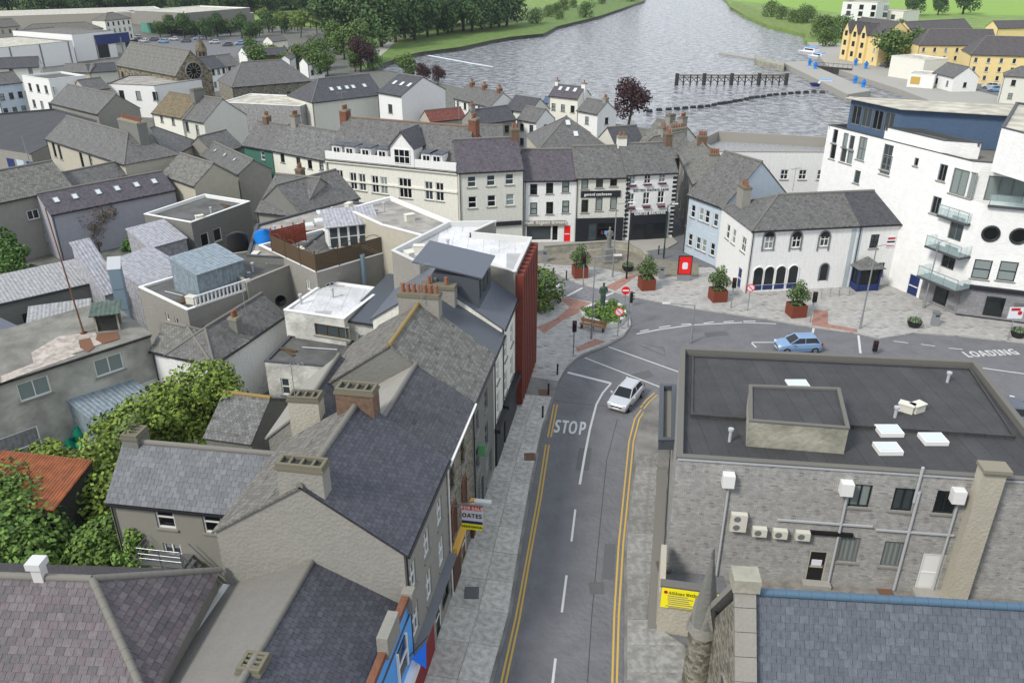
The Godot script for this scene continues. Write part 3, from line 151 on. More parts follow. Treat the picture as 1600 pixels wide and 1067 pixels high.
	bld({"n": "back_house", "l": "grey rendered back house with a broad mottled slate roof", "c": "house", "p": [-58.52, -83.9], "a": 0.9131, "w": 11.74, "d": 7.48, "he": 7.0, "rise": 2.43, "wm": "render_grey", "rm": "slate_lichen", "face_f": [["win", 6.8, 4.3, 1.3, 1.1, "w21"], ["win", 8.0, 1.4, 1.0, 1.0, "w21"], ["door", 10.2, 0, 1.4, 2.2, "dark_paint"]]})
	bld({"n": "back_house", "l": "low back house with a ridge roof beside the long warehouse", "c": "house", "p": [-52.17, -94.68], "a": 0.9654, "w": 7.0, "d": 3.94, "he": 6.6, "rise": 1.28, "wm": "render_grey", "rm": "slate_grey_far"})
	bld({"n": "manor_house", "l": "large pale house with hipped roofs, tall sash windows and a massive chimney", "c": "house", "p": [-65.64, -115.41], "a": -0.7105, "w": 23.18, "d": 6.9, "he": 8.0, "rise": 2.51, "hr": 5.0, "wm": "render_pale", "rm": "slate_grey_far", "ch": [[0.78, 0.62, 5.2, 1.3, 1.4, 10, "render_dark"]], "face_f": [["win", 1.98, 5.67, 0.9, 2.0, "d12"], ["win", 3.8, 5.58, 0.9, 2.0, "d12"], ["win", 10.53, 5.54, 0.9, 2.0, "d12"], ["win", 13.4, 5.98, 0.9, 2.0, "d12"], ["win", 8, 1, 0.9, 1.8, "d12"]]})
	bld({"n": "manor_wing", "l": "hipped rear wing of the large pale house", "c": "house", "p": [-45.45, -107.18], "a": 1.5093, "w": 9.49, "d": 7.9, "he": 7.2, "rise": 2.87, "hr": 4, "hl": 4, "wm": "render_pale", "rm": "slate_grey_far"})
	bld({"n": "mossy_house", "l": "cream house with a brown moss-covered slate roof", "c": "house", "p": [-60.08, -138.63], "a": -0.6061, "w": 8.01, "d": 7.72, "he": 7.4, "rise": 2.8, "wm": "cream", "rm": "slate_moss", "ch": [[0.98, 0.5, 1.0, 2.2, 1.0, 0, "render_dark", 1]], "face_f": [["win", 2.45, 6.07, 0.8, 1.3, "d12"], ["win", 5.56, 5.98, 0.8, 1.3, "d12"]]})
	bld({"n": "white_house", "l": "white house with grey slates and a dark blank gable", "c": "house", "p": [-53.63, -134.61], "a": -0.6101, "w": 5.66, "d": 8.2, "he": 7.2, "rise": 2.98, "wm": "offwhite", "rm": "slate_grey_far", "face_f": [["win", 1.01, 5.18, 0.8, 1.6, "d12"], ["win", 3.64, 4.97, 0.8, 1.6, "d12"]]})
	bld({"n": "slate_terrace_house", "l": "grey slated house below the dark gable", "c": "house", "p": [-41.31, -112.94], "a": 1.1206, "w": 5.42, "d": 5.46, "he": 6.4, "rise": 1.98, "wm": "render_grey", "rm": "slate_grey_far"})
	bld({"n": "slate_terrace_house", "l": "house with roof hatches and pale fascia behind the green house", "c": "house", "p": [-43.33, -113.04], "a": -0.8996, "w": 13.66, "d": 4.34, "he": 6.2, "rise": 1.41, "wm": "render_grey", "rm": "slate_grey_far", "sk": [[0, 0.2, 0.5, 0.5, 0.6], [0, 0.45, 0.5, 0.5, 0.6], [0, 0.7, 0.5, 0.5, 0.6]]})
	bld({"n": "slate_terrace_house", "l": "gabled house with brown slates and a dark end wall", "c": "house", "p": [-44.26, -101.55], "a": -0.7398, "w": 8.22, "d": 5.76, "he": 6.4, "rise": 2.09, "wm": "render_pale", "rm": "slate_lichen", "face_f": [["win", 1.6, 1.0, 1.1, 3.0, "d12"], ["win", 4, 1.5, 1.0, 1.8, "w12"]]})
	flat({"n": "flat_workshop", "l": "grey flat-roofed workshop with a felted roof above the yard", "c": "building", "p": [-34.39, -83.86], "wings": [{"q": [[0.0, 0.0], [3.96, -8.07], [-2.33, -11.15], [-6.29, -3.08]], "he": 5.6, "wm": "render_dark", "rm": "felt_old", "cm": "frame_white", "F": {0: [["win", 1.5, 2.5, 1.2, 1.5, "w11"], ["win", 3.4, 2.5, 1.2, 1.5, "w11"]]}}]})
	bld({"n": "gabled_house", "l": "gabled house with patched grey slates next to the roof deck", "c": "house", "p": [-27.52, -84.77], "a": -0.3400, "w": 5.57, "d": 8.74, "he": 6.6, "rise": 2.95, "wm": "render_grey", "rm": "slate_grey_far", "sk": [[0, 0.2, 0.4], [0, 0.35, 0.5]], "ch": [[0.45, 0.6, 0.7, 0.9, 0.5, 2, "brick_old", 1]]})
	bld({"n": "gabled_house", "l": "grey slated gable house in front of the civic building", "c": "house", "p": [-22.08, -82.28], "a": 0.9293, "w": 8.2, "d": 6.9, "he": 7.0, "rise": 2.51, "wm": "render_dark", "rm": "slate_grey_far"})
	flat({"n": "deck_block", "l": "grey rendered block carrying a fenced roof deck", "c": "building", "p": [-16.12, -62.7], "wings": [{"q": [[0.0, 0.0], [4.81, -4.68], [-1.82, -11.49], [-6.63, -6.81]], "he": 8.0, "wm": "render_grey", "rm": "felt_old", "pd": 0.2, "cm": "frame_white", "F": {0: [["win", 1.2, 6.0, 0.9, 0.8, "w21"], ["win", 8.3, 6.2, 0.8, 0.8, "w21"], ["pipe", 4.5, 2, 0.22, 6.5, "pipe_blue"], ["pipe", 7.2, 2, 0.22, 6.5, "pipe_blue"]], 3: [["win", 8, 6.0, 0.8, 0.9, "w21"]]}}]})
	deck_fence([[-21.09, -67.8], [-16.12, -62.7], [-11.31, -67.38]], 8.00)
	red_fence([[-21.18, -68.38], [-18.78, -70.72]], 8.00)
	flat({"n": "upper_storey", "l": "upper storey with a stained flat roof and white upstands", "c": "building", "p": [-11.22, -67.26], "wings": [{"q": [[0.0, 0.0], [3.81, 2.94], [6.11, -0.73], [-0.42, -8.8], [-3.9, -4.77]], "he": 10.6, "wm": "render_pale", "rm": "felt_stain", "pd": 0.25, "cm": "frame_white", "F": {0: [["win", 3.4, 8.6, 1.3, 1.1, "w22"]]}}]})
	conservatory(-14.56, -70.4)
	flat({"n": "flat_store", "l": "dark flat-roofed store with pale sheets and roof lights behind the deck", "c": "building", "p": [-23.14, -67.05], "wings": [{"q": [[0.0, 0.0], [3.9, 0.65], [5.78, -8.78], [9.88, -14.87], [5.46, -17.25], [-1.65, -8.78]], "he": 7.9, "wm": "render_dark", "rm": "felt_stain", "pd": 0.15, "cm": "coping_dark"}]})
	roof_dome(-21.27, -74.54, 7.76, "nearest flat white roof light on the store behind the deck")
	roof_dome(-20.06, -75.94, 7.76, "second flat white roof light on the store behind the deck")
	roof_dome(-18.73, -77.6, 7.76, "third flat white roof light on the store behind the deck")
	roof_dome(-19.13, -80.43, 7.76, "farthest flat white roof light on the store behind the deck")
	flat({"n": "grey_store", "l": "plain grey rendered store under the two water tanks", "c": "building", "p": [-21.72, -61.93], "wings": [{"q": [[0.0, 0.0], [2.51, -4.03], [2.0, -6.13], [-1.72, -7.82], [-4.92, -6.13]], "he": 7.4, "wm": "render_grey", "rm": "felt_old", "pd": 0.15}]})
	tank(-24.98, -70.45, 7.3, 0.95, "black_rubber", "black ribbed water tank on the store roof")
	tank(-22.72, -71.34, 7.3, 0.95, "plastic_blue", "bright blue water tank on the store roof")
	flat({"n": "terrace_block", "l": "flat-roofed block with white railings below the blue hut", "c": "building", "p": [-25.36, -58.15], "wings": [{"q": [[0.0, 0.0], [4.1, -4.93], [-1.67, -9.73], [-5.77, -4.79]], "he": 6.6, "wm": "render_grey", "rm": "felt_old", "pd": 0.12, "cm": "frame_white", "F": {0: [["win", 1.6, 4.5, 1.2, 0.4, "d21"], ["win", 5.2, 4.9, 1.2, 0.4, "d21"]], 3: [["win", 4, 4.7, 0.5, 0.7, "w11"], ["win", 5.4, 4.7, 0.5, 0.7, "w11"]]}}]})
	railing("roof_railing", "white balustrade along the roof terrace by the blue hut", [[-24.95, -58.64], [-21.67, -62.59]], 6.60, 0.9, "frame_white")
	bld({"n": "tin_hut", "l": "pale blue sheet-metal hut with a lean-to roof on the terrace", "c": "shed", "p": [-25.07, -60.33], "a": 0.9221, "w": 4.36, "d": 3.6, "he": 8.7, "rise": 1.41, "roof": "mono", "hb": 9.3, "wm": "sheet_blue", "rm": "sheet_blue", "y0": 6.5, "gut": false})
	bld({"n": "corrugated_shed", "l": "white corrugated shed with a lean-to roof beside the ducts", "c": "shed", "p": [-32.82, -67.06], "a": 1.0865, "w": 5.07, "d": 4.5, "he": 5.0, "rise": 1.76, "roof": "mono", "hb": 6.4, "wm": "sheet_white", "rm": "sheet_white", "gut": false})
	bld({"n": "canopy_roof", "l": "corrugated lean-to roof above the ducts", "c": "shed", "p": [-37.47, -79.62], "a": 0.8960, "w": 4.22, "d": 4, "he": 4.2, "rise": 1.56, "roof": "mono", "hb": 5.4, "wm": "sheet_white", "rm": "sheet_white", "gut": false})
	bld({"n": "long_shed", "l": "long shed with a pale sheet roof along the yard", "c": "shed", "p": [-45.4, -63.0], "a": 0.7089, "w": 10.42, "d": 5.5, "he": 4.6, "rise": 2.15, "roof": "mono", "hb": 5.2, "wm": "render_dark", "rm": "sheet_grey", "face_f": [["win", 4, 2.2, 1.6, 1.0, "d21"], ["win", 8, 2.2, 1.6, 1.0, "d21"]]})
	bld({"n": "duct_tower", "l": "tall pale plant enclosure beside the silver duct", "c": "shed", "p": [-36.21, -66.73], "a": 0.8448, "w": 1.61, "d": 5, "he": 4.4, "rise": 1.95, "roof": "mono", "hb": 8.0, "wm": "sheet_white", "rm": "sheet_white", "gut": false})
	duct(-33.97, -65.22)
	bld({"n": "tin_shed", "l": "dark corrugated shed with a blue edge", "c": "shed", "p": [-40.38, -61.42], "a": 0.3947, "w": 4.73, "d": 3, "he": 3.6, "rise": 1.17, "roof": "mono", "hb": 4.2, "wm": "sheet_blue", "rm": "sheet_grey", "gut": false})
	bld({"n": "tin_shed", "l": "small shed with a flat blue-grey roof", "c": "shed", "p": [-41.42, -57.62], "a": 1.0176, "w": 3.08, "d": 4, "he": 3.8, "rise": 1.56, "roof": "mono", "hb": 4.0, "wm": "sheet_green", "rm": "metal_seam", "gut": false})
	bld({"n": "rendered_house", "l": "long grey rendered house with two windows and a patched flat roof", "c": "house", "p": [-35.98, -44.6], "a": 0.8170, "w": 13.36, "d": 7.0, "he": 6.3, "rise": 2.73, "roof": "mono", "hb": 6.9, "wm": "render_stain", "rm": "felt_patch", "face_f": [["blind", 5.11, 4.43, 2.0, 1.35, "w21"], ["blind", 10.13, 4.34, 2.0, 1.35, "w21"], ["win", 10.5, 1.78, 1.2, 1.2, "w21"], ["box", 11.33, 0, 8.2, 2.7, 0.08, "white", "whitewashed_wall"], ["door", 3.22, 0, 2.8, 2.4, "roller"]]})
	vent_box(-30.01, -55.0, 6.6)
	mast(-31.38, -53.83, 6.6, 9.5, "rusty mast leaning over the patched roof")
	mast(-56.42, -94.88, 6.6, 6.0, "thin pale aerial pole over the back house")
	bld({"n": "outbuilding", "l": "hipped slate outbuilding with white walls beside the rendered house", "c": "house", "p": [-26.82, -54.11], "a": -0.3794, "w": 5.61, "d": 3.7, "he": 5.2, "rise": 1.34, "hr": 3.6, "wm": "white", "rm": "slate_lichen", "rt": "ridge_stone", "face_f": [["win", 3.58, 3.53, 0.8, 1.2, "w12"]]})
	bld({"n": "outbuilding", "l": "long slate outbuilding wing with a tall thin chimney", "c": "house", "p": [-21.52, -52.04], "a": 1.2370, "w": 9.03, "d": 3.98, "he": 5.2, "rise": 1.45, "hl": 2.0, "wm": "white", "rm": "slate_grey_far", "ch": [[0.45, 0.22, 0.7, 0.7, 0.1, 2, "render_dark"]]})
	flat({"n": "white_annex", "l": "white-walled annex with a bright white sheet roof", "c": "building", "p": [-17.82, -58.15], "wings": [{"q": [[0.0, 0.0], [5.01, 1.7], [7.1, -4.45], [2.09, -6.15]], "he": 6.6, "wm": "white_dirty", "rm": "membrane", "pd": 0.05, "cm": "frame_white", "F": {0: [["win", 4.1, 4.9, 3.0, 1.0, "b31"]]}}]})
	bld({"n": "slate_annex", "l": "white annex with a smooth grey sheet roof behind the old gable", "c": "building", "p": [-13.01, -57.33], "a": -0.3158, "w": 3.44, "d": 8, "he": 6.2, "rise": 3.13, "roof": "mono", "hb": 6.9, "wm": "white_dirty", "rm": "metal_dark", "face_f": [["win", 1.8, 4.0, 1.7, 1.1, "w22"]]})
	flat({"n": "low_annex", "l": "low white annex with a dark patched flat roof", "c": "building", "p": [-18.39, -53.69], "wings": [{"q": [[0.0, 0.0], [7.19, 1.22], [7.97, -3.31], [0.77, -4.53]], "he": 4.4, "wm": "white_dirty", "rm": "felt_old", "pd": 0.05, "cm": "coping_dark", "F": {0: [["win", 1.4, 1.7, 0.7, 1.4, "w12"], ["win", 4.7, 1.7, 1.8, 1.3, "w21"]]}}]})
	bld({"n": "rusty_shed", "l": "dark tumbledown shed with a bright rust-red corrugated roof", "c": "shed", "p": [-32.28, -38.93], "a": -0.1718, "w": 6.02, "d": 3.6, "he": 3.0, "rise": 1.41, "roof": "mono", "hb": 3.8, "wm": "render_black", "rm": "rust", "gut": false})
	bld({"n": "lean_to", "l": "pale blue lean-to roof over the yard", "c": "shed", "p": [-28.6, -47.86], "a": 0.9829, "w": 4.48, "d": 3.2, "he": 2.6, "rise": 1.25, "roof": "mono", "hb": 3.4, "wm": "sheet_blue", "rm": "sheet_blue", "gut": false})
	roof_patch(get_node("rendered_house"), [[3.55, 6.48, -0.53], [4.72, 6.5, -0.75], [7.83, 6.53, -1.13], [8.22, 6.45, -0.12], [5.74, 6.43, 0.05], [3.28, 6.41, 0.35]], "patch_pale")
	roof_patch(get_node("rendered_house"), [[6.08, 6.65, -2.4], [8.39, 6.75, -3.58], [10.53, 6.67, -2.57], [10.17, 6.5, -0.59], [8.44, 6.49, -0.47], [5.57, 6.48, -0.4]], "patch_pale")
	roof_patch(get_node("rendered_house"), [[9.17, 6.64, -2.12], [9.91, 6.63, -1.95], [9.58, 6.5, -0.45], [8.98, 6.46, -0.05], [8.81, 6.54, -0.97]], "iron_rust")
	roof_patch(get_node("rendered_house"), [[10.56, 6.65, -2.21], [11.71, 6.6, -1.63], [11.42, 6.5, -0.5], [10.23, 6.5, -0.52], [10.08, 6.58, -1.46]], "iron_rust")
	# -------------------- far
	bld({"n": "community_hall", "l": "white gabled hall with grey slates and three roof lights", "c": "hall", "p": [-24.42, -152.69], "a": -0.7606, "w": 6.72, "d": 10.4, "he": 8.6, "rise": 2.62, "wm": "white", "rm": "slate_dark", "sk": [[0, 0.25, 0.45, 0.9, 1.2], [0, 0.55, 0.45, 0.9, 1.2], [0, 0.85, 0.45, 0.9, 1.2]], "face_f": [["win", 3.36, 5.2, 1.2, 1.6, "d21"]]})
	bld({"n": "slate_hall", "l": "long low grey-slated hall with five small roof lights", "c": "hall", "p": [-35.34, -147.46], "a": 0.6822, "w": 14.46, "d": 9.46, "he": 7.6, "rise": 3.07, "wm": "offwhite", "rm": "slate_dark", "hl": 4, "sk": [[0, 0.28, 0.4, 0.8, 1.0], [0, 0.4, 0.4, 0.8, 1.0], [0, 0.52, 0.4, 0.8, 1.0], [0, 0.62, 0.4, 0.8, 1.0], [0, 0.8, 0.4, 0.8, 1.0]]})
	bld({"n": "stone_house", "l": "stone house with twin hipped roofs near the church", "c": "house", "p": [-56.3, -169.22], "a": 0.5662, "w": 16.41, "d": 10.66, "he": 7.0, "rise": 3.87, "wm": "stone_wall", "rm": "slate_grey_far", "hl": 4, "hr": 4, "face_f": [["win", 1.64, 1.0, 0.9, 1.3, "d11"], ["win", 1.64, 3.9, 0.9, 1.3, "d11"], ["win", 4.92, 1.0, 0.9, 1.3, "d11"], ["win", 4.92, 3.9, 0.9, 1.3, "d11"], ["win", 8.2, 1.0, 0.9, 1.3, "d11"], ["win", 8.2, 3.9, 0.9, 1.3, "d11"], ["win", 11.48, 1.0, 0.9, 1.3, "d11"], ["win", 11.48, 3.9, 0.9, 1.3, "d11"], ["win", 14.76, 1.0, 0.9, 1.3, "d11"], ["win", 14.76, 3.9, 0.9, 1.3, "d11"]], "face_r": [["win", 5.33, 1.0, 0.9, 1.2, "d11"], ["win", 5.33, 3.9, 0.9, 1.2, "d11"]]})
	flat({"n": "box_building", "l": "grey sheeted box building with a pale roof", "c": "building", "p": [-52.64, -151.09], "wings": [{"q": [[0.0, 0.0], [15.17, 3.98], [17.7, -5.69], [2.54, -9.67]], "he": 7.0, "wm": "sheet_grey", "rm": "membrane_old", "pd": 0.1, "cm": "frame_white"}]})
	flat({"n": "white_flat", "l": "long white flat-roofed building in front of the church", "c": "building", "p": [-84.96, -176.98], "wings": [{"q": [[0.0, 0.0], [10.85, 2.65], [17.49, -6.5], [12.71, -14.49], [-0.86, -12.43]], "he": 6.5, "wm": "white", "rm": "felt_stain", "pd": 0.1, "cm": "coping_dark", "F": {0: [["win", 3, 3.5, 1.2, 1.8, "d11"], ["win", 7, 3.5, 1.2, 1.8, "d11"], ["win", 11, 3.5, 1.2, 1.8, "d11"]]}}]})
	flat({"n": "white_flat", "l": "white three-storey flat-roofed house with sash windows", "c": "building", "p": [-101.1, -174.55], "wings": [{"q": [[0.0, 0.0], [8.35, 5.47], [13.18, 0.0], [5.27, -5.81]], "he": 8.5, "wm": "white", "rm": "felt_old", "pd": 0.3, "cm": "frame_white", "F": {0: [["win", 2.2, 2.3, 1.1, 1.6, "g12"], ["win", 2.2, 5.6, 1.1, 1.6, "g12"], ["win", 5.2, 2.3, 1.1, 1.6, "g12"], ["win", 5.2, 5.6, 1.1, 1.6, "g12"], ["win", 8.2, 2.3, 1.1, 1.6, "g12"], ["win", 8.2, 5.6, 1.1, 1.6, "g12"], ["win", 11.2, 2.3, 1.1, 1.6, "g12"], ["win", 11.2, 5.6, 1.1, 1.6, "g12"]]}}]})
	bld({"n": "slate_house", "l": "house with grey slates and a blank grey gable", "c": "house", "p": [-86.2, -155.92], "a": -0.6901, "w": 18.45, "d": 7.64, "he": 6.2, "rise": 2.78, "wm": "render_grey", "rm": "slate_grey_far", "face_f": [], "face_r": []})
	bld({"n": "slate_house", "l": "slate-roofed house left of the white flat block", "c": "house", "p": [-105.58, -171.77], "a": 0.9438, "w": 5.46, "d": 5.1, "he": 7.0, "rise": 1.85, "wm": "paint_paleblue", "rm": "slate_grey_far", "face_f": [["win", 0.91, 1.0, 0.9, 1.3, "d12"], ["win", 0.91, 3.9, 0.9, 1.3, "d12"], ["win", 2.73, 1.0, 0.9, 1.3, "d12"], ["win", 2.73, 3.9, 0.9, 1.3, "d12"], ["win", 4.55, 1.0, 0.9, 1.3, "d12"], ["win", 4.55, 3.9, 0.9, 1.3, "d12"]], "face_r": [["win", 2.55, 1.0, 0.9, 1.2, "d12"], ["win", 2.55, 3.9, 0.9, 1.2, "d12"]]})
	bld({"n": "slate_house", "l": "dark-roofed house below the warehouse wall", "c": "house", "p": [-129.93, -207.99], "a": 0.3932, "w": 12.53, "d": 5.7, "he": 5.5, "rise": 2.07, "wm": "offwhite", "rm": "slate_dark", "face_f": [["win", 2.09, 1.0, 0.9, 1.3, "d12"], ["win", 2.09, 3.9, 0.9, 1.3, "d12"], ["win", 6.26, 1.0, 0.9, 1.3, "d12"], ["win", 6.26, 3.9, 0.9, 1.3, "d12"], ["win", 10.44, 1.0, 0.9, 1.3, "d12"], ["win", 10.44, 3.9, 0.9, 1.3, "d12"]], "face_r": [["win", 2.85, 1.0, 0.9, 1.2, "d12"], ["win", 2.85, 3.9, 0.9, 1.2, "d12"]]})
	bld({"n": "slate_house", "l": "low dark-roofed terrace beside the church wall", "c": "house", "p": [-102.85, -206.09], "a": 0.5766, "w": 6.35, "d": 4.42, "he": 5.0, "rise": 1.61, "wm": "offwhite", "rm": "slate_dark", "face_f": [["win", 0.79, 1.0, 0.9, 1.3, "d12"], ["win", 2.38, 1.0, 0.9, 1.3, "d12"], ["win", 3.97, 1.0, 0.9, 1.3, "d12"], ["win", 5.55, 1.0, 0.9, 1.3, "d12"]], "face_r": [["win", 2.21, 1.0, 0.9, 1.2, "d12"]]})
	bld({"n": "slate_house", "l": "brown-roofed terrace under the blue tank", "c": "house", "p": [-110.1, -207.23], "a": -0.1498, "w": 7.65, "d": 4.36, "he": 5.0, "rise": 1.58, "wm": "render_pale", "rm": "slate_grey_far", "face_f": [["win", 1.27, 1.0, 0.9, 1.3, "d12"], ["win", 3.82, 1.0, 0.9, 1.3, "d12"], ["win", 6.37, 1.0, 0.9, 1.3, "d12"]], "face_r": [["win", 2.18, 1.0, 0.9, 1.2, "d12"]]})
	flat({"n": "shop_block", "l": "grey shop block with a blue painted mural wall at the left edge", "c": "building", "p": [-77.81, -119.67], "wings": [{"q": [[0.0, 0.0], [9.87, 4.96], [7.78, -19.74], [-4.77, -30.68], [-14.37, -24.41]], "he": 6.0, "wm": "render_grey", "rm": "felt", "pd": 0.2, "cm": "coping_dark", "F": {0: [["box", 6.0, 1.2, 1.6, 3.6, 0.05, "paint_blue_deep", "mural_panel"], ["box", 8.2, 1.2, 1.6, 3.6, 0.05, "paint_paleblue", "mural_panel"], ["box", 10.4, 1.2, 1.6, 3.6, 0.05, "paint_blue_deep", "mural_panel"], ["box", 12.6, 1.2, 1.6, 3.6, 0.05, "sign_white", "mural_panel"], ["box", 14.8, 1.2, 1.6, 3.6, 0.05, "paint_blue", "mural_panel"]]}}]})
	bld({"n": "white_cottage", "l": "white riverside terrace with brown chimneys", "c": "house", "p": [-11.32, -164.72], "a": -0.9437, "w": 12.42, "d": 6.02, "he": 5.6, "rise": 2.19, "wm": "white", "rm": "slate_grey_far", "ch": [[0.15, 0.5, 0.8, 0.8, 0.7, 2, "brick_orange"], [0.5, 0.5, 0.8, 0.8, 0.7, 2, "brick_orange"], [0.9, 0.5, 0.8, 0.8, 0.7, 2, "brick_orange"]], "face_f": [["win", 1.24, 1.0, 0.9, 1.3, "d12"], ["win", 1.24, 3.9, 0.9, 1.3, "d12"], ["win", 3.73, 1.0, 0.9, 1.3, "d12"], ["win", 3.73, 3.9, 0.9, 1.3, "d12"], ["win", 6.21, 1.0, 0.9, 1.3, "d12"], ["win", 6.21, 3.9, 0.9, 1.3, "d12"], ["win", 8.7, 1.0, 0.9, 1.3, "d12"], ["win", 8.7, 3.9, 0.9, 1.3, "d12"], ["win", 11.18, 1.0, 0.9, 1.3, "d12"], ["win", 11.18, 3.9, 0.9, 1.3, "d12"]], "face_r": [["win", 3.01, 1.0, 0.9, 1.2, "d12"], ["win", 3.01, 3.9, 0.9, 1.2, "d12"]]})
	bld({"n": "slate_house", "l": "grey house with dark slates behind the civic building", "c": "house", "p": [-5.48, -136.07], "a": 0.6300, "w": 7.59, "d": 5.1, "he": 6.0, "rise": 1.85, "wm": "render_grey", "rm": "slate_dark", "ch": [[0.05, 0.5, 0.8, 0.9, 0.8, 2, "render_grey", 1]], "face_f": [["win", 1.9, 1.0, 0.9, 1.3, "d12"], ["win", 1.9, 3.9, 0.9, 1.3, "d12"], ["win", 5.69, 1.0, 0.9, 1.3, "d12"], ["win", 5.69, 3.9, 0.9, 1.3, "d12"]], "face_r": [["win", 2.55, 1.0, 0.9, 1.2, "d12"], ["win", 2.55, 3.9, 0.9, 1.2, "d12"]]})
	bld({"n": "red_roof_house", "l": "low house with a dull red roof behind the civic building", "c": "house", "p": [-14.43, -145.72], "a": 0.5328, "w": 7.11, "d": 4.12, "he": 4.6, "rise": 1.5, "wm": "render_pale", "rm": "roof_red", "face_f": [], "face_r": []})
	bld({"n": "slate_house", "l": "small gabled house with pale barge boards", "c": "house", "p": [-7.27, -125.96], "a": -0.0000, "w": 5.79, "d": 3.8, "he": 6.0, "rise": 1.38, "wm": "render_pale", "rm": "slate_grey_far", "face_f": [], "face_r": []})
	bld({"n": "white_cottage", "l": "white gabled cottage near the purple tree", "c": "house", "p": [0.89, -143.79], "a": -0.7262, "w": 4.35, "d": 4.94, "he": 5.4, "rise": 1.79, "wm": "white", "rm": "slate_grey_far", "face_f": [["win", 1.09, 1.0, 0.9, 1.3, "d12"], ["win", 1.09, 3.5, 0.9, 1.3, "d12"], ["win", 3.26, 1.0, 0.9, 1.3, "d12"], ["win", 3.26, 3.5, 0.9, 1.3, "d12"]], "face_r": [["win", 2.47, 1.0, 0.9, 1.2, "d12"], ["win", 2.47, 3.5, 0.9, 1.2, "d12"]]})
	bld({"n": "slate_house", "l": "dark-roofed cottage beside the tall riverside house", "c": "house", "p": [-1.19, -154.97], "a": -0.7246, "w": 5.94, "d": 5.72, "he": 5.2, "rise": 2.08, "wm": "offwhite", "rm": "slate_dark", "face_f": [["win", 1.48, 1.0, 0.9, 1.3, "d12"], ["win", 1.48, 3.9, 0.9, 1.3, "d12"], ["win", 4.45, 1.0, 0.9, 1.3, "d12"], ["win", 4.45, 3.9, 0.9, 1.3, "d12"]], "face_r": [["win", 2.86, 1.0, 0.9, 1.2, "d12"], ["win", 2.86, 3.9, 0.9, 1.2, "d12"]]})
	bld({"n": "white_cottage", "l": "riverside house with plum roof and two white chimneys", "c": "house", "p": [7.14, -161.47], "a": -0.6135, "w": 6.45, "d": 4.84, "he": 6.6, "rise": 1.76, "wm": "cream", "rm": "slate_plum", "sk": [[0, 0.25, 0.5], [0, 0.5, 0.5], [0, 0.75, 0.5]], "ch": [[0.05, 0.5, 0.6, 0.8, 0.6, 1, "white"], [0.98, 0.5, 0.8, 0.8, 0.6, 1, "white"]], "face_f": [["win", 1.07, 1.0, 0.9, 1.3, "d12"], ["win", 1.07, 3.9, 0.9, 1.3, "d12"], ["win", 3.22, 1.0, 0.9, 1.3, "d12"], ["win", 3.22, 3.9, 0.9, 1.3, "d12"], ["win", 5.37, 1.0, 0.9, 1.3, "d12"], ["win", 5.37, 3.9, 0.9, 1.3, "d12"]], "face_r": [["win", 2.42, 1.0, 0.9, 1.2, "d12"], ["win", 2.42, 3.9, 0.9, 1.2, "d12"]]})
	bld({"n": "white_cottage", "l": "low house with a blue sheet roof below the plum roof", "c": "house", "p": [6.17, -168.01], "a": -0.5227, "w": 7.42, "d": 2.5, "he": 4.2, "rise": 0.91, "wm": "cream", "rm": "paint_slateblue", "face_f": [["win", 1.85, 1.0, 0.9, 1.3, "d12"], ["win", 5.56, 1.0, 0.9, 1.3, "d12"]], "face_r": []})
	bld({"n": "white_cottage", "l": "white gabled house beside the copper beech", "c": "house", "p": [11.69, -149.05], "a": -0.8488, "w": 5.01, "d": 4.84, "he": 6.0, "rise": 1.76, "wm": "white", "rm": "slate_grey_far", "ch": [[0.9, 0.5, 0.8, 0.8, 0.5, 2, "render_grey"]], "face_f": [["win", 2.5, 1.0, 0.9, 1.3, "d12"], ["win", 2.5, 3.9, 0.9, 1.3, "d12"]], "face_r": [["win", 2.42, 1.0, 0.9, 1.2, "d12"], ["win", 2.42, 3.9, 0.9, 1.2, "d12"]]})
	bld({"n": "slate_house", "l": "broad slate roof with two skylights behind the pub terrace", "c": "house", "p": [3.88, -114.84], "a": 0.1691, "w": 9.78, "d": 9.56, "he": 6.6, "rise": 3.47, "wm": "render_pale", "rm": "slate_grey_far", "hl": 5, "hr": 5, "sk": [[0, 0.5, 0.7], [0, 0.62, 0.35]], "face_f": [], "face_r": []})
	bld({"n": "slate_house", "l": "dark slated house under the copper beech", "c": "house", "p": [15.24, -120.97], "a": 0.3741, "w": 4.86, "d": 5.16, "he": 6.0, "rise": 1.87, "wm": "offwhite", "rm": "slate_dark", "face_f": [["win", 2.43, 1.0, 0.9, 1.3, "d12"], ["win", 2.43, 3.9, 0.9, 1.3, "d12"]], "face_r": [["win", 2.58, 1.0, 0.9, 1.2, "d12"], ["win", 2.58, 3.9, 0.9, 1.2, "d12"]]})
	bld({"n": "slate_house", "l": "mossy slated house with yellow-lichened chimney", "c": "house", "p": [18.83, -120.41], "a": -0.7943, "w": 4.8, "d": 7.64, "he": 6.4, "rise": 2.78, "wm": "offwhite", "rm": "slate_lichen", "ch": [[0.5, 0.5, 0.8, 1.4, 0.8, 0, "render_grey", 1], [0.95, 0.5, 0.8, 1.2, 0.8, 3, "render_grey", 1]], "face_f": [["win", 2.4, 1.0, 0.9, 1.3, "d12"], ["win", 2.4, 3.9, 0.9, 1.3, "d12"]], "face_r": [["win", 3.82, 1.0, 0.9, 1.2, "d12"], ["win", 3.82, 3.9, 0.9, 1.2, "d12"]]})
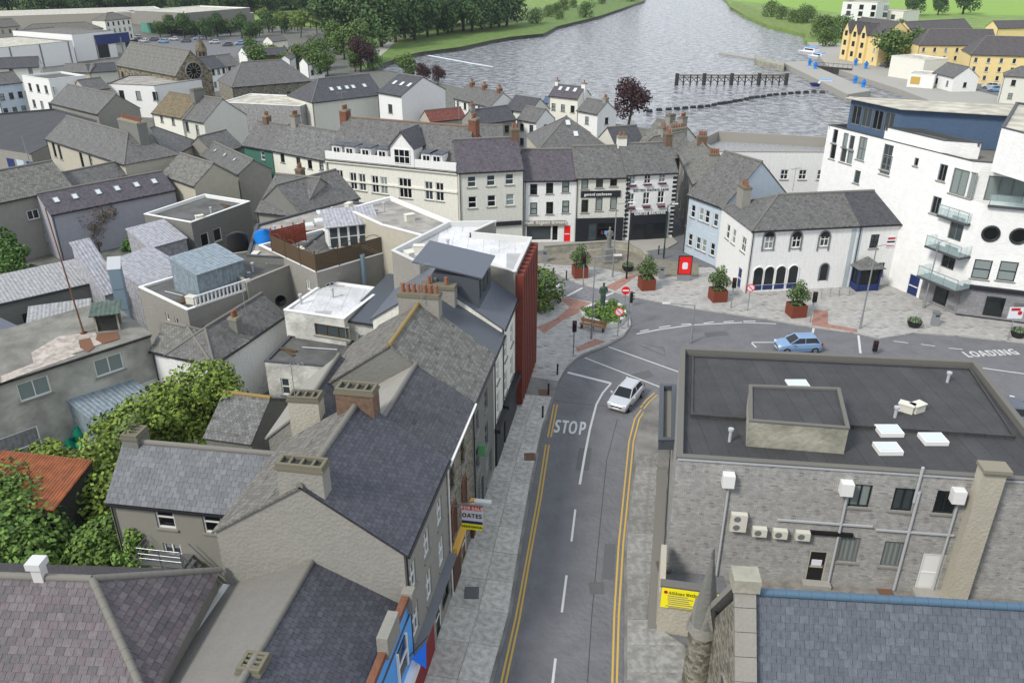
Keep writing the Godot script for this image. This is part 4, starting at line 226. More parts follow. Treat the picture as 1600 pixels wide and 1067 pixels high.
	bld({"n": "slate_house", "l": "slate-roofed house with a row of terracotta pots", "c": "house", "p": [20.82, -107.31], "a": 0.6026, "w": 5.27, "d": 6.3, "he": 7.0, "rise": 2.29, "wm": "render_brown", "rm": "slate_lichen", "ch": [[0.3, 0.5, 0.9, 1.0, 1.0, 2, "render_grey", 1], [0.95, 0.6, 3.0, 0.8, 0.4, 6, "render_grey"]], "face_f": [["win", 2.63, 1.0, 0.9, 1.3, "d12"], ["win", 2.63, 3.9, 0.9, 1.3, "d12"]], "face_r": [["win", 3.15, 1.0, 0.9, 1.2, "d12"], ["win", 3.15, 3.9, 0.9, 1.2, "d12"]]})
	bld({"n": "far_church", "l": "brown stone church with a rose window and a slim bell turret", "c": "church", "p": [-92.9, -200.19], "a": -0.7233, "w": 27.5, "d": 8.42, "he": 7.5, "rise": 4.68, "wm": "stone_brown", "rm": "slate_lichen", "face_f": [["win", 1.96, 2.5, 1.2, 3.6, "d11"], ["win", 5.89, 2.5, 1.2, 3.6, "d11"], ["win", 9.82, 2.5, 1.2, 3.6, "d11"], ["win", 13.75, 2.5, 1.2, 3.6, "d11"], ["win", 17.68, 2.5, 1.2, 3.6, "d11"], ["win", 21.61, 2.5, 1.2, 3.6, "d11"], ["win", 25.54, 2.5, 1.2, 3.6, "d11"]]})
	turret(-79.38, -218.76)
	rose_window(get_node("far_church"), 27.50, 4.21, 8.00)
	flat({"n": "retail_warehouse", "l": "white panelled retail warehouse with dark mullions at the far left", "c": "warehouse", "p": [-152.22, -237.32], "wings": [{"q": [[0.0, 0.0], [16.91, -27.74], [-8.7, -43.36], [-25.61, -15.62]], "he": 6.5, "wm": "white", "rm": "membrane_old", "pd": 0.2, "cm": "frame_grey", "F": {0: [["box", 4, 0, 0.4, 6.4, 0.1, "frame_grey", "mullion"], ["box", 13, 0, 0.4, 6.4, 0.1, "frame_grey", "mullion"], ["box", 22, 0, 0.4, 6.4, 0.1, "frame_grey", "mullion"], ["box", 31, 0, 0.4, 6.4, 0.1, "frame_grey", "mullion"], ["box", 40, 0, 0.4, 6.4, 0.1, "frame_grey", "mullion"], ["box", 49, 0, 0.4, 6.4, 0.1, "frame_grey", "mullion"]]}}]})
	flat({"n": "retail_warehouse", "l": "white retail hall with a dark poster panel", "c": "warehouse", "p": [-137.05, -268.95], "wings": [{"q": [[0.0, 0.0], [7.11, -13.15], [-19.28, -27.42], [-26.39, -14.27]], "he": 8.0, "wm": "white", "rm": "slate_brown", "pd": 0.2, "cm": "frame_grey", "F": {0: [["box", 14, 4.2, 13, 3.0, 0.2, "paint_blue_deep", "poster_panel"], ["box", 10, 0.2, 4, 4, 0.1, "dark_paint", "loading_door"], ["box", 21, 0.2, 5, 4.5, 0.1, "dark_paint", "loading_door"]]}}]})
	tank(-139.56, -266.14, 0, 3.2, "paint_blue_deep", "big dark blue cylindrical tank by the white warehouse", 5.5)
	bld({"n": "apartment_house", "l": "cream hipped apartment house beside the car park", "c": "building", "p": [-151.59, -324.06], "a": 1.2409, "w": 13.14, "d": 6.14, "he": 8.0, "rise": 2.23, "wm": "cream", "rm": "slate_brown", "hl": 5, "hr": 5, "face_f": [["win", 1.31, 1.0, 0.9, 1.3, "d12"], ["win", 1.31, 3.6, 0.9, 1.3, "d12"], ["win", 1.31, 6.0, 0.9, 1.3, "d12"], ["win", 3.94, 1.0, 0.9, 1.3, "d12"], ["win", 3.94, 3.6, 0.9, 1.3, "d12"], ["win", 3.94, 6.0, 0.9, 1.3, "d12"], ["win", 6.57, 1.0, 0.9, 1.3, "d12"], ["win", 6.57, 3.6, 0.9, 1.3, "d12"], ["win", 6.57, 6.0, 0.9, 1.3, "d12"], ["win", 9.2, 1.0, 0.9, 1.3, "d12"], ["win", 9.2, 3.6, 0.9, 1.3, "d12"], ["win", 9.2, 6.0, 0.9, 1.3, "d12"], ["win", 11.83, 1.0, 0.9, 1.3, "d12"], ["win", 11.83, 3.6, 0.9, 1.3, "d12"], ["win", 11.83, 6.0, 0.9, 1.3, "d12"]], "face_r": [["win", 3.07, 1.0, 0.9, 1.2, "d12"], ["win", 3.07, 3.6, 0.9, 1.2, "d12"], ["win", 3.07, 6.0, 0.9, 1.2, "d12"]]})
	bld({"n": "apartment_house", "l": "long brown-roofed apartment wing in front of the mall", "c": "building", "p": [-171.47, -300.71], "a": 0.5941, "w": 27.08, "d": 5.8, "he": 6.0, "rise": 2.11, "wm": "render_pale", "rm": "slate_brown", "hl": 5, "hr": 5, "face_f": [], "face_r": []})
	bld({"n": "apartment_house", "l": "pale apartment house at the far left edge", "c": "building", "p": [-192.5, -310.66], "a": 1.1507, "w": 17.7, "d": 6.74, "he": 6.0, "rise": 2.45, "wm": "render_pale", "rm": "slate_brown", "face_f": [["win", 1.47, 1, 0.9, 1.3, "d12"], ["win", 1.47, 3.8, 0.9, 1.3, "d12"], ["win", 4.42, 1, 0.9, 1.3, "d12"], ["win", 4.42, 3.8, 0.9, 1.3, "d12"], ["win", 7.37, 1, 0.9, 1.3, "d12"], ["win", 7.37, 3.8, 0.9, 1.3, "d12"], ["win", 10.32, 1, 0.9, 1.3, "d12"], ["win", 10.32, 3.8, 0.9, 1.3, "d12"], ["win", 13.27, 1, 0.9, 1.3, "d12"], ["win", 13.27, 3.8, 0.9, 1.3, "d12"], ["win", 16.22, 1, 0.9, 1.3, "d12"], ["win", 16.22, 3.8, 0.9, 1.3, "d12"]], "face_r": [["win", 3.37, 1, 0.9, 1.2, "d12"], ["win", 3.37, 3.8, 0.9, 1.2, "d12"]]})
	flat({"n": "shopping_mall", "l": "long pale flat-roofed shopping mall before the wood", "c": "building", "p": [-244.32, -378.55], "wings": [{"q": [[0.0, 0.0], [77.4, -44.41], [57.49, -79.1], [-19.91, -34.69]], "he": 5.0, "wm": "render_pale", "rm": "membrane_old", "pd": 0.3, "cm": "frame_white"}]})
	flat({"n": "shopping_mall", "l": "large beige mall block with a stepped white roof", "c": "building", "p": [-150.77, -382.21], "wings": [{"q": [[0.0, 0.0], [29.63, -27.67], [-11.33, -71.52], [-40.95, -43.85]], "he": 5.0, "wm": "stone_pale", "rm": "membrane", "pd": 0.3, "cm": "frame_white"}, {"q": [[20.5, 33.05], [36.93, 1.73], [10.37, -12.21], [-6.07, 19.12]], "he": 9.0, "y0": 4.5, "wm": "stone_pale", "rm": "membrane_old", "pd": 0.3, "cm": "frame_white"}]})
	flat({"n": "mall_entrance", "l": "green glazed mall entrance pavilion", "c": "building", "p": [-152.07, -364.56], "wings": [{"q": [[0.0, 0.0], [8.14, -6.87], [0.4, -16.04], [-7.74, -9.17]], "he": 5.0, "wm": "glass_green", "rm": "glass_green", "pd": 0.1, "cm": "frame_white"}]})
	bld({"n": "cottage", "l": "nearest cottage of the pale terrace running to the park trees", "c": "house", "p": [-61.21, -234.85], "a": 1.5967, "w": 7.39, "d": 2.62, "he": 4.6, "rise": 0.95, "wm": "white", "rm": "slate_grey_far", "g": "terrace by the park", "ch": [[0.95, 0.5, 0.6, 0.7, 0.5, 1, "render_grey"]], "face_f": [["win", 3.69, 1.0, 0.9, 1.3, "d12"]], "face_r": []})
	bld({"n": "cottage", "l": "second cottage of the pale terrace running to the park trees", "c": "house", "p": [-61.84, -244.07], "a": 1.5983, "w": 7.95, "d": 2.66, "he": 4.6, "rise": 0.97, "wm": "paint_paleblue", "rm": "slate_grey_far", "g": "terrace by the park", "ch": [[0.95, 0.5, 0.6, 0.7, 0.5, 1, "render_grey"]], "face_f": [["win", 3.98, 1.0, 0.9, 1.3, "d12"]], "face_r": []})
	bld({"n": "cottage", "l": "third cottage of the pale terrace running to the park trees", "c": "house", "p": [-62.53, -254.0], "a": 1.5998, "w": 8.59, "d": 2.7, "he": 4.6, "rise": 0.98, "wm": "offwhite", "rm": "slate_grey_far", "g": "terrace by the park", "ch": [[0.95, 0.5, 0.6, 0.7, 0.5, 1, "render_grey"]], "face_f": [["win", 4.3, 1.0, 0.9, 1.3, "d12"]], "face_r": []})
	bld({"n": "cottage", "l": "fourth cottage of the pale terrace running to the park trees", "c": "house", "p": [-63.26, -264.73], "a": 1.6013, "w": 9.31, "d": 2.76, "he": 4.6, "rise": 1.0, "wm": "cream", "rm": "slate_grey_far", "g": "terrace by the park", "ch": [[0.95, 0.5, 0.6, 0.7, 0.5, 1, "render_grey"]], "face_f": [["win", 4.65, 1.0, 0.9, 1.3, "d12"]], "face_r": []})
	bld({"n": "cottage", "l": "fifth cottage of the pale terrace running to the park trees", "c": "house", "p": [-64.06, -276.36], "a": 1.6029, "w": 10.12, "d": 2.82, "he": 4.6, "rise": 1.02, "wm": "paint_ochre", "rm": "slate_grey_far", "g": "terrace by the park", "ch": [[0.95, 0.5, 0.6, 0.7, 0.5, 1, "render_grey"]], "face_f": [["win", 5.06, 1.0, 0.9, 1.3, "d12"]], "face_r": []})
	bld({"n": "cottage", "l": "farthest cottage of the pale terrace running to the park trees", "c": "house", "p": [-64.93, -289.01], "a": 1.6044, "w": 11.04, "d": 2.88, "he": 4.6, "rise": 1.05, "wm": "white", "rm": "slate_grey_far", "g": "terrace by the park", "ch": [[0.95, 0.5, 0.6, 0.7, 0.5, 1, "render_grey"]], "face_f": [["win", 5.52, 1.0, 0.9, 1.3, "d12"]], "face_r": []})
	bld({"n": "cottage", "l": "cream bungalow left of the terrace", "c": "house", "p": [-80.42, -288.94], "a": 1.0895, "w": 7.21, "d": 4.04, "he": 4.0, "rise": 1.47, "wm": "cream", "rm": "slate_grey_far", "face_f": [["win", 1.8, 1.0, 0.9, 1.3, "d12"], ["win", 5.41, 1.0, 0.9, 1.3, "d12"]], "face_r": [["win", 2.02, 1.0, 0.9, 1.2, "d12"]]})
	bld({"n": "cottage", "l": "low brown-walled store before the terrace", "c": "house", "p": [-73.43, -250.68], "a": 0.4277, "w": 7.77, "d": 4.28, "he": 4.0, "rise": 1.55, "wm": "brick_old", "rm": "slate_dark", "face_f": [["win", 1.94, 1.0, 0.9, 1.3, "d12"], ["win", 5.83, 1.0, 0.9, 1.3, "d12"]], "face_r": [["win", 2.14, 1.0, 0.9, 1.2, "d12"]]})
	bld({"n": "white_cottage", "l": "white terraced house right of the church turret", "c": "house", "p": [-74.17, -208.77], "a": 1.1354, "w": 5.31, "d": 6.72, "he": 5.4, "rise": 2.44, "wm": "white", "rm": "slate_dark", "face_f": [["win", 0.89, 1.0, 0.9, 1.3, "d12"], ["win", 0.89, 3.9, 0.9, 1.3, "d12"], ["win", 2.66, 1.0, 0.9, 1.3, "d12"], ["win", 2.66, 3.9, 0.9, 1.3, "d12"], ["win", 4.43, 1.0, 0.9, 1.3, "d12"], ["win", 4.43, 3.9, 0.9, 1.3, "d12"]], "face_r": [["win", 3.36, 1.0, 0.9, 1.2, "d12"], ["win", 3.36, 3.9, 0.9, 1.2, "d12"]]})
	bld({"n": "white_cottage", "l": "end white house of the terrace by the church", "c": "house", "p": [-71.93, -213.59], "a": 1.0022, "w": 4.45, "d": 6.52, "he": 5.4, "rise": 2.37, "wm": "offwhite", "rm": "slate_grey_far", "face_f": [["win", 1.11, 1.0, 0.9, 1.3, "d12"], ["win", 1.11, 3.9, 0.9, 1.3, "d12"], ["win", 3.34, 1.0, 0.9, 1.3, "d12"], ["win", 3.34, 3.9, 0.9, 1.3, "d12"]], "face_r": [["win", 3.26, 1.0, 0.9, 1.2, "d12"], ["win", 3.26, 3.9, 0.9, 1.2, "d12"]]})
	bld({"n": "yellow_apartments", "l": "yellow apartment wing with gabled bays beside the river trees", "c": "building", "p": [106.48, -277.4], "a": -1.3579, "w": 19.41, "d": 10.86, "he": 8.4, "rise": 3.95, "wm": "yellow", "rm": "slate_brown2", "face_f": [["win", 2.43, 1.0, 0.9, 1.3, "w11"], ["win", 2.43, 3.6, 0.9, 1.3, "w11"], ["win", 2.43, 6.2, 0.9, 1.3, "w11"], ["win", 7.28, 1.0, 0.9, 1.3, "w11"], ["win", 7.28, 3.6, 0.9, 1.3, "w11"], ["win", 7.28, 6.2, 0.9, 1.3, "w11"], ["win", 12.13, 1.0, 0.9, 1.3, "w11"], ["win", 12.13, 3.6, 0.9, 1.3, "w11"], ["win", 12.13, 6.2, 0.9, 1.3, "w11"], ["win", 16.98, 1.0, 0.9, 1.3, "w11"], ["win", 16.98, 3.6, 0.9, 1.3, "w11"], ["win", 16.98, 6.2, 0.9, 1.3, "w11"]], "face_r": [["win", 5.43, 1.0, 0.9, 1.2, "w11"], ["win", 5.43, 3.6, 0.9, 1.2, "w11"], ["win", 5.43, 6.2, 0.9, 1.2, "w11"]]})
	gables(get_node("yellow_apartments"), 3, 8.4)
	bld({"n": "yellow_apartments", "l": "rear yellow apartment row under one long brown roof", "c": "building", "p": [124.35, -263.69], "a": 0.4581, "w": 27.51, "d": 12.7, "he": 7.0, "rise": 4.61, "wm": "yellow", "rm": "slate_brown2", "face_f": [["win", 2.29, 1.0, 0.9, 1.3, "w11"], ["win", 2.29, 3.4, 0.9, 1.3, "w11"], ["win", 6.88, 1.0, 0.9, 1.3, "w11"], ["win", 6.88, 3.4, 0.9, 1.3, "w11"], ["win", 11.46, 1.0, 0.9, 1.3, "w11"], ["win", 11.46, 3.4, 0.9, 1.3, "w11"], ["win", 16.05, 1.0, 0.9, 1.3, "w11"], ["win", 16.05, 3.4, 0.9, 1.3, "w11"], ["win", 20.63, 1.0, 0.9, 1.3, "w11"], ["win", 20.63, 3.4, 0.9, 1.3, "w11"], ["win", 25.22, 1.0, 0.9, 1.3, "w11"], ["win", 25.22, 3.4, 0.9, 1.3, "w11"]], "face_r": [["win", 6.35, 1.0, 0.9, 1.2, "w11"], ["win", 6.35, 3.4, 0.9, 1.2, "w11"]]})
	bld({"n": "yellow_apartments", "l": "middle yellow apartment block with corner balconies", "c": "building", "p": [116.96, -246.99], "a": -0.0790, "w": 21.73, "d": 10.4, "he": 7.2, "rise": 3.78, "wm": "yellow", "rm": "slate_brown2", "hl": 4, "face_f": [["win", 1.55, 0.8, 0.9, 1.3, "w11"], ["win", 1.55, 3.0, 0.9, 1.3, "w11"], ["win", 1.55, 5.2, 0.9, 1.3, "w11"], ["win", 4.66, 0.8, 0.9, 1.3, "w11"], ["win", 4.66, 3.0, 0.9, 1.3, "w11"], ["win", 4.66, 5.2, 0.9, 1.3, "w11"], ["win", 7.76, 0.8, 0.9, 1.3, "w11"], ["win", 7.76, 3.0, 0.9, 1.3, "w11"], ["win", 7.76, 5.2, 0.9, 1.3, "w11"], ["win", 10.86, 0.8, 0.9, 1.3, "w11"], ["win", 10.86, 3.0, 0.9, 1.3, "w11"], ["win", 10.86, 5.2, 0.9, 1.3, "w11"], ["win", 13.97, 0.8, 0.9, 1.3, "w11"], ["win", 13.97, 3.0, 0.9, 1.3, "w11"], ["win", 13.97, 5.2, 0.9, 1.3, "w11"], ["win", 17.07, 0.8, 0.9, 1.3, "w11"], ["win", 17.07, 3.0, 0.9, 1.3, "w11"], ["win", 17.07, 5.2, 0.9, 1.3, "w11"], ["win", 20.18, 0.8, 0.9, 1.3, "w11"], ["win", 20.18, 3.0, 0.9, 1.3, "w11"], ["win", 20.18, 5.2, 0.9, 1.3, "w11"]], "face_r": [["win", 5.2, 0.8, 0.9, 1.2, "w11"], ["win", 5.2, 3.0, 0.9, 1.2, "w11"], ["win", 5.2, 5.2, 0.9, 1.2, "w11"]]})
	bld({"n": "yellow_apartments", "l": "nearest yellow apartment block at the right edge", "c": "building", "p": [119.85, -223.45], "a": -0.2678, "w": 21.06, "d": 11.16, "he": 7.2, "rise": 4.05, "wm": "yellow", "rm": "slate_brown2", "hl": 4, "face_f": [["win", 1.5, 0.8, 0.9, 1.3, "w11"], ["win", 1.5, 3.0, 0.9, 1.3, "w11"], ["win", 1.5, 5.2, 0.9, 1.3, "w11"], ["win", 4.51, 0.8, 0.9, 1.3, "w11"], ["win", 4.51, 3.0, 0.9, 1.3, "w11"], ["win", 4.51, 5.2, 0.9, 1.3, "w11"], ["win", 7.52, 0.8, 0.9, 1.3, "w11"], ["win", 7.52, 3.0, 0.9, 1.3, "w11"], ["win", 7.52, 5.2, 0.9, 1.3, "w11"], ["win", 10.53, 0.8, 0.9, 1.3, "w11"], ["win", 10.53, 3.0, 0.9, 1.3, "w11"], ["win", 10.53, 5.2, 0.9, 1.3, "w11"], ["win", 13.54, 0.8, 0.9, 1.3, "w11"], ["win", 13.54, 3.0, 0.9, 1.3, "w11"], ["win", 13.54, 5.2, 0.9, 1.3, "w11"], ["win", 16.54, 0.8, 0.9, 1.3, "w11"], ["win", 16.54, 3.0, 0.9, 1.3, "w11"], ["win", 16.54, 5.2, 0.9, 1.3, "w11"], ["win", 19.55, 0.8, 0.9, 1.3, "w11"], ["win", 19.55, 3.0, 0.9, 1.3, "w11"], ["win", 19.55, 5.2, 0.9, 1.3, "w11"]], "face_r": [["win", 5.58, 0.8, 0.9, 1.2, "w11"], ["win", 5.58, 3.0, 0.9, 1.2, "w11"], ["win", 5.58, 5.2, 0.9, 1.2, "w11"]]})
	bld({"n": "yellow_apartments", "l": "far right brown-roofed apartment row", "c": "building", "p": [163.36, -291.57], "a": 0.2189, "w": 22.89, "d": 5.56, "he": 8.0, "rise": 2.02, "wm": "yellow", "rm": "slate_brown2", "face_f": [["win", 2.29, 1.2, 0.9, 1.3, "w11"], ["win", 2.29, 4.0, 0.9, 1.3, "w11"], ["win", 6.87, 1.2, 0.9, 1.3, "w11"], ["win", 6.87, 4.0, 0.9, 1.3, "w11"], ["win", 11.44, 1.2, 0.9, 1.3, "w11"], ["win", 11.44, 4.0, 0.9, 1.3, "w11"], ["win", 16.02, 1.2, 0.9, 1.3, "w11"], ["win", 16.02, 4.0, 0.9, 1.3, "w11"], ["win", 20.6, 1.2, 0.9, 1.3, "w11"], ["win", 20.6, 4.0, 0.9, 1.3, "w11"]], "face_r": [["win", 2.78, 1.2, 0.9, 1.2, "w11"], ["win", 2.78, 4.0, 0.9, 1.2, "w11"]]})
	flat({"n": "white_apartments", "l": "white modern apartment tower with stepped balconies", "c": "building", "p": [140.31, -372.38], "wings": [{"q": [[0.0, 0.0], [10.94, 9.1], [21.17, -3.21], [10.23, -12.3]], "he": 12.0, "wm": "white", "rm": "membrane_old", "F": {0: [["win", 3, 1.5, 1.8, 1.8, "d21"], ["win", 3, 4, 1.8, 1.8, "d21"], ["win", 3, 6.6, 1.8, 1.8, "d21"], ["win", 3, 9.2, 1.8, 1.8, "d21"], ["win", 8, 1.5, 1.8, 1.8, "d21"], ["win", 8, 4, 1.8, 1.8, "d21"], ["win", 8, 6.6, 1.8, 1.8, "d21"], ["win", 8, 9.2, 1.8, 1.8, "d21"], ["win", 13, 1.5, 1.8, 1.8, "d21"], ["win", 13, 4, 1.8, 1.8, "d21"], ["win", 13, 6.6, 1.8, 1.8, "d21"], ["win", 13, 9.2, 1.8, 1.8, "d21"], ["win", 18, 1.5, 1.8, 1.8, "d21"], ["win", 18, 4, 1.8, 1.8, "d21"], ["win", 18, 6.6, 1.8, 1.8, "d21"], ["win", 18, 9.2, 1.8, 1.8, "d21"]]}}, {"q": [[13.37, -15.95], [26.41, 0.37], [37.35, -8.36], [24.31, -24.69]], "he": 8.0, "wm": "cream", "rm": "membrane_old", "F": {0: [["win", 3.0, 1.5, 1.8, 1.8, "d21"], ["win", 3.0, 4.8, 1.8, 1.8, "d21"], ["win", 7.5, 1.5, 1.8, 1.8, "d21"], ["win", 7.5, 4.8, 1.8, 1.8, "d21"], ["win", 12.0, 1.5, 1.8, 1.8, "d21"], ["win", 12.0, 4.8, 1.8, 1.8, "d21"], ["win", 16.5, 1.5, 1.8, 1.8, "d21"], ["win", 16.5, 4.8, 1.8, 1.8, "d21"]]}}]})
	flat({"n": "cream_box_house", "l": "cream flat-roofed two-storey box beside the lock", "c": "building", "p": [105.07, -236.64], "wings": [{"q": [[0.0, 0.0], [4.6, 10.04], [12.78, 6.29], [8.18, -3.75]], "he": 5.4, "wm": "cream", "rm": "membrane_old", "pd": 0.15, "cm": "frame_white", "F": {3: [["win", 1.5, 0.6, 1.1, 1.5, "w11"], ["win", 1.5, 3.2, 1.1, 1.5, "w11"], ["win", 3.5, 0.6, 1.1, 1.5, "w11"], ["win", 3.5, 3.2, 1.1, 1.5, "w11"], ["win", 5.5, 0.6, 1.1, 1.5, "w11"], ["win", 5.5, 3.2, 1.1, 1.5, "w11"], ["win", 7.5, 0.6, 1.1, 1.5, "w11"], ["win", 7.5, 3.2, 1.1, 1.5, "w11"]]}}]})
	bld({"n": "lock_cottage", "l": "white gabled cottage with two upper windows by the lock", "c": "house", "p": [108.45, -218.3], "a": -1.4739, "w": 9.28, "d": 6.46, "he": 3.4, "rise": 2.35, "wm": "white", "rm": "slate_grey_far", "face_f": [["win", 2.32, 1.0, 0.9, 1.3, "d12"], ["win", 6.96, 1.0, 0.9, 1.3, "d12"]], "face_r": [["win", 3.23, 1.0, 0.9, 1.2, "d12"]]})
	flat({"n": "white_hall", "l": "low white hall with a yellow panel by the bicycles", "c": "building", "p": [101.86, -217.43], "wings": [{"q": [[0.0, 0.0], [5.08, 3.51], [9.62, -3.08], [4.54, -6.58]], "he": 3.2, "wm": "white", "rm": "membrane_old", "pd": 0.1, "cm": "frame_white", "F": {0: [["box", 1.8, 0.8, 2.2, 1.8, 0.08, "paint_yellow", "yellow_panel"]]}}]})
	bld({"n": "grey_house", "l": "grey-roofed pale house at the right edge of the quay", "c": "house", "p": [112.29, -193.12], "a": -0.4821, "w": 8.78, "d": 5.14, "he": 6.0, "rise": 1.87, "wm": "offwhite", "rm": "slate_grey_far", "hl": 3, "face_f": [["win", 2.2, 1.0, 0.9, 1.3, "d12"], ["win", 2.2, 3.9, 0.9, 1.3, "d12"], ["win", 6.59, 1.0, 0.9, 1.3, "d12"], ["win", 6.59, 3.9, 0.9, 1.3, "d12"]], "face_r": [["win", 2.57, 1.0, 0.9, 1.2, "d12"], ["win", 2.57, 3.9, 0.9, 1.2, "d12"]]})
	tree_kind("dark", 3, 15, 15, 3400, 0.95, Color(0.012, 0.035, 0.009), Color(0.07, 0.135, 0.028), 0.2)
	tree_kind("mid", 8, 11, 10, 1900, 0.8, Color(0.02, 0.05, 0.01), Color(0.12, 0.2, 0.035), 0.14)
	tree_kind("pale", 14, 8, 6, 1300, 0.6, Color(0.04, 0.08, 0.012), Color(0.2, 0.28, 0.05))
	tree_kind("copper", 21, 9, 8, 2600, 0.5, Color(0.012, 0.006, 0.008), Color(0.07, 0.02, 0.022), 0.2)
	tree_kind("bush", 31, 4, 5, 1500, 0.35, Color(0.02, 0.05, 0.01), Color(0.12, 0.2, 0.035), 0.05)
	tree("park_tree", "dark park tree, first from the left in the front row of the riverside grove", "dark", -72.91, -353.1, 1.39, "riverside park trees", 3.28, 0.00, 1.00)
	tree("park_tree", "dark park tree, second from the left in the front row of the riverside grove", "dark", -65.41, -347.76, 1.39, "riverside park trees", 4.29, 0.00, 1.00)
	tree("park_tree", "dark park tree, third from the left in the front row of the riverside grove", "dark", -60.28, -355.83, 1.32, "riverside park trees", 1.30, 0.00, 1.00)
	tree("park_tree", "dark park tree, fourth from the left in the front row of the riverside grove", "dark", -47.38, -312.15, 1.39, "riverside park trees", 0.04, 0.00, 1.00)
	tree("park_tree", "dark park tree, fifth from the left in the front row of the riverside grove", "dark", -44.3, -327.85, 1.21, "riverside park trees", 2.61, 0.00, 1.00)
	tree("park_tree", "dark park tree, sixth from the left in the front row of the riverside grove", "dark", -42.65, -342.57, 1.34, "riverside park trees", 1.19, 0.00, 1.00)
	tree("park_tree", "dark park tree, seventh from the left in the front row of the riverside grove", "dark", -38.04, -337.53, 1.37, "riverside park trees", 5.90, 0.00, 1.00)
	tree("park_tree", "dark park tree, eighth from the left in the front row of the riverside grove", "dark", -33.99, -347.76, 1.19, "riverside park trees", 3.58, 0.00, 1.00)
	tree("park_tree", "dark park tree, ninth from the left in the front row of the riverside grove", "dark", -30.54, -355.83, 1.15, "riverside park trees", 2.32, 0.00, 1.00)
	tree("park_tree", "dark park tree, tenth from the left in the front row of the riverside grove", "dark", -26.92, -364.27, 1.16, "riverside park trees", 5.74, 0.00, 1.00)
	tree("park_tree", "dark park tree, eleventh from the left in the front row of the riverside grove", "dark", -25.7, -370.11, 1.26, "riverside park trees", 5.69, 0.00, 1.00)
	tree("park_tree", "dark park tree, twelfth from the left in the front row of the riverside grove", "dark", -21.1, -376.13, 1.35, "riverside park trees", 5.20, 0.00, 1.00)
	tree("park_tree", "dark park tree, thirteenth from the left in the front row of the riverside grove", "dark", -17.08, -373.1, 1.19, "riverside park trees", 0.45, 0.00, 1.00)
	tree("park_tree", "dark park tree, fourteenth from the left in the front row of the riverside grove", "dark", -13.54, -382.35, 1.3, "riverside park trees", 1.01, 0.00, 1.00)
	tree("park_tree", "dark park tree, fifteenth from the left in the front row of the riverside grove", "dark", -9.46, -388.76, 1.33, "riverside park trees", 2.45, 0.00, 1.00)
	tree("park_tree", "dark park tree, sixteenth from the left in the front row of the riverside grove", "dark", -5.83, -395.39, 1.28, "riverside park trees", 5.63, 0.00, 1.00)
	tree("park_tree", "dark park tree, seventeenth from the left in the front row of the riverside grove", "dark", -2.37, -402.24, 1.28, "riverside park trees", 0.65, 0.00, 1.00)
	tree("park_tree", "dark park tree, first from the left in the back row of the riverside grove", "dark", -44.42, -376.13, 1.19, "riverside park trees", 3.27, 0.00, 1.00)
	tree("park_tree", "dark park tree, second from the left in the back row of the riverside grove", "dark", -36.68, -388.76, 1.28, "riverside park trees", 3.83, 0.00, 1.00)
	tree("park_tree", "dark park tree, third from the left in the back row of the riverside grove", "dark", -29.02, -402.24, 1.25, "riverside park trees", 3.90, 0.00, 1.00)
	tree("park_tree", "dark park tree, fourth from the left in the back row of the riverside grove", "dark", -19.58, -409.32, 1.25, "riverside park trees", 3.74, 0.00, 1.00)
	tree("park_tree", "dark park tree, fifth from the left in the back row of the riverside grove", "dark", -11.85, -424.22, 1.34, "riverside park trees", 1.07, 0.00, 1.00)
	tree("park_tree", "dark park tree, sixth from the left in the back row of the riverside grove", "dark", -3.88, -440.21, 1.24, "riverside park trees", 3.02, 0.00, 1.00)
	tree("bank_tree", "green tree at the river bend, first from the left", "mid", -60.24, -290.17, 1.0, "trees at the river bend", 52.20, 0.00, 1.00)
	tree("bank_tree", "green tree at the river bend, third from the left", "mid", -48.99, -267.73, 1.1, "trees at the river bend", 55.60, 0.00, 1.00)
	tree("bank_tree", "green tree at the river bend, second from the left", "mid", -54.13, -275.96, 0.9, "trees at the river bend", 53.80, 0.00, 1.00)
	tree("bank_tree", "green tree at the river bend, last from the left", "mid", -44.67, -264.56, 0.7, "trees at the river bend", 57.50, 0.00, 1.00)
	tree("copper_tree", "dark copper tree at the river bend", "copper", -43.87, -245.6, 1.1, "", 0.00, 0.00, 1.00)
	tree("copper_tree", "large copper beech among the riverside cottages", "copper", 23.43, -166.15, 1.05, "", 0.00, 0.00, 1.00)
	tree("copper_tree", "small copper tree behind the white gable", "copper", -23.58, -222.09, 0.6, "", 0.00, 0.00, 1.00)
	tree("copper_tree", "second small copper tree nearer the river", "copper", -19.45, -220.97, 0.55, "", 0.00, 0.00, 1.00)
	tree("garden_tree", "green bushy tree between the two chimneys of the terrace", "mid", -36.38, -154.45, 0.62, "", 0.00, 0.00, 0.90)
	tree("garden_tree", "round green tree behind the white gable roof", "mid", -28.74, -230.25, 0.6, "", 0.00, 0.00, 1.00)
	tree("garden_tree", "green tree beside the stone house", "mid", -54.19, -232.68, 0.7, "", 0.00, 0.00, 1.00)
	tree("garden_tree", "green hedge tree at the mural wall", "bush", -81.35, -135.52, 1.3, "", 0.00, 0.00, 1.00)
	tree("car_park_tree", "green tree by the retail car park, first from the left", "mid", -141.64, -347.76, 0.56, "trees round the car park", 1.52, 0.00, 1.00)
	tree("car_park_tree", "green tree by the retail car park, second from the left", "dark", -139.02, -353.1, 0.53, "trees round the car park", 3.75, 0.00, 1.00)
	tree("car_park_tree", "green tree by the retail car park, third from the left", "dark", -130.9, -345.14, 0.6, "trees round the car park", 2.18, 0.00, 1.00)
	tree("car_park_tree", "green tree by the retail car park, fourth from the left", "mid", -128.4, -350.41, 0.55, "trees round the car park", 1.15, 0.00, 1.00)
	tree("car_park_tree", "green tree by the retail car park, sixth from the left", "dark", -119.63, -337.53, 0.52, "trees round the car park", 1.09, 0.00, 1.00)
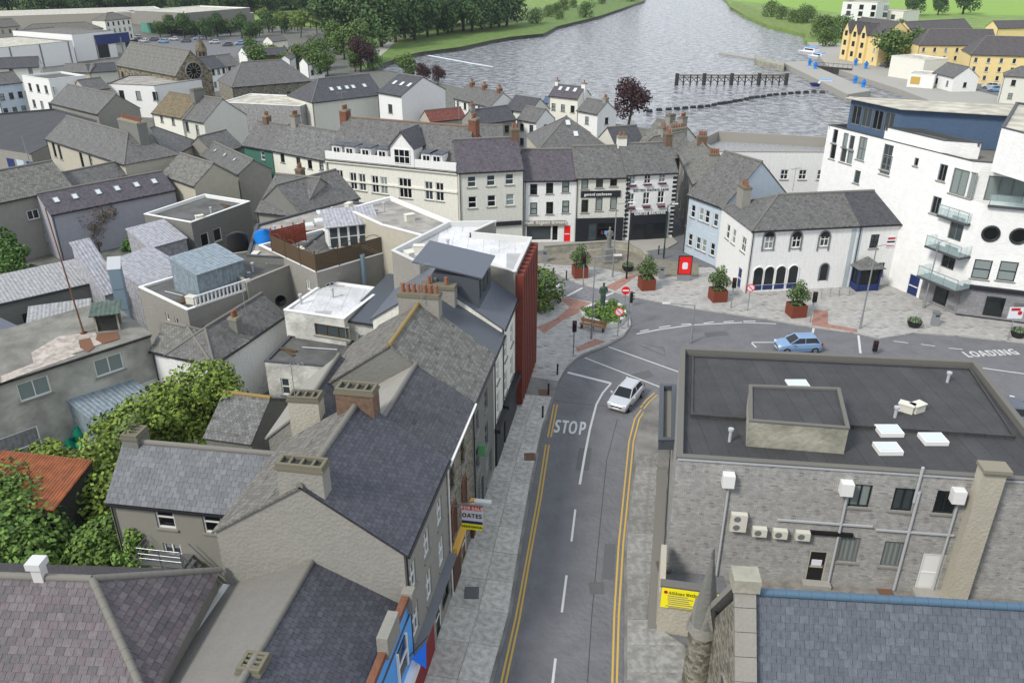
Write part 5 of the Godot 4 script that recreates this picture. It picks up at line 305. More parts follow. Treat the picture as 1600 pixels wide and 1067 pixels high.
	tree("car_park_tree", "green tree by the retail car park, seventh from the left", "dark", -118.46, -347.76, 0.6, "trees round the car park", 2.59, 0.00, 1.00)
	tree("car_park_tree", "green tree by the retail car park, ninth from the left", "mid", -114.98, -353.1, 0.59, "trees round the car park", 2.50, 0.00, 1.00)
	tree("car_park_tree", "green tree by the retail car park, tenth from the left", "dark", -107.12, -342.57, 0.6, "trees round the car park", 2.43, 0.00, 1.00)
	tree("car_park_tree", "green tree by the retail car park, eleventh from the left", "dark", -99.31, -327.85, 0.49, "trees round the car park", 3.43, 0.00, 1.00)
	tree("car_park_tree", "green tree by the retail car park, twelfth from the left", "mid", -103.22, -353.1, 0.59, "trees round the car park", 5.17, 0.00, 1.00)
	tree("car_park_tree", "green tree by the retail car park, thirteenth from the left", "dark", -103.88, -370.11, 0.54, "trees round the car park", 0.51, 0.00, 1.00)
	tree("car_park_tree", "green tree by the retail car park, fourteenth from the left", "dark", -96.92, -364.27, 0.54, "trees round the car park", 1.47, 0.00, 1.00)
	tree("car_park_tree", "green tree by the retail car park, fifteenth from the left", "mid", -95.9, -382.35, 0.57, "trees round the car park", 5.37, 0.00, 1.00)
	tree("car_park_tree", "green tree by the retail car park, sixteenth from the left", "dark", -94.38, -395.39, 0.52, "trees round the car park", 3.62, 0.00, 1.00)
	tree("car_park_tree", "green tree by the retail car park, eighth from the left", "dark", -123.02, -370.11, 0.43, "trees round the car park", 3.24, 0.00, 1.00)
	tree("car_park_tree", "green tree by the retail car park, fifth from the left", "mid", -133.95, -370.11, 0.45, "trees round the car park", 3.69, 0.00, 1.00)
	tree("young_tree", "pale young tree on the far green, first from the left", "pale", -115.5, -402.24, 1.05, "pale young trees", 4.61, 0.00, 1.00)
	tree("young_tree", "pale young tree on the far green, second from the left", "pale", -102.51, -370.11, 0.92, "pale young trees", 0.66, 0.00, 1.00)
	tree("young_tree", "pale young tree on the far green, third from the left", "pale", -95.58, -364.27, 1.17, "pale young trees", 3.09, 0.00, 1.00)
	tree("young_tree", "pale young tree on the far green, fourth from the left", "pale", -93.01, -376.13, 1.13, "pale young trees", 5.06, 0.00, 1.00)
	tree("young_tree", "pale young tree on the far green, sixth from the left", "pale", -90.28, -388.76, 1.1, "pale young trees", 4.86, 0.00, 1.00)
	tree("young_tree", "pale young tree on the far green, eighth from the left", "pale", -88.85, -402.24, 1.1, "pale young trees", 5.56, 0.00, 1.00)
	tree("young_tree", "pale young tree on the far green, fifth from the left", "pale", -84.98, -347.76, 1.17, "pale young trees", 0.89, 0.00, 1.00)
	tree("young_tree", "pale young tree on the far green, seventh from the left", "pale", -80.89, -358.6, 1.05, "pale young trees", 5.19, 0.00, 1.00)
	tree("young_tree", "pale young tree on the far green, ninth from the left", "pale", -79.28, -370.11, 1.04, "pale young trees", 1.13, 0.00, 1.00)
	tree("bank_bush", "dark bush on the left river bank, third from the left", "bush", 23.69, -475.95, 1.43, "bushes on the left bank", 2.36, 0.00, 1.00)
	tree("bank_bush", "dark bush on the left river bank, fifth from the left", "bush", 29.62, -506.66, 1.56, "bushes on the left bank", 2.62, 0.00, 1.00)
	tree("bank_bush", "dark bush on the left river bank, sixth from the left", "bush", 36.7, -529.36, 1.23, "bushes on the left bank", 2.47, 0.00, 1.00)
	tree("bank_bush", "dark bush on the left river bank, second from the left", "bush", 19.45, -457.41, 1.38, "bushes on the left bank", 5.41, 0.00, 1.00)
	tree("bank_bush", "dark bush on the left river bank, seventh from the left", "bush", 38.2, -452.99, 1.88, "bushes on the left bank", 3.74, 0.00, 1.00)
	tree("bank_bush", "dark bush on the left river bank, fourth from the left", "bush", 24.23, -440.21, 1.07, "bushes on the left bank", 4.40, 0.00, 1.00)
	tree("bank_bush", "dark bush on the left river bank, first from the left", "bush", 11.64, -416.64, 1.61, "bushes on the left bank", 4.96, 0.00, 1.00)
	tree("bank_bush", "dark bush on the left river bank, eighth from the left", "bush", 57.85, -567.37, 1.31, "bushes on the left bank", 0.35, 0.00, 1.00)
	tree("bank_bush", "dark bush on the left river bank, ninth from the left", "bush", 80.18, -595.81, 1.55, "bushes on the left bank", 0.74, 0.00, 1.00)
	tree("bank_bush", "green bush on the right river bank, first from the left", "bush", 135.78, -457.41, 1.88, "bushes on the right bank", 4.77, 0.00, 1.00)
	tree("bank_bush", "green bush on the right river bank, second from the left", "bush", 136.34, -440.21, 1.57, "bushes on the right bank", 5.66, 0.00, 1.00)
	tree("bank_bush", "green bush on the right river bank, third from the left", "bush", 137.16, -424.22, 1.36, "bushes on the right bank", 5.66, 0.00, 1.00)
	tree("bank_bush", "green bush on the right river bank, fourth from the left", "bush", 138.48, -416.64, 1.62, "bushes on the right bank", 4.58, 0.00, 1.00)
	tree("bank_bush", "green bush on the right river bank, fifth from the left", "bush", 144.02, -424.22, 1.88, "bushes on the right bank", 5.89, 0.00, 1.00)
	tree("bank_bush", "green bush on the right river bank, seventh from the left", "bush", 124.9, -347.76, 2.08, "bushes on the right bank", 0.24, 0.00, 1.00)
	tree("bank_bush", "green bush on the right river bank, ninth from the left", "bush", 122.16, -332.62, 1.21, "bushes on the right bank", 3.26, 0.00, 1.00)
	tree("bank_bush", "green bush on the right river bank, sixth from the left", "bush", 130.67, -370.11, 1.23, "bushes on the right bank", 3.94, 0.00, 1.00)
	tree("bank_bush", "green bush on the right river bank, tenth from the left", "bush", 132.6, -358.6, 1.68, "bushes on the right bank", 4.00, 0.00, 1.00)
	tree("bank_bush", "green bush on the right river bank, eighth from the left", "bush", 114.56, -314.3, 1.6, "bushes on the right bank", 1.63, 0.00, 1.00)
	tree("bank_bush", "green bush on the right river bank, eleventh from the left", "bush", 130.73, -342.57, 2.05, "bushes on the right bank", 4.37, 0.00, 1.00)
	tree("courtyard_tree", "green tree, left of the pair before the yellow flats", "mid", 111.77, -254.02, 1.0, "", 0.00, 0.00, 1.00)
	tree("courtyard_tree", "green tree, right of the pair before the yellow flats", "mid", 119.87, -255.48, 1.0, "", 0.00, 0.00, 1.00)
	tree("courtyard_tree", "green tree, behind the pair by the yellow flats", "mid", 160.19, -358.6, 0.55, "", 0.00, 0.00, 1.00)
	tree("field_tree", "dark tree on the bright field, left of the three field trees", "dark", 213.57, -466.5, 0.9, "", 0.00, 0.00, 1.00)
	tree("field_tree", "dark tree on the bright field, middle of the three field trees", "dark", 229.79, -471.18, 0.7, "", 0.00, 0.00, 1.00)
	tree("field_tree", "dark tree on the bright field, largest field tree at the right", "dark", 245.63, -475.95, 1.1, "", 0.00, 0.00, 1.00)
	tree("garden_tree", "green garden tree behind the stone house, fourth from the left", "mid", -73.67, -245.6, 0.7, "garden trees behind the stone house", 0.00, 0.00, 1.00)
	tree("garden_tree", "green garden tree behind the stone house, fifth from the left", "mid", -72.04, -255.48, 0.6, "garden trees behind the stone house", 1.30, 0.00, 1.00)
	tree("garden_tree", "green garden tree behind the stone house, sixth from the left", "bush", -66.73, -251.16, 1.2, "garden trees behind the stone house", 2.60, 0.00, 1.00)
	tree("garden_tree", "green garden tree behind the stone house, seventh from the left", "mid", -61.08, -245.6, 0.7, "garden trees behind the stone house", 3.90, 0.00, 1.00)
	tree("garden_tree", "green garden tree behind the stone house, third from the left", "mid", -84.3, -275.96, 0.6, "garden trees behind the stone house", 5.20, 0.00, 1.00)
	tree("garden_tree", "green garden tree behind the stone house, second from the left", "bush", -78.97, -237.69, 1.2, "garden trees behind the stone house", 6.50, 0.00, 1.00)
	tree("garden_tree", "green garden tree behind the stone house, ninth from the left", "mid", -56.71, -251.16, 0.8, "garden trees behind the stone house", 7.80, 0.00, 1.00)
	tree("garden_tree", "green garden tree behind the stone house, tenth from the left", "mid", -51.69, -237.69, 0.6, "garden trees behind the stone house", 9.10, 0.00, 1.00)
	tree("garden_tree", "green garden tree behind the stone house, first from the left", "bush", -80.05, -232.68, 1.1, "garden trees behind the stone house", 10.40, 0.00, 1.00)
	tree("garden_tree", "green garden tree behind the stone house, eighth from the left", "pale", -63.18, -263.01, 0.8, "garden trees behind the stone house", 11.70, 0.00, 1.00)
	tree("garden_tree", "green garden tree behind the stone house, twelfth from the left", "bush", -41.02, -251.16, 1.3, "garden trees behind the stone house", 13.00, 0.00, 1.00)
	tree("garden_tree", "green garden tree behind the stone house, eleventh from the left", "mid", -45.35, -245.6, 0.6, "garden trees behind the stone house", 14.30, 0.00, 1.00)
	bld({"n": "slate_house", "l": "small grey-roofed house in the gardens by the car park", "c": "house", "p": [-77.28, -249.37], "a": 0.8556, "w": 6.48, "d": 4.38, "he": 4.5, "rise": 1.59, "wm": "white", "rm": "slate_dark", "face_f": [["win", 1.62, 1.0, 0.9, 1.3, "d12"], ["win", 4.86, 1.0, 0.9, 1.3, "d12"]], "face_r": [["win", 2.19, 1.0, 0.9, 1.2, "d12"]]})
	bld({"n": "slate_house", "l": "white bungalow behind the copper tree", "c": "house", "p": [-55.28, -230.13], "a": 0.8741, "w": 5.38, "d": 3.62, "he": 4.0, "rise": 1.32, "wm": "white", "rm": "slate_grey_far", "face_f": [["win", 1.35, 1.0, 0.9, 1.3, "d12"], ["win", 4.04, 1.0, 0.9, 1.3, "d12"]], "face_r": []})
	bld({"n": "slate_house", "l": "grey roofed house between the white flat blocks", "c": "house", "p": [-86.49, -170.89], "a": 1.0084, "w": 5.0, "d": 5.04, "he": 6.0, "rise": 1.83, "wm": "render_pale", "rm": "slate_grey_far", "face_f": [["win", 1.25, 1.0, 0.9, 1.3, "d12"], ["win", 1.25, 3.9, 0.9, 1.3, "d12"], ["win", 3.75, 1.0, 0.9, 1.3, "d12"], ["win", 3.75, 3.9, 0.9, 1.3, "d12"]], "face_r": [["win", 2.52, 1.0, 0.9, 1.2, "d12"], ["win", 2.52, 3.9, 0.9, 1.2, "d12"]]})
	car(-139.96, -327.85, 1.2, "car_silver", "parked car in the retail car park, first from the left", 1.0)
	car(-138.2, -332.62, 1.3, "car_grey", "parked car in the retail car park, second from the left", 1.0)
	car(-131.76, -325.52, 1.4, "car_blue", "parked car in the retail car park, third from the left", 1.0)
	car(-131.22, -335.06, 1.5, "car_silver", "parked car in the retail car park, fourth from the left", 1.0)
	car(-124.14, -327.85, 1.6, "car_grey", "parked car in the retail car park, fifth from the left", 1.0)
	car(-122.63, -337.53, 1.7, "car_blue", "parked car in the retail car park, sixth from the left", 1.0)
	car(-111.66, -323.22, 1.8, "car_silver", "parked car in the retail car park, seventh from the left", 1.0)
	car(-104.04, -314.3, 1.9, "car_grey", "parked car in the retail car park, eighth from the left", 1.0)
	car(-100.69, -318.7, 2.0, "car_blue", "parked car in the retail car park, ninth from the left", 1.0)
	car(-93.46, -310.02, 2.1, "car_silver", "parked car in the retail car park, tenth from the left", 1.0)
	far_wood()
	jetty([44.76, -229.48], [74.53, -229.48])
	buoys([[31.27, -189.03], [33.72, -190.65], [36.06, -191.47], [38.13, -192.3], [40.21, -193.13], [42.16, -193.97], [44.12, -194.82], [45.95, -195.67], [47.84, -197.4], [49.61, -199.16], [51.04, -200.05], [52.48, -200.95], [54.16, -202.76], [55.64, -203.68], [57.53, -205.55], [59.29, -207.44], [60.97, -208.4], [62.83, -209.37], [64.99, -211.33], [66.9, -212.32], [69.14, -213.32], [71.24, -214.33], [73.37, -215.35], [75.83, -216.38], [78.16, -217.42], [79.96, -216.38]])
	boat(103.9, -299.03, 1.0, 0.5, "blue and white river cruiser moored at the quay")
	boat(102.87, -288.03, 0.8, 0.5, "second river cruiser moored behind the first")
	boat(84.02, -227.2, 0.7, 1.2, "small white and navy boat beside the lock island")
	lock_gate([90.67, -255.48], [99.51, -248.35])
	sheet("stone_pier", [[80.38, -282.9], [85.05, -266.14], [82.28, -256.95], [78.02, -272.61]], 0.2, 2.4, "render_old")
	sheet("pontoon", [[74.2, -306.96], [82.85, -289.86], [81.41, -284.56], [73.29, -303.0]], -1.0, 0.6, "concrete")
	stand(90.3, -258.44, "bright blue lockside stand, first from the left")
	stand(89.6, -251.16, "bright blue lockside stand, second from the left")
	stand(104.86, -259.95, "bright blue lockside stand, fourth from the left")
	stand(105.09, -252.58, "bright blue lockside stand, last from the left")
	stand(90.28, -222.09, "bright blue lockside stand, third from the left")
	stand(89.91, -215.53, "bright blue lockside stand, fifth from the left")
	# -------------------- props
	car(8.93, -55.34, 2.62, "car_silver", "silver hatchback driving towards the viewer past the stop line", 1.0)
	car(25.28, -64.48, 1.62, "car_blue", "pale blue hatchback on the road behind the brick office", 1.0)
	car(37.87, -53.2, -0.2, "car_grey", "grey-blue car half hidden behind the brick office", 1.0)
	car(111.69, -270.96, 1.2, "car_silver", "silver car parked by the quay wall", 1.0)
	car(112.84, -267.73, 1.2, "car_grey", "dark car parked second along the quay", 1.0)
	car(112.99, -256.95, 1.2, "car_grey", "dark car parked third along the quay", 1.0)
	car(172.05, -382.35, 1.2, "car_silver", "pale car parked behind the yellow flats", 1.0)
	car(121.78, -214.47, 1.2, "car_silver", "silver car parked by the yellow block", 1.0)
	car(120.64, -209.31, 1.2, "car_blue", "pale car next to the silver one by the yellow block", 1.0)
	car(-148.5, -342.57, 1.2, "car_silver", "white car in the retail car park", 1.0)
	planter(7.34, -82.25, "corten planter with a shrub nearest the shops", 0)
	planter(14.03, -78.76, "corten planter with a shrub in the middle of the plaza", 1)
	planter(20.74, -75.68, "corten planter with a shrub before the blue door", 2)
	planter(27.43, -71.87, "corten planter with a shrub before the white corner building", 3)
	lamp(7.21, -66.58, 7.88, "tall grey street lamp beside the bronze statue", 1.6, "pole_grey")
	lamp(12.3, -81.49, 7.58, "black lamp column with a twin head on the plaza", 0.5, "pole_black")
	lamp(17.4, -88.1, 6.19, "green lamp column by the pub corner", 0.4, "pole_green")
	lamp(16.15, -65.91, 3.64, "grey street lamp partly hidden by the brick office", -2.2, "pole_grey")
	lamp(32.49, -68.78, 8.10, "grey street lamp before the white corner building", 0.8, "pole_grey")
	lamp(40.59, -73.57, 6.82, "leaning grey pole beside the cafe", 0.2, "pole_grey")
	lamp(10.86, -82.06, 8.10, "grey lamp post beside the stone statue", 1.2, "pole_grey")
	traffic_signal(5.37, -63.48, 3.26, "traffic light at the left kerb of the crossing", 0.0)
	traffic_signal(7.49, -79.65, 3.49, "traffic light beside the first planter", 0.0)
	traffic_signal(10.87, -69.21, 3.50, "traffic light at the plaza nose", 1.5)
	traffic_signal(21.59, -73.57, 3.24, "traffic light before the blue door", 0.0)
	traffic_signal(28.31, -70.22, 3.15, "traffic light before the white building", 0.0)
	traffic_signal(31.77, -63.85, 1.19, "traffic light rising behind the office parapet", 0.0)
	road_sign(11.13, -73.73, 2.25, "round red no-entry sign on the plaza", "noentry")
	road_sign(9.64, -66.98, 2.93, "round red-ringed turn ban sign", "ring")
	road_sign(23.07, -72.94, 2.83, "small red and white sign near the blue door", "ring")
	road_sign(45.0, -66.44, 3.16, "white and red parking notice board", "board")
	bollard(3.78, -59.69, "farthest black bollard on the left pavement")
	bollard(2.9, -56.35, "middle black bollard on the left pavement")
	bollard(2.32, -52.83, "nearest black bollard on the left pavement")
	bollard(4.5, -82.25, "left bollard of the plaza pair")
	bollard(5.83, -81.31, "right bollard of the plaza pair")
	bollard(17.03, -89.4, "lone bollard by the lane")
	hoop(31.44, -76.34, "first steel bicycle hoop before the white building")
	hoop(32.44, -76.6, "second steel bicycle hoop before the white building")
	hoop(33.44, -76.85, "third steel bicycle hoop before the white building")
	hoop(34.59, -77.11, "fourth steel bicycle hoop before the white building")
	ad_panel(18.32, -80.93)
	statue(8.81, -72.63, 0.6, "bronze", 2.5, 0.4, "dark green bronze statue in the plaza flower bed")
	statue(10.88, -86.83, 1.6, "stone_statue", 2.5, 0.7, "grey stone statue of a standing man on a tall plinth")
	flower_bed([[6.71, -72.17], [8.57, -74.05], [10.19, -74.37], [10.91, -72.48], [10.69, -70.66], [9.85, -69.21], [8.79, -68.92], [7.01, -70.52]])
	bench([6.28, -68.92], [8.56, -67.8], "slatted timber bench before the flower bed")
	bench([2.37, -72.48], [4.8, -76.01], "long timber bench edge round the corner shrub")
	tub(37.7, -69.21, "round black flower tub by the cafe")
	tub(46.18, -66.98, "round black flower tub at the right edge")
	tub(12.76, -83.99, "round black tub on the plaza")
	bin(39.75, -69.5, "steel litter bin before the cafe")
	bin(3.7, -86.83, "grey litter bin on the plaza edge")
	bin(16.05, -81.68, "tall grey cabinet beside the red poster panel")
	low_wall([[3.73, -89.84], [7.53, -90.74], [11.77, -91.64], [13.93, -90.74], [15.04, -88.53], [15.23, -86.83]])
	tree("corner_shrub", "dark leafy shrub at the red building corner", "bush", 2.87, -74.37, 1.0, "", 0.4)
	ivy("ivy_mass", "great sprawling mass of yellow-green ivy over the yard walls", [[[-30.55, 2.0, -44.69], 1.3], [[-28.53, 1.8, -43.31], 1.5], [[-27.07, 1.8, -42.4], 1.6], [[-25.75, 2.2, -42.53], 1.7], [[-25.68, 3.6, -43.31], 1.7], [[-25.32, 4.2, -44.63], 1.5], [[-24.47, 4.6, -44.76], 1.5], [[-23.92, 4.6, -45.96], 1.6], [[-23.29, 4.6, -47.04], 1.6], [[-22.44, 4.8, -47.72], 1.7], [[-21.67, 5.0, -48.7], 1.9], [[-20.63, 5.2, -48.97], 1.8], [[-19.92, 4.6, -48.52], 1.6], [[-20.95, 3.6, -48.5], 1.6], [[-21.91, 3.2, -47.88], 1.7], [[-22.85, 3.0, -47.38], 1.7], [[-23.46, 3.0, -46.16], 1.6], [[-21.33, 2.6, -47.2], 1.4], [[-25.95, 1.5, -41.14], 1.8], [[-27.19, 1.4, -41.61], 1.6], [[-24.99, 2.0, -41.45], 1.7], [[-19.9, 2.0, -46.54], 1.3], [[-18.39, 2.0, -46.54], 1.2], [[-29.63, 2.0, -43.95], 1.3]], 26000, 0.3, 5, Color(0.025, 0.06, 0.008), Color(0.24, 0.32, 0.04))
	ivy("garden_bush", "dark green leafy bush at the left edge below the rusty shed", [[[-30.56, 2.2, -40.52], 2.2], [[-29.1, 2.0, -39.52], 2.2], [[-29.39, 2.0, -38.31], 2.3], [[-28.01, 1.6, -37.64], 2.2], [[-28.77, 1.5, -36.64], 2.3], [[-26.88, 1.0, -36.96], 1.8], [[-27.9, 1.0, -36.14], 2.0], [[-30.23, 2.4, -38.99], 2.0]], 15000, 0.32, 6, Color(0.02, 0.055, 0.008), Color(0.16, 0.27, 0.045))
	ivy("garden_bush", "green bush against the ivy-clad house corner", [[[-24.06, 1.0, -37.24], 1.4], [[-23.25, 1.6, -37.36], 1.3], [[-24.07, 0.8, -36.37], 1.4], [[-23.5, 0.5, -36.18], 1.1]], 7000, 0.28, 7, Color(0.02, 0.05, 0.008), Color(0.15, 0.25, 0.035))
	ivy("wall_creeper", "bright green creeper climbing the pebble-dashed house wall", [[[-20.05, 4.0, -34.41], 0.55], [[-20.19, 3.2, -34.59], 0.7], [[-20.46, 2.3, -34.73], 0.8], [[-20.33, 1.6, -34.92], 0.9], [[-19.48, 2.4, -34.76], 0.6], [[-19.52, 1.6, -34.92], 0.8], [[-19.26, 3.2, -34.59], 0.4]], 3600, 0.22, 9, Color(0.03, 0.08, 0.01), Color(0.2, 0.33, 0.06))
	ivy("yard_tree", "green tree at the left edge beside the long shed", [[[-52.97, 3.5, -80.21], 1.7], [[-52.42, 2.5, -79.1], 1.8], [[-53.5, 4.6, -81.09], 1.4], [[-52.16, 1.6, -78.68], 1.5]], 5000, 0.35, 12, Color(0.015, 0.045, 0.008), Color(0.1, 0.2, 0.03))
	ivy("round_shrub", "small round green shrub at the warehouse wall", [[[-44.01, 1.2, -89.1], 0.9], [[-43.86, 1.6, -89.28], 0.7]], 1500, 0.25, 13, Color(0.015, 0.05, 0.008), Color(0.09, 0.2, 0.03))
	ivy("bare_climber", "bare brown climber fanned over the pale warehouse wall", [[[-48.86, 4.0, -90.9], 1.7], [[-48.68, 3.0, -91.63], 1.4], [[-47.85, 4.4, -92.11], 1.5], [[-48.67, 2.0, -91.11], 0.9], [[-48.5, 1.0, -90.58], 0.5]], 2600, 0.2, 15, Color(0.06, 0.04, 0.02), Color(0.2, 0.14, 0.08))
	rubbish_heap(-31.11, -49.64)
	fire_stair(get_node("stone_house"), 3.03, 3.1)
	sale_board(-3.01, -35.83, 1.3979)
	flag(-4.66, -26.42, 1.3979)
	cover(1.25, -47.51, "iron_rust", "rust-brown square cover on the left pavement")
	cover(-2.22, -34.22, "iron", "long framed cover on the left pavement")
	cover(2.56, -56.66, "iron_rust", "round brown manhole on the left pavement")
	cover(4.7, -34.72, "iron", "square manhole in the right lane")
	cover(8.7, -36.32, "iron_rust", "rust-red cover beside the office railing")
	cover(20.65, -34.32, "iron_rust", "rust-red cover in the office yard")
	yard_kerb([[8.88, -36.75], [28.29, -34.42]])
	aerial(-5.57, 12.4, -46.14, "aerial on the chimney of the weathered-slate house")
	aerial(-23.42, 11.9, -115.25, "aerial above the terrace chimney by the civic building")
	aerial(19.11, 10.9, -104.78, "aerial on the pub chimney")
	aerial(-6.43, 12.9, -100.41, "aerial on the civic building chimney")
	aerial(-20.3, 7.0, -56.71, "aerial on the thin chimney of the outbuilding")
	aerial(-11.68, 9.8, -38.04, "aerial on the plastered chimney")
	aerial(29.72, 8.9, -84.38, "aerial behind the white corner building ridge")
	dish(-18.48, 6.5, -60.3, "dark satellite dish at the white annex")
	dish(-22.07, 5.4, -58.86, "grey satellite dish beside the thin chimney")
	dish(-55.68, 5.5, -91.49, "dark satellite dish on the grey back house wall")
	ivy("chimney_ivy", "shaggy ivy tuft over the dark chimney of the pebble-dashed house", [[[-20.62, 8.6, -37.18], 0.7], [[-21.03, 8.2, -37.3], 0.5], [[-20.45, 8.2, -37.55], 0.5]], 900, 0.22, 19, Color(0.03, 0.06, 0.01), Color(0.18, 0.24, 0.06))
	roof_bits(get_node("flat_store"), [[0.02, 7.75, -5.27, 1], [0.8, 7.75, -6.4, 0], [2.26, 7.75, -4.9, 2], [2.73, 7.75, -6.4, 1], [3.64, 7.75, -7.17, 2], [2.34, 7.75, -2.74, 3], [3.74, 7.75, -4.17, 3], [5.01, 7.75, -12.54, 0], [6.23, 7.75, -14.79, 1]])
	roof_bits(get_node("grey_store"), [[-0.95, 7.25, -6.04, 1], [-3.93, 7.25, -6.88, 2], [0.75, 7.25, -6.04, 3], [-0.32, 7.25, -2.88, 0]])
	roof_bits(get_node("terrace_block"), [[-1.01, 6.48, -2.47, 2], [-0.22, 6.48, -1.68, 1], [-2.09, 6.48, -3.28, 3], [3.02, 6.48, -6.4, 0]])
	roof_bits(get_node("deck_block"), [[-2.44, 7.8, -4.91, 1], [-0.34, 7.8, -2.97, 2], [2.25, 7.8, -7.13, 1]])
	roof_bits(get_node("upper_storey"), [[-0.51, 10.35, -5.0, 0], [2.17, 10.35, -2.08, 1], [-1.52, 10.35, -4.0, 3]])
	roof_bits(get_node("flat_workshop"), [[0.81, 5.3, -4.01, 0], [1.2, 5.3, -7.27, 2], [0.34, 5.3, -1.64, 1]])
	roof_bits(get_node("brick_office"), [[14.41, 7.42, -5.15, 1], [15.05, 7.42, -5.15, 1], [13.46, 7.42, -4.43, 0], [3.31, 7.42, -2.05, 0], [18.55, 7.42, -8.67, 0]])
	roof_bits(get_node("office_building"), [[-7.98, 10.85, -3.68, 1], [-7.4, 10.85, -5.12, 1], [-5.23, 10.85, -5.86, 0], [-4.07, 10.85, -2.98, 2]])
	roof_bits(get_node("low_annex"), [[1.33, 4.35, -1.7, 2], [3.65, 4.35, -2.25, 3]])
	roof_bits(get_node("white_annex"), [[1.02, 6.55, -1.39, 0], [3.3, 6.55, -2.7, 0]])


# ------------------------------------------------------------------ mesh kit
class MB:
	var v := PackedVector3Array()
	var n := PackedVector3Array()
	var t := PackedVector2Array()
	var c := PackedColorArray()
	var col := Color(1, 1, 1)
	func tri(a: Vector3, b: Vector3, d: Vector3, ua := Vector2.ZERO, ub := Vector2.ZERO, ud := Vector2.ZERO) -> void:
		var k := (b - a).cross(d - a)
		if k.length_squared() < 1e-14: return
		k = k.normalized()
		v.append_array([a, d, b]); n.append_array([k, k, k]); t.append_array([ua, ud, ub]); c.append_array([col, col, col])
	func quv(a: Vector3, b: Vector3, d: Vector3, e: Vector3, ua: Vector2, ub: Vector2, ud: Vector2, ue: Vector2) -> void:
		tri(a, b, d, ua, ub, ud); tri(a, d, e, ua, ud, ue)
	func poly(p: Array) -> void:                       # convex, counter-clockwise from outside; uv in metres along the first edge
		var x: Vector3 = (p[1] - p[0]).normalized()
		var k: Vector3 = (p[1] - p[0]).cross(p[2] - p[0]).normalized()
		var y: Vector3 = k.cross(x)
		var o: Vector3 = p[0]
		for i in range(1, p.size() - 1):
			var a: Vector3 = p[i]; var b: Vector3 = p[i + 1]
			tri(o, a, b, Vector2.ZERO, Vector2((a - o).dot(x), -(a - o).dot(y)), Vector2((b - o).dot(x), -(b - o).dot(y)))
	func slab(p: Array, th: float) -> void:            # a sheet with thickness th below its face
		var k: Vector3 = (p[1] - p[0]).cross(p[2] - p[0]).normalized() * th
		poly(p)
		var q := []
		for a in p: q.append(a - k)
		var r := q.duplicate(); r.reverse(); poly(r)
		for i in p.size():
			var j: int = (i + 1) % p.size()
			poly([q[i], q[j], p[j], p[i]])
	func box(o: Vector3, s: Vector3, b := Basis.IDENTITY) -> void:
		var x: Vector3 = b.x * s.x * 0.5; var y: Vector3 = b.y * s.y * 0.5; var z: Vector3 = b.z * s.z * 0.5
		poly([o - x - y + z, o + x - y + z, o + x + y + z, o - x + y + z])
		poly([o + x - y - z, o - x - y - z, o - x + y - z, o + x + y - z])
		poly([o + x - y + z, o + x - y - z, o + x + y - z, o + x + y + z])
		poly([o - x - y - z, o - x - y + z, o - x + y + z, o - x + y - z])
		poly([o - x + y + z, o + x + y + z, o + x + y - z, o - x + y - z])
		poly([o - x - y - z, o + x - y - z, o + x - y + z, o - x - y + z])
	func tube(p0: Vector3, p1: Vector3, r0: float, r1: float, k := 8, caps := true) -> void:
		var d := (p1 - p0).normalized()
		var x := d.cross(Vector3(0.31, 0.2, 0.93) if absf(d.y) > 0.8 else Vector3.UP).normalized()
		var y := d.cross(x)
		var base := v.size()
		for i in k:
			var a0 := TAU * i / k; var a1 := TAU * (i + 1) / k
			var q0 := x * cos(a0) + y * sin(a0); var q1 := x * cos(a1) + y * sin(a1)
			var L := (p1 - p0).length()
			v.append_array([p0 + q0 * r0, p1 + q0 * r1, p1 + q1 * r1, p0 + q0 * r0, p1 + q1 * r1, p0 + q1 * r0])
			n.append_array([q0, q0, q1, q0, q1, q1])
			t.append_array([Vector2(a0 * r0, 0), Vector2(a0 * r0, L), Vector2(a1 * r0, L), Vector2(a0 * r0, 0), Vector2(a1 * r0, L), Vector2(a1 * r0, 0)])
			for j in 6: c.append(col)
			if caps:
				tri(p1, p1 + q0 * r1, p1 + q1 * r1); tri(p0, p0 + q1 * r0, p0 + q0 * r0)
	func lathe(o: Vector3, prof: Array, k := 12) -> void:   # prof: [radius, height] from bottom to top
		for i in prof.size() - 1:
			tube(o + Vector3(0, prof[i][1], 0), o + Vector3(0, prof[i + 1][1] + 1e-4, 0), prof[i][0], prof[i + 1][0], k, i == prof.size() - 2 or i == 0)
	func loft(rings: Array) -> void:                    # rings of equal point count, smooth enough for small things
		for i in rings.size() - 1:
			var a: Array = rings[i]; var b: Array = rings[i + 1]
			for j in a.size():
				var k: int = (j + 1) % a.size()
				poly([a[j], a[k], b[k], b[j]])
		var f: Array = rings[0].duplicate(); f.reverse(); poly(f)
		poly(rings[-1])
	func mesh() -> ArrayMesh:
		var m := ArrayMesh.new()
		if v.is_empty(): return m
		var arr := []; arr.resize(Mesh.ARRAY_MAX)
		arr[Mesh.ARRAY_VERTEX] = v; arr[Mesh.ARRAY_NORMAL] = n; arr[Mesh.ARRAY_TEX_UV] = t; arr[Mesh.ARRAY_COLOR] = c
		m.add_surface_from_arrays(Mesh.PRIMITIVE_TRIANGLES, arr)
		return m

var M := {}
var taken := {}
var cache := {}
var rng := RandomNumberGenerator.new()

func numbered(called: String) -> String:
	var k: int = taken.get(called, 0)
	taken[called] = k + 1
	return called if k == 0 else "%s_%03d" % [called, k]

func tag(o: Node, label := "", category := "", group := "", kind := "") -> void:
	if label: o.set_meta("label", label)
	if category: o.set_meta("category", category)
	if group: o.set_meta("group", group)
	if kind: o.set_meta("kind", kind)

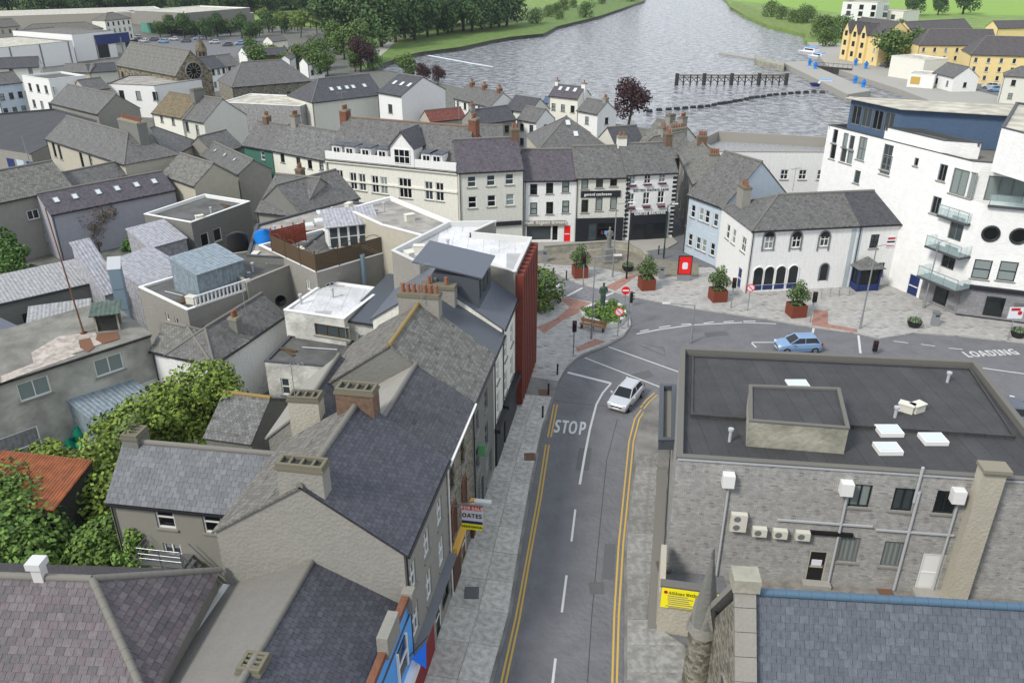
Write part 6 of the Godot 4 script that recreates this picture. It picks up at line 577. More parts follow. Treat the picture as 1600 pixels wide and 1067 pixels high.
func thing(called: String, label: String, category: String, at := Vector3.ZERO, turn := 0.0, group := "") -> Node3D:
	var o := Node3D.new()
	o.name = numbered(called); add_child(o)
	o.position = at; o.rotation.y = turn
	tag(o, label, category, group)
	return o

func obj(called: String, m, mat: String, parent: Node = null) -> MeshInstance3D:
	var o := MeshInstance3D.new()
	o.mesh = m.mesh() if m is MB else m
	o.material_override = M[mat]
	if parent == null:
		o.name = numbered(called); add_child(o)
	else:
		o.name = called; parent.add_child(o, true)
	return o

# ------------------------------------------------------------------ materials
func noise_image(size: int, freq: float, lo: float, hi: float, seed_: int, oct := 4) -> Image:
	var f := FastNoiseLite.new()
	f.seed = seed_; f.frequency = freq; f.fractal_octaves = oct
	var im := f.get_seamless_image(size, size)
	im.convert(Image.FORMAT_RGB8)
	for y in size:
		for x in size:
			var g: float = lerpf(lo, hi, im.get_pixel(x, y).r)
			im.set_pixel(x, y, Color(g, g, g))
	return im

func tex(im: Image) -> ImageTexture: return ImageTexture.create_from_image(im)

func slate_image(size: int, nx: int, ny: int, spread: float, joint: float, seed_: int, stagger := true, ragged := 0.0) -> Array:
	var r := RandomNumberGenerator.new(); r.seed = seed_
	var tone := []
	for j in ny:
		var row := []
		for i in nx: row.append(1.0 + r.randf_range(-spread, spread) - (0.18 if r.randf() < 0.04 else 0.0))
		tone.append(row)
	var f := FastNoiseLite.new(); f.seed = seed_; f.frequency = 0.06
	var nz := f.get_seamless_image(size, size)
	var f2 := FastNoiseLite.new(); f2.seed = seed_ + 5; f2.frequency = 0.008; f2.fractal_octaves = 4
	var nz2 := f2.get_seamless_image(size, size)
	var im := Image.create(size, size, false, Image.FORMAT_RGB8)
	var hi := Image.create(size, size, false, Image.FORMAT_RGB8)
	var rowoff := []
	for j in ny: rowoff.append(r.randf_range(-0.12, 0.12) if ragged > 0.0 else 0.0)
	for y in size:
		var fy := float(y) / size * ny; var j := int(fy); var vy := fy - j
		for x in size:
			var fx: float = float(x) / size * nx + (0.5 if stagger and j % 2 else 0.0) + rowoff[j]
			var i := posmod(int(floor(fx)), nx); var vx: float = fx - floor(fx)
			var g: float = 0.85 * tone[j][i] * (0.93 + 0.14 * nz.get_pixel(x, y).r) * (0.92 + 0.16 * nz2.get_pixel(x, y).r)
			var edge := minf(minf(vx, 1 - vx) * size / nx, (1 - vy) * size / ny)
			var hgt: float = 0.35 + 0.5 * vy + 0.1 * tone[j][i]
			if edge < 1.3: hgt = 0.0; g *= 1.0 - joint
			im.set_pixel(x, y, Color(g, g, g)); hi.set_pixel(x, y, Color(hgt, hgt, hgt))
	hi.bump_map_to_normal_map(3.0)
	return [tex(im), tex(hi)]

func mat(called: String, color: Color, rough := 0.85, t: Texture2D = null, scale := 1.0, nrm: Texture2D = null, nscale := 1.0, metal := 0.0, tri := false) -> StandardMaterial3D:
	var m := StandardMaterial3D.new()
	m.resource_name = called
	m.albedo_color = color; m.roughness = rough; m.metallic = metal
	if t: m.albedo_texture = t
	if nrm:
		m.normal_enabled = true; m.normal_texture = nrm; m.normal_scale = nscale
	if tri: m.uv1_triplanar = true; m.uv1_world_triplanar = true
	m.uv1_scale = Vector3(scale, scale, scale)
	M[called] = m
	return m

# ------------------------------------------------------------------ building kit
func frame_mesh(w: float, h: float, cols: int, rows: int) -> ArrayMesh:
	var key := "fr%.2f,%.2f,%d,%d" % [w, h, cols, rows]
	if not cache.has(key):
		var m := MB.new(); var e := 0.09
		m.box(Vector3(0, h - e / 2, 0), Vector3(w, e, 0.08)); m.box(Vector3(0, e / 2, 0), Vector3(w, e, 0.08))
		for s in [-1, 1]: m.box(Vector3(s * (w - e) / 2, h / 2, 0), Vector3(e, h - 2 * e, 0.08))
		for i in range(1, cols): m.box(Vector3(-w / 2 + w * i / cols, h / 2, 0.004), Vector3(0.07, h - 2 * e, 0.07))
		for j in range(1, rows): m.box(Vector3(0, h * j / rows, 0.008), Vector3(w - 2 * e, 0.07, 0.065))
		cache[key] = m.mesh()
	return cache[key]

func box_mesh(s: Vector3) -> ArrayMesh:
	var key := "bx%.3f,%.3f,%.3f" % [s.x, s.y, s.z]
	if not cache.has(key):
		var m := MB.new(); m.box(Vector3.ZERO, s); cache[key] = m.mesh()
	return cache[key]

func panel_mesh(a: Vector3, b: Vector3, top: float, th: float) -> MB:   # upright board from a to b
	var m := MB.new(); var d := b - a; d.y = 0
	m.box((a + b) / 2 + Vector3(0, top / 2, 0), Vector3(d.length(), top, th), Basis(d.normalized(), Vector3.UP, d.normalized().cross(Vector3.UP)))
	return m

const GLASS := ["glass", "glass_b", "glass_c", "glass_blind"]

# a feature on a wall: e = [kind, u, v, w, h, ...]; O origin of the wall, U along it, N outward
func feature(root: Node3D, e: Array, O: Vector3, U: Vector3, N: Vector3) -> void:
	var b := Basis(U, Vector3.UP, N)
	var at: Vector3 = O + U * e[1] + Vector3(0, e[2], 0)
	match e[0]:
		"win":
			var k: String = e[5]                              # colour letter, columns, rows
			var fm: String = {"w": "frame_white", "d": "frame_dark", "g": "frame_grey", "y": "frame_blue", "b": "frame_brown"}[k[0]]
			var o := obj("window", frame_mesh(e[3], e[4], int(k[1]), int(k[2])), fm, root)
			o.transform = Transform3D(b, at - N * 0.11)
			var p := obj("pane", box_mesh(Vector3(e[3] - 0.02, e[4] - 0.02, 0.02)), GLASS[(int(absf(at.x * 7.3 + at.y * 3.1 + at.z * 5.7) * 10)) % 4], o)
			p.position = Vector3(0, e[4] / 2, -0.03)
			if k.length() < 4:
				var s := obj("sill", box_mesh(Vector3(e[3] + 0.24, 0.1, 0.24)), "sill", o)
				s.position = Vector3(0, -0.055, 0.08)
		"blind":                                            # window with a pale blind or curtain behind the glass
			feature(root, ["win", e[1], e[2], e[3], e[4], e[5]], O, U, N)
			root.get_child(root.get_child_count() - 1).get_child(0).material_override = M["glass_blind"]
		"round":
			var m := MB.new()
			for i in 20:
				var a := TAU * i / 20; var a2 := TAU * (i + 1) / 20; var r: float = e[3] / 2
				m.tube(Vector3(cos(a) * r, sin(a) * r, 0.04), Vector3(cos(a2) * r, sin(a2) * r, 0.04), 0.13, 0.13, 6)
			var o := obj("window", m, "frame_dark", root); o.transform = Transform3D(b, at)
			var g := MB.new(); g.tube(Vector3(0, 0, -0.05), Vector3(0, 0, 0.03), e[3] / 2, e[3] / 2, 20)
			obj("pane", g, "glass", o)
		"arch":                                             # round-headed surround standing proud of the wall
			var m := MB.new(); var r: float = e[3] / 2; var y0: float = e[4] - r
			for s in [-1, 1]: m.box(Vector3(s * r, y0 / 2, 0.03), Vector3(0.14, y0, 0.1))
			for i in 10:
				var a := PI * i / 10; var a2 := PI * (i + 1) / 10
				m.tube(Vector3(cos(a) * r, y0 + sin(a) * r, 0.03), Vector3(cos(a2) * r, y0 + sin(a2) * r, 0.03), 0.08, 0.08, 6)
			var o := obj("arch_surround", m, e[5], root); o.transform = Transform3D(b, at)
			var g := MB.new()
			for i in 10:
				var a := PI * i / 10; var a2 := PI * (i + 1) / 10
				g.tri(Vector3(0, y0, 0.012), Vector3(cos(a) * r, y0 + sin(a) * r, 0.012), Vector3(cos(a2) * r, y0 + sin(a2) * r, 0.012))
			if e.size() > 6: g.poly([Vector3(-r, 0, 0.012), Vector3(r, 0, 0.012), Vector3(r, y0, 0.012), Vector3(-r, y0, 0.012)])
			obj("pane", g, "glass_b", o)
		"door":
			var o := obj("door", box_mesh(Vector3(e[3], e[4], 0.07)), e[5], root)
			o.transform = Transform3D(b, at + Vector3(0, e[4] / 2, 0) - N * 0.1)
			var f := MB.new()
			for s in [-1, 1]: f.box(Vector3(s * (e[3] / 2 - 0.04), 0, 0.05), Vector3(0.09, e[4], 0.06))
			f.box(Vector3(0, e[4] / 2 - 0.05, 0.05), Vector3(e[3] - 0.18, 0.1, 0.06))
			f.box(Vector3(0, -0.1, 0.045), Vector3(e[3] - 0.3, 0.1, 0.03))
			obj("door_frame", f, e[6] if e.size() > 6 else "frame_white", o)
			var h := obj("handle", box_mesh(Vector3(0.04, 0.16, 0.05)), "steel", o)
			h.position = Vector3(e[3] / 2 - 0.16, 0, 0.06)
		"box":                                              # [.., depth, material, name, gap from the wall]
			var o := obj(e[7], box_mesh(Vector3(e[3], e[4], e[5])), e[6], root)
			o.transform = Transform3D(b, at + Vector3(0, e[4] / 2, 0) + N * (e[5] / 2 + (e[8] if e.size() > 8 else 0.003)))
		"text":                                             # [.., unused, height, string, material, gap]
			var o := obj("lettering", text_mesh(e[5], e[4]), e[6], root)
			o.transform = Transform3D(b, at + N * (e[7] if e.size() > 7 else 0.02))
		"ac":
			var o := obj("air_conditioner", box_mesh(Vector3(e[3], e[4], 0.33)), "ac_white", root); o.transform = Transform3D(b, at + Vector3(0, e[4] / 2, 0) + N * 0.25)
			for i in int(e[5]):
				var g := MB.new(); var y: float = (i - (e[5] - 1) / 2.0) * e[4] / e[5]; g.tube(Vector3(-0.1, y, 0.166), Vector3(-0.1, y, 0.18), 0.19, 0.17, 14); obj("fan_grille", g, "frame_grey", o)
		"pipe":
			var m := MB.new(); m.tube(Vector3(0, 0, 0.1), Vector3(0, e[4], 0.1), e[3], e[3], 8)
			var o := obj("downpipe", m, e[5], root); o.transform = Transform3D(b, at)

func text_mesh(s: String, height: float, serif := false) -> TextMesh:
	var t := TextMesh.new()
	var f := SystemFont.new()
	f.font_names = PackedStringArray(["Droid Serif" if serif else "Droid Sans"]); f.font_weight = 700
	t.font = f; t.text = s; t.font_size = 32; t.pixel_size = height / 23.0; t.depth = 0.02; t.curve_step = 2.0
	return t

func cuts(feats: Array) -> Array:                        # openings of a wall
	var out := []
	for e in feats:
		if e[0] in ["win", "blind", "door"]: out.append([e[1] - e[3] / 2, e[2], e[1] + e[3] / 2, e[2] + e[4]])
	return out

func wallface(m: MB, O: Vector3, U: Vector3, N: Vector3, w: float, y0: float, y1: float, holes: Array) -> void:
	var xs := [0.0, w]; var ys := [y0, y1]
	for h in holes:
		for q in [h[0], h[2]]:
			if q > 0 and q < w and not q in xs: xs.append(q)
		for q in [h[1], h[3]]:
			if q > y0 and q < y1 and not q in ys: ys.append(q)
	xs.sort(); ys.sort()
	for i in xs.size() - 1:
		for j in ys.size() - 1:
			var cx: float = (xs[i] + xs[i + 1]) / 2; var cy: float = (ys[j] + ys[j + 1]) / 2
			var inside := false
			for h in holes:
				if cx > h[0] and cx < h[2] and cy > h[1] and cy < h[3]: inside = true
			if inside: continue
			var a: Vector3 = O + U * xs[i] + Vector3(0, ys[j], 0); var b: Vector3 = O + U * xs[i + 1] + Vector3(0, ys[j], 0)
			var up := Vector3(0, ys[j + 1] - ys[j], 0)
			m.quv(a, b, b + up, a + up, Vector2(xs[i], -ys[j]), Vector2(xs[i + 1], -ys[j]), Vector2(xs[i + 1], -ys[j + 1]), Vector2(xs[i], -ys[j + 1]))
	for h in holes:
		var q := -N * 0.2
		var a: Vector3 = O + U * h[0] + Vector3(0, h[1], 0); var b: Vector3 = O + U * h[2] + Vector3(0, h[1], 0)
		var c: Vector3 = O + U * h[2] + Vector3(0, h[3], 0); var d: Vector3 = O + U * h[0] + Vector3(0, h[3], 0)
		m.poly([a, b, b + q, a + q]); m.poly([b, c, c + q, b + q]); m.poly([c, d, d + q, c + q]); m.poly([d, a, a + q, d + q])

func chimney(root: Node3D, x: float, z: float, top: float, bottom: float, wx: float, wz: float, pots: int, mt: String, potm := "clay", moss := false) -> void:
	var m := MB.new()
	m.box(Vector3(0, (top + bottom) / 2, 0), Vector3(wx, top - bottom, wz))
	var o := obj("chimney", m, mt, root); o.position = Vector3(x, 0, z)
	var c := MB.new()
	c.box(Vector3(0, top + 0.06, 0), Vector3(wx + 0.12, 0.12, wz + 0.12))
	if pots == 0:                                           # open flues: a rim and cross walls round sunken dark holes
		for s in [-1, 1]: c.box(Vector3(s * (wx / 2 - 0.06), top + 0.21, 0), Vector3(0.13, 0.18, wz + 0.02)); c.box(Vector3(0, top + 0.205, s * (wz / 2 - 0.06)), Vector3(wx - 0.24, 0.17, 0.13))
		for i in 3: c.box(Vector3((i - 1) * wx / 4 if wx >= wz else 0.0, top + 0.19, (i - 1) * wz / 4 if wz > wx else 0.0), Vector3(0.1, 0.14, wz - 0.24) if wx >= wz else Vector3(wx - 0.24, 0.14, 0.1))
		var dk := MB.new(); dk.box(Vector3(0, top + 0.125, 0), Vector3(wx - 0.2, 0.02, wz - 0.2)); obj("flue", dk, "render_black", o)
	else: c.box(Vector3(0, top + 0.17, 0), Vector3(wx + 0.02, 0.1, wz + 0.02))
	obj("chimney_cap", c, "moss_cap" if moss else "cap", o)
	for i in pots:
		var p := MB.new(); var k := (i + 0.5) / pots - 0.5
		p.lathe(Vector3.ZERO, [[0.15, 0.0], [0.13, 0.3], [0.12, 0.42], [0.15, 0.46], [0.15, 0.52], [0.1, 0.52], [0.1, 0.3]], 10)
		var q := obj("chimney_pot", p, potm, o)
		q.position = Vector3(k * (wx - 0.1) if wx >= wz else 0.0, top + 0.22, k * (wz - 0.1) if wz > wx else 0.0)

# slates laid course by course over the roof face [eave left, eave right, ridge right, ridge left]
func slates(roof: Node3D, p: Array, sw: float, course: float, mats: Array, eye: Vector3, lift := 0.012) -> void:
	var X: Vector3 = (p[1] - p[0]).normalized()
	var K: Vector3 = (p[1] - p[0]).cross(p[p.size() - 1] - p[0]).normalized()
	var Y: Vector3 = K.cross(X)
	var flat := []
	for a in p: flat.append(Vector2((a - p[0]).dot(X), (a - p[0]).dot(Y)))
	var top := 0.0
	for a in flat: top = maxf(top, a.y)
	var list := []
	var row := 0
	var y := 0.0
	while y < top - 0.04:
		var mid := y + course * 0.5
		var lo := 1e9; var hi := -1e9
		for i in flat.size():
			var a: Vector2 = flat[i]; var b: Vector2 = flat[(i + 1) % flat.size()]
			if (a.y - mid) * (b.y - mid) < 0:
				var x := a.x + (b.x - a.x) * (mid - a.y) / (b.y - a.y)
				lo = minf(lo, x); hi = maxf(hi, x)
		var x0 := lo - (sw * 0.5 if row % 2 else 0.0)
		while x0 < hi - 0.03:
			var a: float = maxf(x0, lo); var b: float = minf(x0 + sw, hi)
			if b - a > 0.05:
				var tilt := Basis(X, Y, K).rotated(X, -0.06 + rng.randf_range(-0.008, 0.008)).rotated(K, rng.randf_range(-0.008, 0.008))
				var ln := course + 0.03
				list.append([Transform3D(Basis(tilt.x * (b - a - 0.016), tilt.y * ln, tilt.z * 0.016), p[0] + X * (a + b) / 2 + Y * (y + ln / 2 - 0.01) + K * (lift + rng.randf_range(0, 0.004))), rng.randi() % mats.size()])
			x0 += sw
		row += 1
		y += course
	var gt: Transform3D = roof.global_transform
	for e in list: e.append((gt * e[0].origin).distance_to(eye))     # the nearest ones in view become parts
	list.sort_custom(func(a, b): return a[2] < b[2])
	var unit := box_mesh(Vector3(1, 1, 1))
	for i in mini(300, list.size()):
		var o := obj("slate", unit, mats[list[i][1]], roof)
		o.transform = list[i][0]
	if list.size() > 300:
		for k in mats.size():
			var pick := []
			for i in range(300, list.size()):
				if list[i][1] == k: pick.append(list[i][0])
			if pick.is_empty(): continue
			var mm := MultiMesh.new(); mm.transform_format = MultiMesh.TRANSFORM_3D; mm.mesh = unit; mm.instance_count = pick.size()
			for i in pick.size(): mm.set_instance_transform(i, pick[i])
			var mi := MultiMeshInstance3D.new(); mi.multimesh = mm; mi.material_override = M[mats[k]]; mi.name = "far_slates"
			tag(mi, "", "", "", "stuff"); roof.add_child(mi, true)

func ridge_tiles(roof: Node3D, a: Vector3, b: Vector3, each: float, mt: String, r := 0.16) -> void:
	var k := maxi(1, int(round((b - a).length() / each)))
	var d := (b - a) / k
	var m := MB.new()
	m.tube(-d * 0.5, d * 0.49, r, r * 0.94, 8)
	var sh := m.mesh()
	for i in k:
		var o := obj("ridge_tile", sh, mt, roof); o.position = a + d * (i + 0.5)

func skylight(roof: Node3D, p: Array, u: float, v: float, w := 0.8, h := 1.1) -> void:   # fractions over the roof face
	var a: Vector3 = p[0].lerp(p[1], u); var b: Vector3 = p[p.size() - 1].lerp(p[2], u)
	var X: Vector3 = (p[1] - p[0]).normalized(); var Y: Vector3 = (b - a).normalized()
	var K := X.cross(Y).normalized(); Y = K.cross(X)
	var at := a.lerp(b, v)
	var o := obj("skylight", frame_mesh(w, h, 1, 1), "frame_grey", roof)
	o.transform = Transform3D(Basis(X, Y, K), at + K * 0.06)
	var q := obj("pane", box_mesh(Vector3(w - 0.05, h - 0.05, 0.03)), "glass_sky", o); q.position = Vector3(0, h / 2, 0.0)

# pitched building. Local axes: x along the front from its left end, z out of the front, y up. The body lies behind, from z 0 to -d.
func bld(b: Dictionary) -> Node3D:
	var w: float = b.w; var d: float = b.d; var he: float = b.he; var rise: float = b.get("rise", 0.0)
	var root := thing(b.n, b.l, b.c, Vector3(b.p[0], 0, b.p[1]), b.a, b.get("g", ""))
	var y0: float = b.get("y0", -0.1)
	var zr: float = b.get("zr", d / 2); var hr := he + rise; var hb: float = b.get("hb", he)
	var kind: String = b.get("roof", "gable")
	var faces := {"f": [Vector3.ZERO, Vector3.RIGHT, Vector3.BACK, w], "r": [Vector3(w, 0, 0), Vector3.FORWARD, Vector3.RIGHT, d], "b": [Vector3(w, 0, -d), Vector3.LEFT, Vector3.FORWARD, w], "l": [Vector3(0, 0, -d), Vector3.BACK, Vector3.LEFT, d]}
	var m := MB.new()
	var hl: float = b.get("hl", 0.0); var hrr: float = b.get("hr", 0.0)
	for f in faces:
		var q: Array = faces[f]
		var y1: float = hb if f == "b" else minf(he, hb) if f in ["l", "r"] else he
		wallface(m, q[0], q[1], q[2], q[3], y0, y1, cuts(b.get("face_" + f, [])))
		for e in b.get("face_" + f, []): feature(root, e, q[0], q[1], q[2])
	if kind == "gable" or kind == "hip":
		if hl == 0.0: m.poly([Vector3(0, hb, -d), Vector3(0, he, 0), Vector3(0, hr - 0.02, -zr)])
		if hrr == 0.0: m.poly([Vector3(w, he, 0), Vector3(w, hb, -d), Vector3(w, hr - 0.02, -zr)])
	elif kind == "mono":
		m.poly([Vector3(0, he, -d), Vector3(0, he, 0), Vector3(0, hb, -d)]); m.poly([Vector3(w, he, 0), Vector3(w, he, -d), Vector3(w, hb, -d)])
	obj("wall", m, b.wm, root)
	var R := MB.new()
	var planes := []
	var o: float = b.get("o", 0.2); var g: float = b.get("gv", 0.08); var th := 0.1
	var rm: String = b.rm
	var lift := Vector3(0, 0.1, 0)
	var roof: MeshInstance3D
	if kind == "gable" or kind == "hip":
		var tf := rise / zr; var tb := (hr - hb) / (d - zr)
		var gl := g if hl == 0.0 else o; var gr := g if hrr == 0.0 else o
		var a := Vector3(-gl, he - o * tf, o) + lift; var bb := Vector3(w + gr, he - o * tf, o) + lift
		var c := Vector3(w + (g if hrr == 0.0 else -hrr), hr, -zr) + lift; var e := Vector3((-g if hl == 0.0 else hl), hr, -zr) + lift
		var a2 := Vector3(-gl, hb - o * tb, -d - o) + lift; var b2 := Vector3(w + gr, hb - o * tb, -d - o) + lift
		planes = [[a, bb, c, e], [b2, a2, e, c]]
		R.slab(planes[0], th)
		if b.has("rm2"):
			roof = obj("roof", R, rm, root); R = MB.new()
		R.slab(planes[1], th)
		if hl > 0.0: planes.append([a2, a, e]); R.slab([a2, a, e], th)
		if hrr > 0.0: planes.append([bb, b2, c]); R.slab([bb, b2, c], th)
		if b.has("rm2"):
			obj("rear_slope", R, b.rm2, roof)
		else:
			roof = obj("roof", R, rm, root)
		var rt: String = b.get("rt", "ridge")
		if b.get("near", false):
			ridge_tiles(roof, e, c, 0.45, rt)
			if hl > 0.0: ridge_tiles(roof, a, e, 0.45, rt); ridge_tiles(roof, a2, e, 0.45, rt)
			if hrr > 0.0: ridge_tiles(roof, bb, c, 0.45, rt); ridge_tiles(roof, b2, c, 0.45, rt)
		else:
			var k := MB.new()
			k.tube(e, c, 0.14, 0.14, 6)
			if hl > 0.0: k.tube(a, e, 0.1, 0.1, 6); k.tube(a2, e, 0.1, 0.1, 6)
			if hrr > 0.0: k.tube(bb, c, 0.1, 0.1, 6); k.tube(b2, c, 0.1, 0.1, 6)
			obj("ridge", k, rt, roof)
		if b.get("gut", true):
			var k := MB.new()
			k.box(Vector3(w / 2, a.y - 0.1, o + 0.05), Vector3(w + 2 * gl, 0.1, 0.12))
			obj("gutter", k, b.get("gm", "gutter"), roof)
			var kk := MB.new(); kk.tube(Vector3(0.15, y0, 0.08), Vector3(0.15, he - 0.1, 0.08), 0.045, 0.045, 6)
			obj("downpipe", kk, b.get("gm", "gutter"), root)
	elif kind == "mono":
		var tf := (hb - he) / d
		planes = [[Vector3(-0.1, he - o * tf + 0.1, o), Vector3(w + 0.1, he - o * tf + 0.1, o), Vector3(w + 0.1, hb + 0.12, -d - 0.1), Vector3(-0.1, hb + 0.12, -d - 0.1)]]
		R.slab(planes[0], th); roof = obj("roof", R, rm, root)
		if b.get("gut", true):
			var k := MB.new(); k.box(Vector3(w / 2, he - o * tf - 0.02, o + 0.05), Vector3(w, 0.1, 0.1)); obj("gutter", k, b.get("gm", "gutter"), roof)
	for e in b.get("sl", []):                              # real slates: [plane, width, course, [materials]]
		slates(roof, planes[e[0]], e[1], e[2], e[3], Vector3(0, 12, -27))
	for e in b.get("sk", []): skylight(roof, planes[e[0]], e[1], e[2], e[3] if e.size() > 3 else 0.8, e[4] if e.size() > 4 else 1.1)
	for e in b.get("ch", []):                              # [fraction along, fraction back, wx, wz, height over ridge, pots, material, moss]
		var x: float = e[0] * w; var z: float = -e[1] * d
		chimney(root, x, z, hr + e[4], he - 0.5, e[2], e[3], e[5], e[6], "clay", e.size() > 7)
	return root

# flat-roofed building on any outline; each wing: {q: outline, he, y0, wm, rm, pd (parapet), cm (coping), F: {edge: [features]}}
func flat(b: Dictionary) -> Node3D:
	var root := thing(b.n, b.l, b.c, Vector3(b.p[0], 0, b.p[1]), 0.0, b.get("g", ""))
	for wng in b.wings: wing(root, wng)
	return root

func wing(root: Node3D, b: Dictionary) -> void:
	var q: Array = b.q; var k := q.size(); var he: float = b.he; var y0: float = b.get("y0", -0.1); var pd: float = b.get("pd", 0.3)
	var m := MB.new()
	var pts := PackedVector2Array()
	for i in k:
		var a := Vector3(q[i][0], 0, q[i][1]); var c := Vector3(q[(i + 1) % k][0], 0, q[(i + 1) % k][1])
		var U := (c - a).normalized(); var N := U.cross(Vector3.UP)
		var fs: Array = b.get("F", {}).get(i, [])
		wallface(m, a, U, N, (c - a).length(), y0, he, cuts(fs))
		for e in fs: feature(root, e, a, U, N)
		pts.append(Vector2(a.x, a.z))
	var th: float = b.get("th", 0.22)
	var inner := Geometry2D.offset_polygon(pts, -th)
	var ip: PackedVector2Array = inner[0] if inner.size() else pts
	obj("wall", m, b.wm, root)
	var R := MB.new()
	var ry := he - pd
	for tri in [Geometry2D.triangulate_polygon(ip)]:
		for i in range(0, tri.size(), 3):
			var p := []
			for j in 3: p.append(Vector3(ip[tri[i + j]].x, ry, ip[tri[i + j]].y))
			if (p[1] - p[0]).cross(p[2] - p[0]).y < 0: p.reverse()
			R.tri(p[0], p[1], p[2], Vector2(p[0].x, p[0].z), Vector2(p[1].x, p[1].z), Vector2(p[2].x, p[2].z))
	obj("roof", R, b.rm, root)
	var C := MB.new()
	for i in k:
		var a := Vector3(q[i][0], he, q[i][1]); var c := Vector3(q[(i + 1) % k][0], he, q[(i + 1) % k][1])
		var U := (c - a).normalized(); var N := U.cross(Vector3.UP)
		var ov: float = b.get("ov", 0.05)
		C.box((a + c) / 2 + N * (ov - (th + ov) / 2) + Vector3(0, 0.04 + 0.002 * (i % 2), 0), Vector3((c - a).length() + ov, 0.08, th + ov), Basis(U, Vector3.UP, N))
		C.poly([c - N * th + Vector3(0, -pd, 0), a - N * th + Vector3(0, -pd, 0), a - N * th, c - N * th])
	obj("coping", C, b.get("cm", "coping"), root)

# ------------------------------------------------------------------ ground kit
func sheet(called: String, pts: Array, y: float, th: float, mt: String, kind := "structure", parent: Node = null) -> MeshInstance3D:
	var pv := PackedVector2Array()
	for p in pts: pv.append(Vector2(p[0], p[1]))
	var m := MB.new()
	var tr := Geometry2D.triangulate_polygon(pv)
	for i in range(0, tr.size(), 3):
		var p := []
		for j in 3: p.append(Vector3(pv[tr[i + j]].x, y, pv[tr[i + j]].y))
		if (p[1] - p[0]).cross(p[2] - p[0]).y < 0: p.reverse()
		m.tri(p[0], p[1], p[2], Vector2(p[0].x, p[0].z), Vector2(p[1].x, p[1].z), Vector2(p[2].x, p[2].z))
	if th > 0:
		var cw := Geometry2D.is_polygon_clockwise(pv)
		for i in pv.size():
			var a := pv[i]; var c := pv[(i + 1) % pv.size()]
			if cw: var t := a; a = c; c = t
			m.poly([Vector3(c.x, y - th, c.y), Vector3(a.x, y - th, a.y), Vector3(a.x, y, a.y), Vector3(c.x, y, c.y)])
	var o := obj(called, m, mt, parent)
	if kind and parent == null: o.set_meta("kind", kind)
	return o

func ribbon(m: MB, pts: Array, w: float, y: float, off := 0.0) -> void:
	var n := []
	for i in pts.size():
		var a: Vector2 = Vector2(pts[maxi(i - 1, 0)][0], pts[maxi(i - 1, 0)][1]); var c: Vector2 = Vector2(pts[mini(i + 1, pts.size() - 1)][0], pts[mini(i + 1, pts.size() - 1)][1])
		n.append((c - a).normalized().orthogonal())
	for i in pts.size() - 1:
		var q := []
		for e in [[i, -1], [i + 1, -1], [i + 1, 1], [i, 1]]:
			var p: Vector2 = Vector2(pts[e[0]][0], pts[e[0]][1]) + n[e[0]] * (off + e[1] * w / 2)
			q.append(Vector3(p.x, y, p.y))
		if (q[1] - q[0]).cross(q[2] - q[0]).y < 0: q.reverse()
		m.poly(q)

# ------------------------------------------------------------------ planting kit
func crown(blobs: Array, count: int, leaf: float, seed_: int, dark: Color, light: Color, shell := 0.55) -> ArrayMesh:
	var r := RandomNumberGenerator.new(); r.seed = seed_
	var v := PackedVector3Array(); var n := PackedVector3Array(); var c := PackedColorArray()
	var tot := 0.0
	for b in blobs: tot += b[1] * b[1]
	for b in blobs:
		var k := int(count * b[1] * b[1] / tot)
		for i in k:
			var dir := Vector3(r.randfn(), r.randfn(), r.randfn()).normalized()
			var rad: float = b[1] * (1.0 - shell * r.randf() * r.randf()) * (1.0 + 0.12 * sin(dir.x * 9.0 + dir.z * 7.0) * sin(dir.y * 8.0))
			var sq: float = b[2] if b.size() > 2 else 0.85
			var p: Vector3 = b[0] + Vector3(dir.x, dir.y * sq, dir.z) * rad
			var nn := (dir + Vector3(r.randfn(), r.randfn() + 0.6, r.randfn()) * 0.55).normalized()
			var x := nn.cross(Vector3(r.randfn(), r.randfn(), r.randfn())).normalized(); var y := nn.cross(x)
			var s := leaf * r.randf_range(0.6, 1.3)
			x *= s * 0.5; y *= s * 0.36
			var col := dark.lerp(light, clampf(r.randf() * 0.75 + r.randf() * 0.25, 0, 1))
			v.append_array([p - x, p + y, p + x, p - x, p + x, p - y])
			for j in 6: n.append(nn); c.append(col)
	var m := ArrayMesh.new(); var arr := []; arr.resize(Mesh.ARRAY_MAX)
	arr[Mesh.ARRAY_VERTEX] = v; arr[Mesh.ARRAY_NORMAL] = n; arr[Mesh.ARRAY_COLOR] = c
	m.add_surface_from_arrays(Mesh.PRIMITIVE_TRIANGLES, arr)
	return m

func trunk_mesh(h: float, r: float, spread: float, limbs: int, seed_: int) -> MB:
	var q := RandomNumberGenerator.new(); q.seed = seed_
	var m := MB.new()
	var top := Vector3(q.randf_range(-0.1, 0.1) * h, h * 0.62, 0)
	m.tube(Vector3.ZERO, top * 0.5, r, r * 0.75, 8); m.tube(top * 0.5, top, r * 0.75, r * 0.5, 8)
	for i in limbs:
		var a := TAU * (i + q.randf() * 0.6) / limbs
		var s := top * q.randf_range(0.55, 1.0)
		m.tube(s, s + Vector3(cos(a) * spread, h * q.randf_range(0.22, 0.42), sin(a) * spread), r * 0.42, r * 0.12, 6)
	return m

